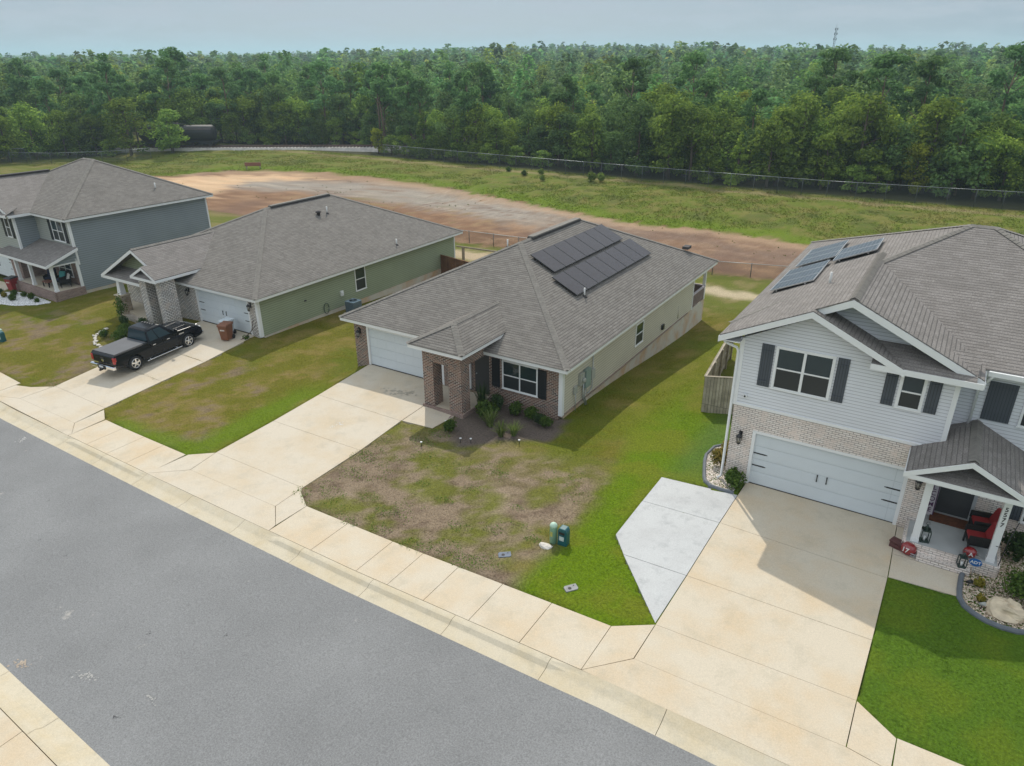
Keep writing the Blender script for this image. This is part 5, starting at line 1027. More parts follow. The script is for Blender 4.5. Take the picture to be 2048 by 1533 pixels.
for (x, y) in ((-36.0,49.35),(-32.3,50.3)): mb = MB(); mb.box(x-.09,y-.09,G(x,y)-.2,x+.09,y+.09,G(x,y)+1.3); mb.build('post', WOOD, rf)
pt = thing('patio_table', 'small blue topped table standing on the sand behind the sage house', 'table', (-31.6, 52.0, G(-31.6,52)), 0)
OFFS[pt.name] = (0,0,0); mb = MB(); mb.lathe([(.5,.70),(.52,.74),(.5,.78)], (0,0,0), 14); mb.build('tabletop', plain('blue_top', (.03,.10,.16), .5, .1), pt)
for a in range(3): mb = MB(); mb.tube([(.3*math.cos(a*2.1),.3*math.sin(a*2.1),.7),(.38*math.cos(a*2.1),.38*math.sin(a*2.1),0)], .03, 6); mb.build('leg', plain('blue_leg', (.05,.13,.2), .5, .1), pt)
# chain link fences
WIRE = plain('fence_wire', (.10,.115,.115), .5, .1, 3, metal=.3)
def chain_fence(label, pts, h=1.8, step=3.0, wire=.14, wd=.009, mat=WIRE):
    f = thing('chain_link_fence', label, 'fence', (pts[0][0], pts[0][1], G(*pts[0])), 0)
    rail = MB(); mesh = MB()
    for (a, b) in zip(pts, pts[1:]):
        L_ = math.dist(a, b); n = max(1, round(L_/step))
        P_ = [(a[0]+(b[0]-a[0])*k/n, a[1]+(b[1]-a[1])*k/n) for k in range(n+1)]
        Zs = [G(*p) for p in P_]
        for k, p in enumerate(P_[:-1] if b != pts[-1] else P_): m = MB(); m.tube([(p[0],p[1],Zs[k]-.1),(p[0],p[1],Zs[k]+h+.06)], .035, 6); m.build('post', mat, f)
        rail.tube([(p[0],p[1],z+h) for p, z in zip(P_, Zs)], .024, 5)
        m_ = int(L_/wire)
        for k in range(-int(h/wire), m_):
            for s in (0, 1):
                t0, t1 = k*wire, k*wire+h; za, zb = (0, h) if s == 0 else (h, 0)
                if t0 < 0: za = za+(zb-za)*(-t0)/h; t0 = 0
                if t1 > L_: zb = za+(zb-za)*(L_-t0)/(t1-t0); t1 = L_
                if t1-t0 < .05: continue
                g = [(a[0]+(b[0]-a[0])*t/L_, a[1]+(b[1]-a[1])*t/L_) for t in (t0, t1)]; z0, z1 = np.interp([t0, t1], np.linspace(0, L_, n+1), Zs)
                mesh.poly([(g[0][0],g[0][1],z0+za-wd),(g[1][0],g[1][1],z1+zb-wd),(g[1][0],g[1][1],z1+zb+wd),(g[0][0],g[0][1],z0+za+wd)])
    rail.build('top_rail', STEEL, f); mesh.build('mesh', mat, f, fix=False); return f
chain_fence('long chain link fence at the foot of the woods across the grassy bank', [(-90,100.3),(-64,98.3),(-46,97.8),(-30,97.4),(-15,97.6),(-2,99.5),(12,102.5)], 2.0, 3.0, .14, .006)
chain_fence('chain link fence in the grass at the far left before the woods', [(-175,52),(-137.5,67.2),(-128,80)], 1.9, 4.0, .2)
chain_fence('short galvanised chain link fence beside the woods at the far left', [(-160,58),(-143.5,66.0)], 2.4, 3.3, .2)
chain_fence('low chain link fence behind the back yards along the brown field', [(-62,53.8),(-44,57.4),(-30,58.2),(-17,59.0),(-2,63.0),(12,68.5)], 1.2, 3.0)

# ---------------------------------------------------------------- plants
LEAF_SHRUB = leafmat('leaf_shrub', (.05,.095,.018), (.14,.215,.045), .2, .4)
LEAF_YEL = leafmat('leaf_yellow', (.16,.15,.02), (.34,.28,.05), .15, .3)
LEAF_CROTON = leafmat('leaf_croton', (.10,.11,.015), (.40,.30,.09), .15, .3)
LEAF_GRASS = leafmat('leaf_blades', (.09,.14,.03), (.24,.29,.10), .25, .4)
LEAF_DARK = leafmat('leaf_dark', (.03,.06,.02), (.08,.13,.045), .2, .3)
LEAF_YEL2 = leafmat('leaf_wild', (.10,.16,.03), (.22,.29,.06), .2, .4)
STEM = plain('stem_brown', (.10,.07,.045), .9, .2, 6)
def quads(C, S, up=.0, elong=1.0, outward=None, spread=1.0):
    """n leaf quads at C, size S, tilted at random (biased outward)"""
    n = len(C); N = rng.normal(size=(n, 3)); N /= np.linalg.norm(N, axis=1)[:, None]
    if outward is not None: N = N*spread+outward; N /= np.linalg.norm(N, axis=1)[:, None]
    N[:, 2] += up; N /= np.linalg.norm(N, axis=1)[:, None]
    R = rng.normal(size=(n, 3)); U = np.cross(N, R); U /= np.linalg.norm(U, axis=1)[:, None]; W = np.cross(N, U)
    S = np.asarray(S)[:, None]*np.ones((n, 1)); a = U*S; b = W*S*elong
    V = np.stack([C-a*.9-b*.35, C+b*-.75+a*.15, C+a*.95+b*.1, C+b*.8-a*.1], 1).reshape(-1, 3)
    return V, np.arange(4*n).reshape(n, 4)
def shrub_mesh(name, r, h, n, s, mat, lumps=7, seed=0, elong=1.0):
    g = np.random.default_rng(seed); L_ = []
    for k in range(lumps):
        a = g.uniform(0, 6.28); rr = g.uniform(0, .55)*r; L_.append((rr*math.cos(a), rr*math.sin(a), h*g.uniform(.35, .68), r*g.uniform(.38, .6), h*g.uniform(.25, .4)))
    C = []; O = []
    for k in range(n):
        x, y, z, a, b = L_[g.integers(lumps)]; d = g.normal(size=3); d /= np.linalg.norm(d); q = g.uniform(.55, 1.08)
        C.append((x+d[0]*a*q, y+d[1]*a*q, max(.02, z+d[2]*b*q))); O.append(d)
    V, Q = quads(np.array(C), g.uniform(.6, 1.3, n)*s, .2, elong, np.array(O), .8)
    return npmesh(name, V, Q, mat)
def blades_mesh(name, n, h, r, wd, mat, seed=0, droop=.6):
    g = np.random.default_rng(seed); V = []; Q = []
    for k in range(n):
        a = g.uniform(0, 6.28); l = h*g.uniform(.6, 1.1); sp = g.uniform(.15, 1)*r; b0 = g.uniform(0, .25)*r; d = np.array([math.cos(a), math.sin(a), 0]); s = np.array([-d[1], d[0], 0])*wd
        i = len(V)
        for t in (0, .35, .7, 1): p = d*(b0+sp*t**1.6)+np.array([0, 0, l*(t-droop*.55*t**2.5*sp/r)]); w_ = (1, .9, .6, .12)[int(t*3+.01)]; V += [p-s*w_, p+s*w_]
        for j in range(3): Q.append((i+2*j, i+2*j+1, i+2*j+3, i+2*j+2))
    return npmesh(name, np.array(V), np.array(Q), mat)
def plant(name, me, loc, label, cat, sc_=1.0, rz=None, grp=None):
    o = npobj(name, me, (loc[0], loc[1], G(loc[0], loc[1])+.0 if len(loc) == 2 else loc[2])); o.scale = (sc_,)*3; o.rotation_euler = (0, 0, random.uniform(0, 6.28) if rz is None else rz)
    return tag(o, label, cat, grp)
S1 = shrub_mesh('shrub_round', .42, .72, 900, .045, LEAF_SHRUB, 7, 1); S2 = shrub_mesh('shrub_dark', .45, .9, 900, .05, LEAF_DARK, 8, 2); S3 = shrub_mesh('shrub_big', .75, .95, 2200, .05, LEAF_SHRUB, 12, 3)
S4 = shrub_mesh('croton', .5, .95, 800, .085, LEAF_CROTON, 7, 4, .55); S5 = shrub_mesh('yellow_small', .22, .36, 260, .04, LEAF_YEL, 4, 5); S6 = shrub_mesh('shrub_dense', .46, .84, 1500, .045, LEAF_SHRUB, 9, 6)
S7 = shrub_mesh('wild_weed', .6, 1.0, 700, .07, LEAF_YEL2, 9, 21)
B1 = blades_mesh('blade_clump', 90, .62, .42, .014, LEAF_GRASS, 1); B2 = blades_mesh('tall_blades', 80, 1.05, .35, .016, LEAF_DARK, 2, .3)
MU = 'plants in the mulch bed before the brown brick front'
for nm, me, l, lab, cat, k in (
    ('tall_grass_plant', B2, (-17.3,24.85), 'tall dark strappy plant against the right porch column of the brown brick house', 'plant', 1.1),
    ('shrub', S2, (-16.75,25.35), 'dark shrub between the tall strappy plant and the twin window', 'shrub', .72),
    ('shrub', S1, (-16.75,24.15), 'wide low green shrub at the middle of the mulch bed', 'shrub', 1.15),
    ('shrub', S1, (-15.65,25.3), 'rounded shrub under the twin window of the brown brick front', 'shrub', .85),
    ('shrub', S1, (-14.85,25.3), 'narrow upright shrub under the right shutter of the brown brick front', 'shrub', .8),
    ('shrub', S2, (-14.35,25.05), 'small twiggy dark shrub near the corner of the brown brick front', 'shrub', .55),
    ('shrub', S1, (-13.95,24.9), 'small yellow green shrub at the corner of the brown brick front', 'shrub', .7),
    ('grass_clump', B1, (-16.15,23.75), 'larger arching grass clump in the mulch bed', 'grass clump', 1.1),
    ('grass_clump', B1, (-15.2,23.2), 'pale arching grass clump at the front rim of the mulch bed', 'grass clump', .95),
    ('grass_clump', B1, (-14.75,23.55), 'silvery arching grass clump nearest the house corner', 'grass clump', .9),
    ('shrub', S1, (-17.25,22.3), 'feathery shrub at the left end of the mulch bed near the path', 'shrub', .75)):
    plant(nm, me, l, lab, cat, k*1.35, None, MU)
for (x, y, lab) in ((-16.35,21.75,'white solar path light at the left rim of the mulch bed'), (-15.95,21.95,'white solar path light in the middle of the mulch rim'), (-14.1,22.95,'white solar path light at the right rim of the mulch bed'), (-17.9,22.75,'pale path light amid weeds beside the front path'), (-17.6,20.6,'white path light standing alone in the dry lawn')):
    p = thing('path_light', lab, 'path light', (x, y, G(x, y)), 0, 'path lights around the mulch bed', local=True); m = MB(); m.lathe([(.015,-.05),(.015,.2)], (0,0,0), 6); m.build('stake', BLACK, p); m = MB(); m.lathe([(.03,.2),(.05,.22),(.05,.235),(.01,.24)], (0,0,0), 10); m.build('cap', WHITE, p)
# beds of the pale blue house
PEB = brickmat('pebbles', (.52,.44,.33), (.34,.27,.20), (.16,.12,.09), .06, .05, .01, bump=.8, c3=(.66,.58,.46), var=.35, vscale=8); 
def pebbles(name, poly, n, col, r, z=.02, lab=None):
    xs_ = [p[0] for p in poly]; ys_ = [p[1] for p in poly]; P_ = np.stack([rng.uniform(min(xs_), max(xs_), n*3), rng.uniform(min(ys_), max(ys_), n*3)], 1)
    P_ = P_[inpoly(P_[:, 0], P_[:, 1], poly)][:n]; k = len(P_); oc = np.array([(1,0,0),(0,1,0),(-1,0,0),(0,-1,0),(0,0,.6)], float)
    a = rng.uniform(0, 6.28, k); s = rng.uniform(.5, 1.5, k)*r; ca, sa = np.cos(a), np.sin(a); st = rng.uniform(.6, 1, k)
    X = oc[None, :, 0]*s[:, None]; Y = oc[None, :, 1]*(s*st)[:, None]; Z = oc[None, :, 2]*s[:, None]
    V = np.stack([X*ca[:, None]-Y*sa[:, None]+P_[:, 0:1], X*sa[:, None]+Y*ca[:, None]+P_[:, 1:2], Z+(Gn(P_[:, 0], P_[:, 1])+z)[:, None]], 2).reshape(-1, 3)
    b = (np.arange(k)*5)[:, None]; T_ = np.concatenate([b+np.array([[0,1,4]]), b+np.array([[1,2,4]]), b+np.array([[2,3,4]]), b+np.array([[3,0,4]])], 0)
    c = np.array(col)[rng.integers(0, len(col), k)]*rng.uniform(.75, 1.2, (k, 1)); return npobj(name, npmesh(name, V, T_, attrmat('pebble_'+name, fine=40, amp=.15, bump=0), np.repeat(c, 5, 0), tris=True))
EDGE4R = [(2.42,22.3),(2.36,21.86),(2.34,21.2),(2.36,20.8),(2.5,20.46),(2.75,20.24),(3.05,20.08),(3.4,20.02),(3.75,20.05),(4.2,20.25),(4.8,20.6),(5.6,21.0)]
EDGE4L = [(-5.7,26.5),(-6.31,26.44),(-6.62,26.15),(-6.7,25.4),(-6.6,24.9),(-6.42,24.3),(-6.2,23.6),(-6.05,23.25),(-5.75,22.98),(-5.35,22.88),(-4.88,22.84)]
def edging(pts, label, w_=.15):
    m = MB(); R_ = []
    for k, p in enumerate(pts):
        a = Vector(pts[max(k-1, 0)]); b = Vector(pts[min(k+1, len(pts)-1)]); d = (b-a).normalized(); nx_ = Vector((-d.y, d.x)); z = G(*p)
        R_.append(m.add([(p[0]+nx_.x*u, p[1]+nx_.y*u, z+h) for u, h in ((-w_*.55,-.1),(-w_*.5,.05),(-w_*.25,.10),(w_*.25,.10),(w_*.5,.05),(w_*.55,-.1))]))
    for k in range(len(pts)-1):
        for j in range(6): m.f.append([R_[k][j], R_[k+1][j], R_[k+1][(j+1) % 6], R_[k][(j+1) % 6]])
    m.f.append(R_[0][:]); m.f.append(R_[-1][::-1])
    return tag(m.build('garden_edging', plain('edging_grey', (.13,.145,.165), .8, .15, 4, bump=.2), None, (0,0,0)), label, 'edging')
edging(EDGE4R, 'curving dark grey kerb edging round the pebble bed beside the porch'); edging(EDGE4L, 'curving grey kerb edging round the narrow bed at the garage corner', .13)
bedR = EDGE4R+[(5.6,24.9),(3.3,24.8),(3.3,22.35),(2.6,22.3)]; bedL = EDGE4L+[(-4.95,23.6),(-5.5,23.7),(-5.5,26.4)]
tag(pebbles('pebbles', bedR, 9000, [(.60,.50,.38),(.42,.33,.24),(.70,.62,.50),(.30,.23,.17)], .028), kind='stuff'); tag(pebbles('pebbles', bedL, 3500, [(.62,.56,.5),(.5,.42,.36),(.7,.66,.6)], .026), kind='stuff')
BD = 'plants in the beds of the pale blue house'
plant('shrub', S6, (-5.05,23.3), 'dense round dark green shrub at the garage corner beside the driveway', 'shrub', 1.0, None, BD); plant('croton', S4, (-5.95,24.6), 'yellow variegated croton behind the round shrub at the garage corner', 'shrub', .85, None, BD); plant('croton', S4, (-5.95,25.6), 'green and yellow croton at the back of the narrow corner bed', 'shrub', .75, None, BD)
plant('shrub', S3, (3.95,21.75), 'large leafy light green shrub in the pebble bed by the porch', 'shrub', 1.05, None, BD); plant('shrub', S2, (3.75,23.6), 'tall dark shrub against the wall beside the porch post', 'shrub', 1.3, None, BD); plant('shrub', S3, (5.0,22.6), 'leafy shrub behind the large one at the wall', 'shrub', .95, None, BD)
plant('small_plant', S5, (2.85,21.65), 'small bright yellow plant near the edging of the pebble bed', 'plant', 1.1, None, BD); plant('small_plant', S5, (2.88,20.95), 'small yellow and red plant near the boulder', 'plant', .9, None, BD)
for (x, y, l) in ((2.55,21.5,'black garden spotlight beside the bright yellow plant'), (2.9,20.6,'grey garden spotlight between edging and boulder')):
    p = thing('garden_spotlight', l, 'spotlight', (x, y, G(x,y)), 0, None, local=True); m = MB(); m.lathe([(.015,-.05),(.015,.14)], (0,0,0), 6); m.build('stake', BLACK, p); m = MB(); m.tube([(-.06,.03,.14),(.06,-.03,.24)], [.04,.06], 8); m.build('lamp_head', BLACK if x < 2.6 else GREYBOX, p)
# porch furnishings of the pale blue house
def lantern_floor(loc, k, label):
    p = thing('floor_lantern', label, 'lantern', loc, rad(12), None, local=True); m = MB(); s = .11*k
    m.box(-s,-s,0,s,s,.03); m.box(-s,-s,.36*k,s,s,.39*k)
    for (a, b) in ((-1,-1),(1,-1),(1,1),(-1,1)): m.box(a*s-.012,b*s-.012,.03,a*s+.012,b*s+.012,.36*k)
    m.lathe([(s*1.0,.39*k),(.03,.50*k),(.03,.54*k)], (0,0,0), 4); m.tube([(-.05,0,.54*k),(-.04,0,.62*k),(.04,0,.62*k),(.05,0,.54*k)], .008, 5); m.build('frame', plain('lantern_green_black', (.03,.05,.045), .4, .1), p)
    m = MB(); m.lathe([(.035,.03),(.035,.18)], (0,0,0), 8); m.build('candle', WHITE, p)
lantern_floor((1.2,22.72,FLZ), 1.15, 'dark green metal lantern beside the left porch post'); lantern_floor((2.3,22.2,.17), .95, 'black metal lantern on the porch step near the blue sign')
RED = plain('cushion_red', (.30,.018,.022), .8, .12, 6); WICK = brickmat('wicker_black', (.03,.028,.028), (.045,.042,.04), (.01,.01,.01), .03, .02, .004, bump=.6)
def chair(loc, rz, label, seatm, wick, grp=None, cush=None):
    p = thing('porch_chair', label, 'chair', loc, rz, grp, local=True)
    m = MB(); m.box(-.33,-.33,.26,.33,.33,.36); m.build('seat', wick, p, bevel=.02)
    m = MB(); m.box(-.29,-.30,.36,.29,.26,.47); m.build('seat_cushion', seatm, p, bevel=.04)
    m = MB(); i = m.add([(-.33,.28,.30),(.33,.28,.30),(.33,.38,.30),(-.33,.38,.30),(-.31,.46,.98),(.31,.46,.98),(.31,.52,.96),(-.31,.52,.96)])
    for q in ((3,2,1,0),(4,5,6,7),(0,1,5,4),(1,2,6,5),(2,3,7,6),(3,0,4,7)): m.f.append([i[j] for j in q])
    m.build('backrest', wick, p, bevel=.03)
    m = MB(); i = m.add([(-.27,.17,.47),(.27,.17,.47),(.27,.29,.47),(-.27,.29,.47),(-.27,.32,.93),(.27,.32,.93),(.27,.44,.93),(-.27,.44,.93)])
    for q in ((3,2,1,0),(4,5,6,7),(0,1,5,4),(1,2,6,5),(2,3,7,6),(3,0,4,7)): m.f.append([i[j] for j in q])
    m.build('back_cushion', cush or seatm, p, bevel=.04)
    for s in (-1, 1):
        m = MB(); m.box(s*.33-.04,-.34,.36,s*.33+.04,.36,.62); m.build('armrest', wick, p, bevel=.03)
        for y in (-.30, .33): m = MB(); m.box(s*.30-.025,y-.025,0,s*.30+.025,y+.025,.27); m.build('leg', BLACK, p)
    return p
chair((2.72,24.1,FLZ), rad(-80), 'red cushioned wicker chair farther back on the porch near the front door', RED, WICK); chair((2.62,23.15,FLZ), rad(-80), 'red cushioned wicker chair nearer the porch step behind the red figure', RED, WICK)
sp = thing('side_table', 'small dark side table between the two red porch chairs', 'table', (2.75,23.62,FLZ), 0, None, local=True); m = MB(); m.box(-.2,-.16,.42,.2,.16,.46); m.build('tabletop', WICK, sp)
for a, b in ((-1,-1),(1,-1),(1,1),(-1,1)): m = MB(); m.box(a*.17-.015,b*.13-.015,0,a*.17+.015,b*.13+.015,.42); m.build('leg', BLACK, sp)
MATB = plain('doormat_brown', (.13,.045,.02), .95, .4, 9); mt_ = MB(); mt_.box(1.25,24.05,FLZ+.003,2.45,24.62,FLZ+.03); tag(mt_.build('doormat', MATB, None, (1.85,24.3,FLZ)), 'brown doormat in front of the charcoal front door', 'doormat')
bn = thing('welcome_board', 'tall narrow welcome board in purple and white leaning beside the front door', 'sign', (1.2,24.5,FLZ), 0, None, local=True); PUR = plain('board_white', (.62,.58,.62), .6, .05); PU2 = plain('board_purple', (.10,.03,.10), .6, .1)
m = MB(); i = m.add([(-.11,-.10,0),(.11,-.10,0),(.11,-.06,0),(-.11,-.06,0),(-.11,.22,1.5),(.11,.22,1.5),(.11,.25,1.5),(-.11,.25,1.5)])
for q in ((3,2,1,0),(4,5,6,7),(0,1,5,4),(1,2,6,5),(2,3,7,6),(3,0,4,7)): m.f.append([i[j] for j in q])
m.build('board', PUR, bn); lt = math.atan2(.32, 1.5)
letters('W\nE\nL\nC\nO\nM\nE', (0, .052, .76), .215, PU2, bn, rotx=math.pi/2-lt, line=.92)
for s in (-1, 1): m = MB(); m.bar((s*.125,-.085,0),(s*.125,.235,1.5), .03, .05, (0,1,0)); m.build('border', PU2, bn)
# red ornaments
LETW = plain('letter_white', (.75,.74,.72), .5, .03)
def helmet(loc, rz, label, k, txt):
    p = thing('helmet_ornament', label, 'ornament', loc, rz, None, local=True); m = MB(); m.lathe([(.10,.0),(.15,.05),(.17,.14),(.15,.24),(.09,.30),(.01,.32)], (0,0,0), 14); o = m.build('shell', plain('gloss_red', (.25,.012,.016), .18, .08, coat=.8), p); o.scale = (k*1.15, k, k)
    m = MB()
    for zz in (.06, .12): m.tube([(.12,-.12,zz),(.25,-.06,zz-.01),(.25,.06,zz-.01),(.12,.12,zz)], .013, 6)
    m.tube([(.25,0,.05),(.25,0,.12)], .013, 6); o = m.build('face_bar', plain('bar_grey', (.35,.35,.36), .5, .1), p); o.scale = (k,)*3
    l = letters(txt, (0, -.155*k, .17*k), .17*k, LETW, p, rotx=math.pi/2-.12, ext=.02); return p
helmet((.85,22.3,.0), rad(-25), 'larger red helmet ornament standing on the paving by the left porch post', 1.25, '17'); helmet((2.45,22.55,FLZ+.02), rad(10), 'red helmet ornament with white letter A at the porch edge', 1.0, 'A')
gb = MB(); gb.box(-.22,-.13,0,.22,.13,.20); gb.box(-.24,-.15,.20,.24,.15,.24); gb.box(-.10,-.16,.08,.10,-.13,.16); tag(gb.build('ornament_crate', plain('crate_dark_red', (.10,.035,.035), .6, .3, 7), None, (.55,22.45,.005), rad(-20)), 'small dark red crate beside the larger helmet ornament', 'crate')
sg = thing('yard_sign', 'small blue oval security sign on a stake beside the porch step', 'sign', (2.62,22.12,G(2.62,22.12)), 0, None, local=True); m = MB(); m.lathe([(.012,-.1),(.012,.42)], (0,0,0), 6); m.build('stake', STEEL, sg)
m = MB(); a = m.add([(.17*math.cos(t), -.03, .52+.13*math.sin(t)) for t in np.linspace(0, 2*math.pi, 25)[:-1]]); b = m.add([(.17*math.cos(t), -.012, .52+.13*math.sin(t)) for t in np.linspace(0, 2*math.pi, 25)[:-1]]); m.f.append(a); m.f.append(b[::-1])
for j in range(24): m.f.append([a[j], b[j], b[(j+1) % 24], a[(j+1) % 24]])
pl = m.build('panel', plain('sign_blue', (.015,.12,.36), .4, .05), sg); letters('ADT', (0, -.034, .52), .14, LETW, pl)
mb = MB(); mb.tube([(3.2,22.45,G(3.2,22.45)-.1),(3.28,22.6,1.2),(3.42,22.8,1.85)], .014, 6); mb.tube([(3.28,22.6,.95),(3.02,22.5,1.02)], .01, 5); tag(mb.build('shepherd_hook', BLACK, None, (3.2,22.45,0)), 'thin black shepherd hook rod in the pebble bed by the porch post', 'garden hook')
# slate house porch things, in the house frame
def h1(u, v, z=0): c, s = math.cos(rad(-1.85)), math.sin(rad(-1.85)); return (-54.88+u*c-v*s, 26.82+u*s+v*c, -1.52+z)
TEAL = plain('cushion_teal', (.06,.30,.30), .8, .1, 5); CWH = plain('cushion_white', (.60,.58,.56), .8, .08, 5); CNV = plain('cushion_navy', (.02,.025,.06), .8, .1, 5)
chair(h1(-1.9,-.75,PZ_), rad(15), 'wicker chair with teal cushion on the slate house porch', CNV, WICK, None, TEAL); chair(h1(-1.0,-.85,PZ_), rad(-20), 'wicker chair with white cushion on the slate house porch', CNV, WICK, None, CWH); chair(h1(-3.0,-.9,PZ_), rad(40), 'dark wicker chair left of the others on the slate house porch', CNV, WICK)
pt = thing('porch_table', 'low dark table before the chairs on the slate house porch', 'table', h1(-2.1,-1.5,PZ_), rad(3), None, local=True); m = MB(); m.box(-.4,-.25,.36,.4,.25,.42); m.build('tabletop', plain('table_rust', (.20,.08,.05), .6, .2), pt)
for a, b in ((-1,-1),(1,-1),(1,1),(-1,1)): m = MB(); m.box(a*.35-.03,b*.2-.03,0,a*.35+.03,b*.2+.03,.36); m.build('leg', WICK, pt)
ROCKP = [(h1(u,v)[0], h1(u,v)[1]) for u, v in ((-.2,-2.45),(-.7,-3.2),(-2.0,-4.05),(-3.6,-4.5),(-5.2,-4.3),(-6.4,-4.2),(-6.6,-3.3),(-5.6,-2.6),(-4.5,-2.4),(-2,-2.35))]
tag(pebbles('white_pebbles', ROCKP, 4500, [(.72,.72,.72),(.60,.61,.62),(.80,.80,.80)], .07, .015), kind='stuff')
for (u, v, me, k, l) in ((-4.7,-3.0,S1,.75,'at the back near the brick step'), (-3.6,-2.8,S1,.7,'close to the porch middle'), (-2.3,-2.8,S1,.85,'close to the porch corner'), (-3.4,-3.75,S1,.8,'in the middle of the front'), (-4.9,-3.6,S5,1.5,'with bright yellow leaves'), (-5.9,-3.4,S2,.6,'at the far left rim'), (-1.2,-2.9,S1,.6,'nearest the porch corner post'), (-4.2,-3.3,S1,.6,'next to the yellow one')):
    q = h1(u, v); plant('small_shrub', me, (q[0], q[1]), 'small shrub in the white rock bed, '+l, 'shrub', k, None, 'shrubs in the white rock bed')
# sage house bed: white stones and shrubs along the porch and driveway
BP = [(-46.0,24.2),(-45.2,22.6),(-44.6,21.4),(-43.3,20.9),(-41.2,21.0),(-40.4,21.6),(-40.4,24.0),(-43,24.2)]
for k in range(34):
    t = k/33*4; i = min(3, int(t)); f = t-i; ch = [(-45.4,22.9),(-45.0,21.9),(-43.9,21.2),(-42.2,20.7),(-40.7,20.6)]; x = ch[i][0]+(ch[i+1][0]-ch[i][0])*f+random.uniform(-.12,.12); y = ch[i][1]+(ch[i+1][1]-ch[i][1])*f+random.uniform(-.1,.1); m = MB(); m.blob((0,0,.05), (random.uniform(.07,.15), random.uniform(.06,.11), .06), k, .2, 1)
    tag(m.build('edging_stone', STONE, None, (0,0,0)), 'white edging stone in the row round the bed beside the pickup', 'stone', 'white edging stones round the bed').location = (x, y, G(x, y))
BD2 = 'plants in the bed beside the pickup'
for nm, me, l, lab, k in (('shrub', S3, (-42.2,22.1), 'wide leafy green shrub beside the pickup bed', .95), ('shrub', S3, (-41.4,23.2), 'leafy shrub close to the pickup cab', .9), ('shrub', S2, (-44.6,23.7), 'dark round shrub in front of the stone pier', .85), ('shrub', S3, (-43.3,22.9), 'low spreading shrub in the middle of the bed by the pickup', .8), ('shrub', S1, (-43.9,21.9), 'light green small shrub just inside the white edging stones', .9), ('shrub', S2, (-42.6,23.8), 'dark shrub against the porch floor of the sage house', 1.0)): plant(nm, me, l, lab, 'shrub', k, None, BD2)
yt = thing('young_tree', 'young thin yellow green tree in front of the stone pier', 'tree', (-45.2,23.9,G(-45.2,23.9)), 0, None, local=True); m = MB(); m.tube([(0,0,-.05),(.05,0,.6),(-.03,.05,1.2),(.04,0,1.9)], [.035,.03,.02,.008], 6); m.build('trunk', STEM, yt); c_ = npobj('crown', shrub_mesh('young_crown', .55, 2.1, 420, .06, LEAF_YEL if False else LEAF_SHRUB, 9, 9)); c_.parent = yt
vn_ = thing('bare_vine', 'bare twisted vine at the corner of the sage house garage', 'plant', (-35.0,25.9,G(-35.0,25.9)), 0, None, local=True); m = MB(); m.tube([(-.5,-.4,0),(-.3,-.2,.12),(.0,.1,.5),(.05,.25,1.0),(.12,.3,1.5)], [.03,.03,.025,.02,.01], 5); m.tube([(.0,.1,.5),(.3,.2,.9),(.35,.28,1.1)], [.018,.014,.006], 5); m.build('stem', STEM, vn_)
cr_ = npobj('leaves', shrub_mesh('vine_leaf', .3, .3, 90, .05, LEAF_SHRUB, 4, 12)); cr_.parent = vn_; cr_.location = (-.25, -.25, 0)

# ---------------------------------------------------------------- lawn blades and weeds (nobody could count them)
GRASSM = attrmat('grass_blade', fine=6, amp=.2, transl=.35, bump=0)
def tufts(name, P_, h, wd, col, nb=3, lean=.6):
    k = len(P_); z = Gn(P_[:, 0], P_[:, 1]); V = []; C = []
    for b in range(nb):
        a = rng.uniform(0, 6.28, k); l = h*rng.uniform(.5, 1.3, k); s = wd*rng.uniform(.7, 1.3, k); ln = rng.uniform(0, lean, k)*l; px = P_[:, 0]+rng.normal(0, .5, k)*wd*2; py = P_[:, 1]+rng.normal(0, .5, k)*wd*2; b2 = a+rng.uniform(-1.2, 1.2, k)
        V.append(np.stack([np.stack([px-np.sin(a)*s, py+np.cos(a)*s, z-.01], 1), np.stack([px+np.sin(a)*s, py-np.cos(a)*s, z-.01], 1), np.stack([px+np.cos(b2)*ln, py+np.sin(b2)*ln, z+l], 1)], 1).reshape(-1, 3)); C.append(np.repeat(col*rng.uniform(.75, 1.3, (k, 1)), 3, 0))
    V = np.concatenate(V); C = np.concatenate(C); return tag(npobj(name, npmesh(name, V, np.arange(len(V)).reshape(-1, 3), GRASSM, C, tris=True)), kind='stuff')
def sample(n, x0, x1, y0, y1, skip=(), near=True):
    P_ = np.stack([rng.uniform(x0, x1, n), rng.uniform(y0, y1, n)], 1); keep = np.ones(n, bool)
    for S_ in skip: keep &= ~inpoly(P_[:, 0], P_[:, 1], S_)
    return P_[keep]
OVER = lambda P_: np.max([sdpoly(P_[:, 0], P_[:, 1], S_) for S_ in ALLSLAB], axis=0)
HOUSES = [[(-26.4,25.9),(-13.6,25.9),(-13.6,46.5),(-26.4,46.5)],[(-48.1,26.2),(-34.5,26.2),(-34.5,46.3),(-48.1,46.3)],[(-5.6,23.7),(7.8,23.7),(7.8,38.4),(-5.6,38.4)],[(-69,26),(-54.7,26.7),(-55.5,40.4),(-69,39)],[(-20,23.2),(-17.5,23.2),(-17.5,26),(-20,26)],[(-61.5,24.3),(-54.3,24.3),(-54.3,27),(-61.5,27)],[(-46.9,24.2),(-40.8,24.2),(-40.8,26.5),(-48,26.5)]]
SK = HOUSES+[MULCH3, bedR, bedL, ROCKP, BP]
P_ = sample(330000, -56, 6, 13.4, 50, SK); P_ = P_[P_[:, 1] > np.interp(P_[:, 0], EX, EY)+.8]; P_ = P_[OVER(P_) < np.where(P_[:, 0] < -9, .06*fbm(P_[:, 0]*3, P_[:, 1]*3, 19)*2-.02, .004)]
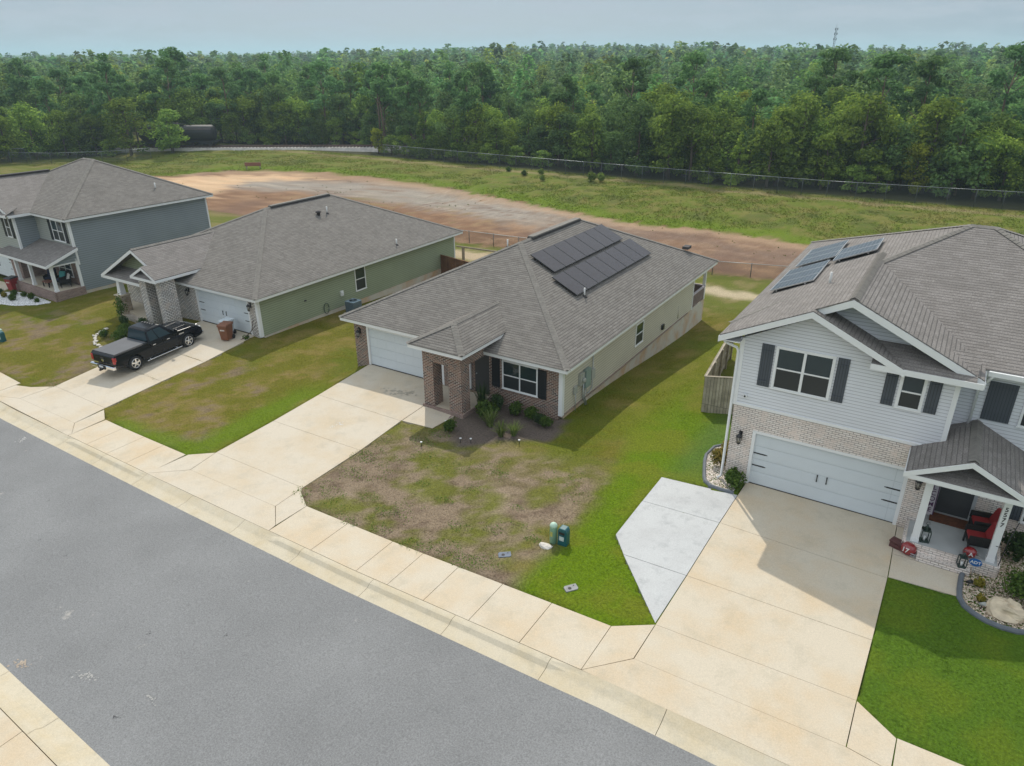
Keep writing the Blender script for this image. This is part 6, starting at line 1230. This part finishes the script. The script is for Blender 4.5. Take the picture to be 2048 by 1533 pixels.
d_ = np.hypot(P_[:, 0], P_[:, 1]); P_ = P_[rng.uniform(0, 1, len(P_)) < np.clip(22/d_, .25, 1)]
col = gcol(P_[:, 0], P_[:, 1]); tufts('grass', P_, .02, .009, col*1.25, 3, 4.0)
# clover and creeping weeds in the dry yard and along the walk
W_ = []
for (x, y, r, n) in ((-19.2,18.6,.55,260),(-18.6,17.4,.6,240),(-19.3,15.4,.4,150),(-18.2,15.9,.5,160),(-17.6,21.9,.45,200),(-17.8,20.9,.5,180),(-13.2,14.8,.5,160),(-12.2,15.2,.6,200),(-11.2,14.9,.5,160),(-10.6,15.2,.5,140),(-14.1,17.6,.35,90),(-15.6,18.2,.3,80),(-12.6,16.5,.4,110),(-16.8,16.4,.4,110),(-11.4,16.9,.35,90),(-14.9,15.0,.4,110),(-9.9,17.0,.3,80),(-13.4,20.4,.3,70),(-11.5,18.5,.25,60),(-15.5,16.0,.45,130),(-18.9,14.9,.4,120),(-40.1,16.6,.5,170),(-16.2,14.75,.3,80)):
    a = rng.uniform(0, 6.28, n); q = r*np.sqrt(rng.uniform(0, 1, n)); W_.append(np.stack([x+q*np.cos(a)*1.3, y+q*np.sin(a)*.8], 1))
W_ = np.concatenate(W_); W_ = W_[(np.min([np.where(sdpoly(W_[:, 0], W_[:, 1], S_) > .12, 0, 1) for S_ in ALLSLAB], axis=0) > 0)]
more = sample(9000, -19.6, -9.5, 14.4, 22.5, ALLSLAB+[MULCH3]); more = more[fbm(more[:, 0]*.8, more[:, 1]*.8, 71) > .63]; W_ = np.concatenate([W_, more]); wv, wq = quads(np.column_stack([W_, Gn(W_[:, 0], W_[:, 1])+rng.uniform(.01, .09, len(W_))]), rng.uniform(.012, .032, len(W_)), 1.2)
tag(npobj('weeds', npmesh('weeds', wv, wq, leafmat('leaf_weed', (.09,.17,.025), (.20,.31,.06), .1, .5))), kind='stuff')
# rough grass on the bank and field edge
P_ = sample(70000, -140, 14, 64, 100, [DIRT]); col = gcol(P_[:, 0], P_[:, 1]); tufts('tall_grass', P_, .11, .04, col*1.3, 3, 3.0)
P_ = sample(900, -120, 6, 55, 84, []); P_ = P_[inpoly(P_[:, 0], P_[:, 1], DIRT)]; P_ = P_[fbm(P_[:, 0]*.2, P_[:, 1]*.2, 61) > .56]; tufts('field_weeds', P_, .10, .05, np.tile(np.array([.12,.14,.04]), (len(P_), 1)), 4, 1.0)
# straggling plants on the edge of the bank
for (x, y, k, l) in ((-56.5,93.5,1.5,'tall pale weed on the grassy bank under the dark woods'), (-45.5,93.6,1.9,'broad bushy weed on the bank near the chain link fence'), (-44.3,94.2,1.6,'bright green bush on the bank next to the broad weed'), (-54.6,95.2,1.3,'small bush at the fence foot below the woods'), (-60.5,95.5,1.4,'dark bush at the left end of the long fence'), (-52.0,91.0,1.2,'thin upright weed halfway up the grassy bank')):
    plant('wild_bush', S6 if 'dark' in l else S7, (x, y), l, 'bush', k*.8)

# ---------------------------------------------------------------- woods
LEAFH = leafmat('leaf_oak', (.11,.205,.04), (.29,.42,.085), .34, .55, hue=(1.12,1.0,.75)); LEAFP = leafmat('leaf_pine', (.09,.19,.055), (.21,.35,.115), .3, .55, hue=(.9,1.0,1.15)); LEAFY = leafmat('leaf_yellow_green', (.20,.24,.02), (.38,.42,.05), .15, .55); LEAFD = leafmat('leaf_dark_oak', (.085,.165,.045), (.20,.31,.095), .25, .5)  # last one: darker leaf tone for the evergreen oaks
BARK = plain('bark', (.13,.10,.075), .95, .3, 3, bump=.5, stretch=(1,1,.25)); BARKP = plain('bark_pine', (.20,.135,.09), .95, .3, 3, bump=.5, stretch=(1,1,.25))
def crown_mesh(name, kind, h, r, n, s, mat, seed):
    g = np.random.default_rng(seed); C = []; O = []; S_ = []; lob = []
    if kind == 'oak':
        for k in range(24):
            t = g.uniform(.14, .93); a = g.uniform(0, 6.28); env = r*(math.sin(math.pi*min(1, t*.82+.16)))**.6; q = env*g.uniform(.25, .86); lob.append((q*math.cos(a), q*math.sin(a), h*t, r*g.uniform(.26, .46), h*g.uniform(.07, .13)))
        lob.append((0, 0, h*.9, r*.4, h*.11))
    elif kind == 'pine':
        for k in range(19):
            t = g.uniform(.46, .97); a = g.uniform(0, 6.28); env = r*(1-((t-.62)/.42)**2*.75); q = max(.1, env)*g.uniform(.2, .9); lob.append((q*math.cos(a), q*math.sin(a), h*t, r*g.uniform(.24, .42), h*g.uniform(.03, .055)))
        lob.append((0, 0, h*.97, r*.3, h*.045))
    else:
        for k in range(20):
            t = g.uniform(.08, .95); a = g.uniform(0, 6.28); q = r*(1.02-t)*g.uniform(.2, .85); lob.append((q*math.cos(a), q*math.sin(a), h*t, r*(1.1-t)*g.uniform(.3, .5)+.1, h*g.uniform(.05, .09)))
    w_ = np.array([l[3]**1.7 for l in lob]); w_ /= w_.sum(); ix = g.choice(len(lob), n, p=w_)
    Lb = np.array(lob)[ix]; d = g.normal(size=(n, 3)); d /= np.linalg.norm(d, axis=1)[:, None]; q = g.uniform(.35, 1.0, n)**.45*g.uniform(.85, 1.18, n)
    C = np.stack([Lb[:, 0]+d[:, 0]*Lb[:, 3]*q, Lb[:, 1]+d[:, 1]*Lb[:, 3]*q, Lb[:, 2]+d[:, 2]*Lb[:, 4]*q], 1)
    V, Q = quads(C, g.uniform(.55, 1.45, n)*s, .65, .8, d, .8); return npmesh(name, V, Q, mat), lob
def trunk_mesh(name, h, r0, lob, mat, seed, top=.9):
    g = random.Random(seed); m = MB(); b = [g.uniform(-.03, .03)*h for _ in range(4)]
    m.tube([(0,0,-.3),(b[0]*.3,b[1]*.3,h*.3),(b[0],b[1],h*.6),(b[2],b[3],h*top)], [r0*1.25,r0*.9,r0*.6,r0*.15], 7)
    for l in lob[:9]: z0 = max(.25*h, l[2]-.12*h); m.tube([(b[0]*z0/h,b[1]*z0/h,z0),(l[0]*.6,l[1]*.6,l[2]-.03*h),(l[0],l[1],l[2])], [r0*.4,r0*.22,r0*.06], 5)
    o = m.build(name, mat, None, (0,0,0), fix=False); me = o.data; bpy.data.objects.remove(o); return me
TEM = {}
for key, kind, h, r, n, s, mat, bk_, cnt in (('oak','oak',8.6,3.1,3000,.20,LEAFH,BARK,5), ('dark','oak',9.2,3.2,3000,.20,LEAFD,BARK,3), ('pine','pine',14.5,2.9,2600,.22,LEAFP,BARKP,5), ('bush','oak',3.4,1.9,1300,.16,LEAFH,BARK,2), ('yellow','oak',6.2,2.1,1900,.19,LEAFY,BARK,2), ('cone','cone',7.5,2.2,2300,.19,LEAFH,BARK,2)):
    TEM[key] = []
    for k in range(cnt):
        hh = h*(1+.1*math.sin(k*2.1+1)); rr = r*(1+.14*math.cos(k*1.7)); cm, lob = crown_mesh('crown_'+key, kind, hh, rr, n, s, mat, 100+k*7+len(key)*31); TEM[key].append((cm, trunk_mesh('trunk_'+key, hh, .19 if key != 'bush' else .08, lob, bk_, k), hh))
BND = [(-185,0),(-172,20),(-152,48),(-146.5,61),(-146.5,71),(-136,80),(-131,86.5),(-133,94.5),(-104.5,112.5),(-97,104.5),(-92.5,103),(-75,101.5),(-64,102),(-44,102.5),(-25,101),(-7,105),(6,107.5),(30,110)]
BA = np.degrees(np.arctan2([-p[0] for p in BND], [p[1] for p in BND])); BR = np.hypot([p[0] for p in BND], [p[1] for p in BND]); od = np.argsort(BA); BA, BR = BA[od], BR[od]
def rb(x, y): return np.interp(np.degrees(np.arctan2(-x, y)), BA, BR)
cand = []
n_try = 0; cell = {}
g = np.random.default_rng(11)
def free(x, y, d):
    ci, cj = int(x//4), int(y//4)
    for i in range(ci-2, ci+3):
        for j in range(cj-2, cj+3):
            for (a, b) in cell.get((i, j), ()):
                if (a-x)**2+(b-y)**2 < d*d: return False
    return True
while n_try < 60000:
    n_try += 1; az = g.uniform(-6, 71); t = g.uniform(0, 1)**1.25*62; r = float(np.interp(az, BA, BR))+t+.4; x, y = -r*math.sin(rad(az)), r*math.cos(rad(az))
    # keep the tracks clear
    tt = ((x+131)*.86+(y-88)*.5); dd = abs(-(x+131)*.5+(y-88)*.86)
    if dd < 4.2 and -12 < tt < 45: continue
    if not free(x, y, 2.6 if t < 8 else (3.6 if t < 25 else 5.2)): continue
    cell.setdefault((int(x//4), int(y//4)), []).append((x, y)); cand.append((t, x, y, az, r))
# the 300 that show largest: nearest the edge of the woods, tall pines weigh more
sel = []
for (t, x, y, az, r) in cand:
    p = g.uniform(); left = az > 38
    if t < 3.5: kd = 'bush' if p < .30 else ('oak' if p < .66 else ('dark' if p < .88 else ('cone' if p < .95 else 'yellow')))
    elif t < 22: kd = ('dark' if p < .28 else 'oak') if p < (.62 if left else .80) else ('pine' if p < .96 else ('yellow' if p < .975 else 'cone'))
    else: kd = 'pine' if p < .70 else ('oak' if p < .9 else 'dark')
    sel.append((t+(6 if kd == 'bush' else 0)-(5 if kd == 'pine' and t > 5 else 0), t, x, y, az, r, kd))
sel.sort(); big = sel[:296]; rest = sel[296:]
names = {'oak':'broadleaf_tree','dark':'evergreen_oak','pine':'pine_tree','bush':'understory_shrub','yellow':'yellow_green_tree','cone':'young_tree'}
base = {'oak':('mid green broadleaf tree','tree'),'dark':('dark bushy broadleaf tree','tree'),'pine':('tall pine with a high open crown','pine tree'),'bush':('low green shrub','shrub'),'yellow':('yellow green small tree','tree'),'cone':('young pointed green tree','tree')}
def where(az, t):
    a = 'at the far left' if az > 63 else 'behind the slate house' if az > 56 else 'near the tank car' if az > 53 else 'behind the railway' if az > 42 else 'behind the brown field' if az > 24 else 'behind the long fence' if az > 12 else 'beyond the pale blue house'
    return a+(' at the front edge' if t < 3.5 else (' in the second row' if t < 14 else ' deeper in the woods'))
cnt = {}
for (k_, t, x, y, az, r, kd) in big:
    cm, tm, hh = TEM[kd][g.integers(len(TEM[kd]))]; s = float(g.uniform(.68, 1.2))*(1.0 if t > 3 else .92)*(1.0+.12*(az < 30)*(kd == 'oak'))
    lab = base[kd][0]+' '+where(az, t)
    o = thing(names[kd], lab, base[kd][1], (x, y, G(x, y)-.05), float(g.uniform(0, 6.28)), 'trees '+where(az, 9).replace(' in the second row', ''), local=True); o.scale = (s*float(g.uniform(.9, 1.15)), s, s)
    for nm, me in (('trunk', tm), ('crown', cm)): c = bpy.data.objects.new(nm, me); COL.objects.link(c); c.parent = o
    if k_ == big[0][0]: pass
# salient single trees of the photograph
def single(kd, i, x, y, s, lab, sx=1.0):
    cm, tm, hh = TEM[kd][i]; o = thing(names[kd], lab, base[kd][1], (x, y, G(x, y)-.05), i*1.3, None, local=True); o.scale = (s*sx, s*sx, s)
    for nm, me in (('trunk', tm), ('crown', cm)): c = bpy.data.objects.new(nm, me); COL.objects.link(c); c.parent = o
single('pine', 1, -98, 118, 1.08, 'tallest pine with a long bare trunk rising behind the railway line'); single('pine', 3, -80, 117, 1.0, 'tall broad pine above the dark woods behind the brown field'); single('oak', 0, -135.0, 80.5, 1.1, 'broad tree at the wood edge left of the rail tank car', 1.2); single('oak', 2, -129.0, 85.2, 1.0, 'large spreading tree hiding the left end of the rail tank car', 1.3); single('yellow', 1, -37, 136, 1.75, 'bright yellow green tree standing out in the middle of the woods', .8)
# everything behind: one mass of woods
TV = {}
def lowtree(kind, n, h, r, s, seed):
    g2 = np.random.default_rng(seed); t = g2.uniform(.30 if kind == 'pine' else .12, 1, n); a = g2.uniform(0, 6.28, n); env = r*np.sqrt(np.clip(1-((t-.6)/.45)**2, .05, 1)); q = env*np.sqrt(g2.uniform(.15, 1, n)); lump = .75+.35*np.sin(a*3+seed)*np.sin(t*9+seed); C = np.stack([q*np.cos(a)*lump, q*np.sin(a)*lump, h*t], 1)
    d = np.stack([np.cos(a), np.sin(a), (t-.45)*1.6], 1); V, Q = quads(C, g2.uniform(.6, 1.3, n)*s, .7, .85, d, .8); return V, Q
def forest_mass(name, pts, n, s, mats):
    VV = []; CC = []; k = 0; lib = [lowtree('pine' if i % 3 else 'oak', n, 13 if i % 3 else 10, 2.9, s, 50+i) for i in range(9)]
    for (x, y, sc_) in pts:
        V, Q = lib[g.integers(9)]; a = g.uniform(0, 6.28); ca, sa = math.cos(a), math.sin(a); z = G(x, y)
        VV.append(np.stack([(V[:, 0]*ca-V[:, 1]*sa)*sc_+x, (V[:, 0]*sa+V[:, 1]*ca)*sc_+y, V[:, 2]*sc_+z], 1)); b = g.uniform(.5, 1.5); ye = 1.5 if g.uniform() < .07 else 1.0; CC.append(np.tile(np.array([b*g.uniform(.8, 1.25)*ye, b*ye**.5, b*g.uniform(.7, 1.25)/ye]), (len(V), 1)))
    V = np.concatenate(VV); return tag(npobj(name, npmesh(name, V, np.arange(len(V)).reshape(-1, 4), mats, np.concatenate(CC))), kind='stuff')
LEAFF = leafmat('leaf_forest', (.085,.18,.055), (.205,.335,.11), attr=True, transl=.55)
pts = [(x, y, g.uniform(.6, 1.2)) for (_, t, x, y, az, r, kd) in rest]
for r in np.arange(168, 330, 5.6):
    for az in np.arange(-6, 71, math.degrees(5.6/r)):
        rr = r+g.uniform(-2.6, 2.6); aa = az+g.uniform(-.4, .4)*math.degrees(5.6/r)
        if rr > np.interp(aa, BA, BR)+62: pts.append((-rr*math.sin(rad(aa)), rr*math.cos(rad(aa)), g.uniform(.5, 1.2)*(1.25 if g.uniform() < .12 else 1)))
forest_mass('forest', pts, 330, .42, LEAFF)
pts = []; r = 330
while r < 1150:
    st = 6.5+(r-330)*.006
    for az in np.arange(-6, 71, math.degrees(st/r)): rr = r+g.uniform(-3, 3); aa = az+g.uniform(-.4, .4)*math.degrees(st/r); pts.append((-rr*math.sin(rad(aa)), rr*math.cos(rad(aa)), g.uniform(.6, 1.35)*(1.2 if g.uniform() < .1 else 1)))
    r += st*1.35
forest_mass('forest', pts, 60, 1.0, LEAFF)
# ridge after ridge of woods to the horizon
rr = np.geomspace(1050, 9000, 46); aa = np.linspace(-9, 74, 330); RR, AA = np.meshgrid(rr, aa, indexing='ij'); X = -RR*np.sin(np.radians(AA)); Y = RR*np.cos(np.radians(AA))
Z = np.interp(RR, (1050, 1400, 2500, 4500, 9000), (6.5, 10.5, 13, 19, 28))+(fbm(X*.02, Y*.02, 88)-.5)*7+(fbm(X*.0013, Y*.0013, 90)-.5)*np.interp(RR, (1050, 9000), (4, 30))+rng.normal(0, 1.3, X.shape)*np.interp(RR, (1050, 4000), (1.4, .5))
I = np.arange(X.size).reshape(X.shape); Q = np.stack([I[:-1, :-1].ravel(), I[:-1, 1:].ravel(), I[1:, 1:].ravel(), I[1:, :-1].ravel()], 1)
cc = np.array([.10,.19,.075])*(.7+.6*rng.uniform(size=(X.size, 1))); tag(npobj('distant_forest', npmesh('distant_forest', np.stack([X.ravel(), Y.ravel(), Z.ravel()], 1), Q[:, ::-1], attrmat('canopy_far', fine=.08, amp=.4, bump=0), cc)), kind='stuff')

# ---------------------------------------------------------------- railway, tank car, field signs, mast
rd = Vector((.86, .51, 0)).normalized(); rn = Vector((-rd.y, rd.x, 0)); ro = Vector((-131.5, 88.6, 0))
def rp(t, s, z): p = ro+rd*t+rn*s; return (p.x, p.y, -1.55+z)
mb = MB(); P_ = [(-2.6,-1.2),(-1.6,.0),(1.6,.0),(2.6,-1.2)]
a = mb.add([rp(-40, s, z) for s, z in P_]); b = mb.add([rp(60, s, z) for s, z in P_]); mb.f += [a[::-1], b]+[[a[j], b[j], b[(j+1) % 4], a[(j+1) % 4]] for j in range(4)]; tag(mb.build('track_bed', plain('ballast', (.46,.43,.39), .95, .25, 1.5, bump=.5, bscale=6), None, (0,0,0)), kind='structure')
tr = thing('railway_track', 'railway track on pale ballast along the edge of the woods', 'railway track', rp(0,0,0), 0)
mb = MB()
for k in range(150): mb.bar(rp(-38+k*.65, -1.25, .06), rp(-38+k*.65, 1.25, .06), .24, .14)
mb.build('sleepers', plain('sleeper', (.07,.055,.045), .9, .2), tr)['kind'] = 'stuff'
for s in (-.75, .75): mb = MB(); mb.bar(rp(-40, s, .2), rp(58, s, .2), .08, .16); mb.build('rail', plain('rail_rust', (.10,.06,.045), .6, .2), tr)
TKM = plain('tank_black', (.012,.014,.016), .6, .15, 2)
tk = thing('rail_tank_car', 'black railway tank car half hidden by trees at the edge of the woods', 'rail car', rp(0,0,0), 0)
def tub(mb, t0, t1, s, z, r, n=18, prof=None): mb.tube([rp(t, s, z) for t in np.linspace(t0, t1, 6)], r, n)
mb = MB(); mb.tube([rp(t, 0, 2.6) for t in (-7.3,-7.15,-6.8,6.8,7.15,7.3)], [.5,1.15,1.45,1.45,1.15,.5], 20); mb.build('tank', TKM, tk); mb = MB(); tub(mb, -.5, .5, 0, 4.1, .35, 12); mb.bar(rp(-1.6,0,4.2), rp(1.6,0,4.2), 1.2, .06); mb.build('manway', TKM, tk)
mb = MB(); mb.bar(rp(-7.6,0,1.1), rp(7.6,0,1.1), 2.4, .22); mb.build('underframe', TKM, tk)
for t in (-5.5, 5.5):
    mb = MB(); mb.bar(rp(t-1.4,0,.75), rp(t+1.4,0,.75), 2.0, .35); bg_ = mb.build('truck_frame', TKM, tk)
    for q in (-.9, .9): mb = MB(); mb.tube([rp(t+q,-.85,.7), rp(t+q,.85,.7)], .42, 14); mb.build('wheelset', plain('wheel_dark', (.05,.045,.04), .6, .1), bg_)
for s in (-1, 1): mb = MB(); mb.bar(rp(-7.0, s*1.2, 3.4), rp(7.0, s*1.2, 3.4), .05, .05); mb.build('hand_rail', plain('rail_pink', (.35,.25,.25), .6, .1), tk)
fs = thing('field_barrier', 'low reddish wooden barrier at the far edge of the sandy field', 'barrier', (-101.0,80.6,G(-101,80.6)), rad(35), None, local=True); mb = MB(); mb.box(-1.3,-.12,.45,1.3,.0,1.0); mb.build('board', plain('barrier_red', (.22,.09,.06), .85, .3, 3), fs)
for x in (-1.1, 1.1): mb = MB(); mb.box(x-.08,0,-.2,x+.08,.12,1.05); mb.build('post', WOOD, fs)
mw = thing('radio_mast', 'slender lattice radio mast rising above the distant woods', 'mast', (-155, 887, -2), 0, None, local=True); mb = MB(); H_ = 39.5
L_ = [(1.3*math.cos(a), 1.3*math.sin(a)) for a in (0, 2.094, 4.189)]
for (x, y) in L_: mb.tube([(x,y,0),(x*.55,y*.55,H_)], .16, 5)
for k in range(20):
    z0, z1 = H_*k/20, H_*(k+1)/20; f0, f1 = 1-.45*k/20, 1-.45*(k+1)/20
    for i in range(3): p, q = L_[i], L_[(i+1) % 3]; mb.tube([(p[0]*f0,p[1]*f0,z0),(q[0]*f1,q[1]*f1,z1)], .09, 4)
MSTM = plain('mast_grey', (.05,.055,.065), .6, .1); mb.build('lattice', MSTM, mw); mb = MB(); mb.tube([(0,0,H_),(0,0,H_+4)], .1, 5); mb.build('antenna', MSTM, mw)
for zz in (29, 34, 38.5):
    mb = MB()
    for a in (0, 2.1, 4.2): mb.box(1.5*math.cos(a)-.35,1.5*math.sin(a)-.35,zz-1.1,1.5*math.cos(a)+.35,1.5*math.sin(a)+.35,zz+1.1)
    mb.build('panel_antennas', MSTM, mw)

# ---------------------------------------------------------------- air
hzm = bpy.data.materials.new('air'); hzm.use_nodes = True; t = hzm.node_tree; t.nodes.clear(); o_ = nn(t, 'ShaderNodeOutputMaterial'); pv = nn(t, 'ShaderNodeVolumePrincipled'); pv.inputs['Color'].default_value = (.58,.76,.91,1); pv.inputs['Density'].default_value = .00036; pv.inputs['Anisotropy'].default_value = .25; t.links.new(pv.outputs[0], o_.inputs['Volume'])
mb = MB(); mb.box(-9500, -900, -8, 9500, 9500, 75); hz_ = tag(mb.build('haze', hzm, None, (0,0,0)), kind='stuff')
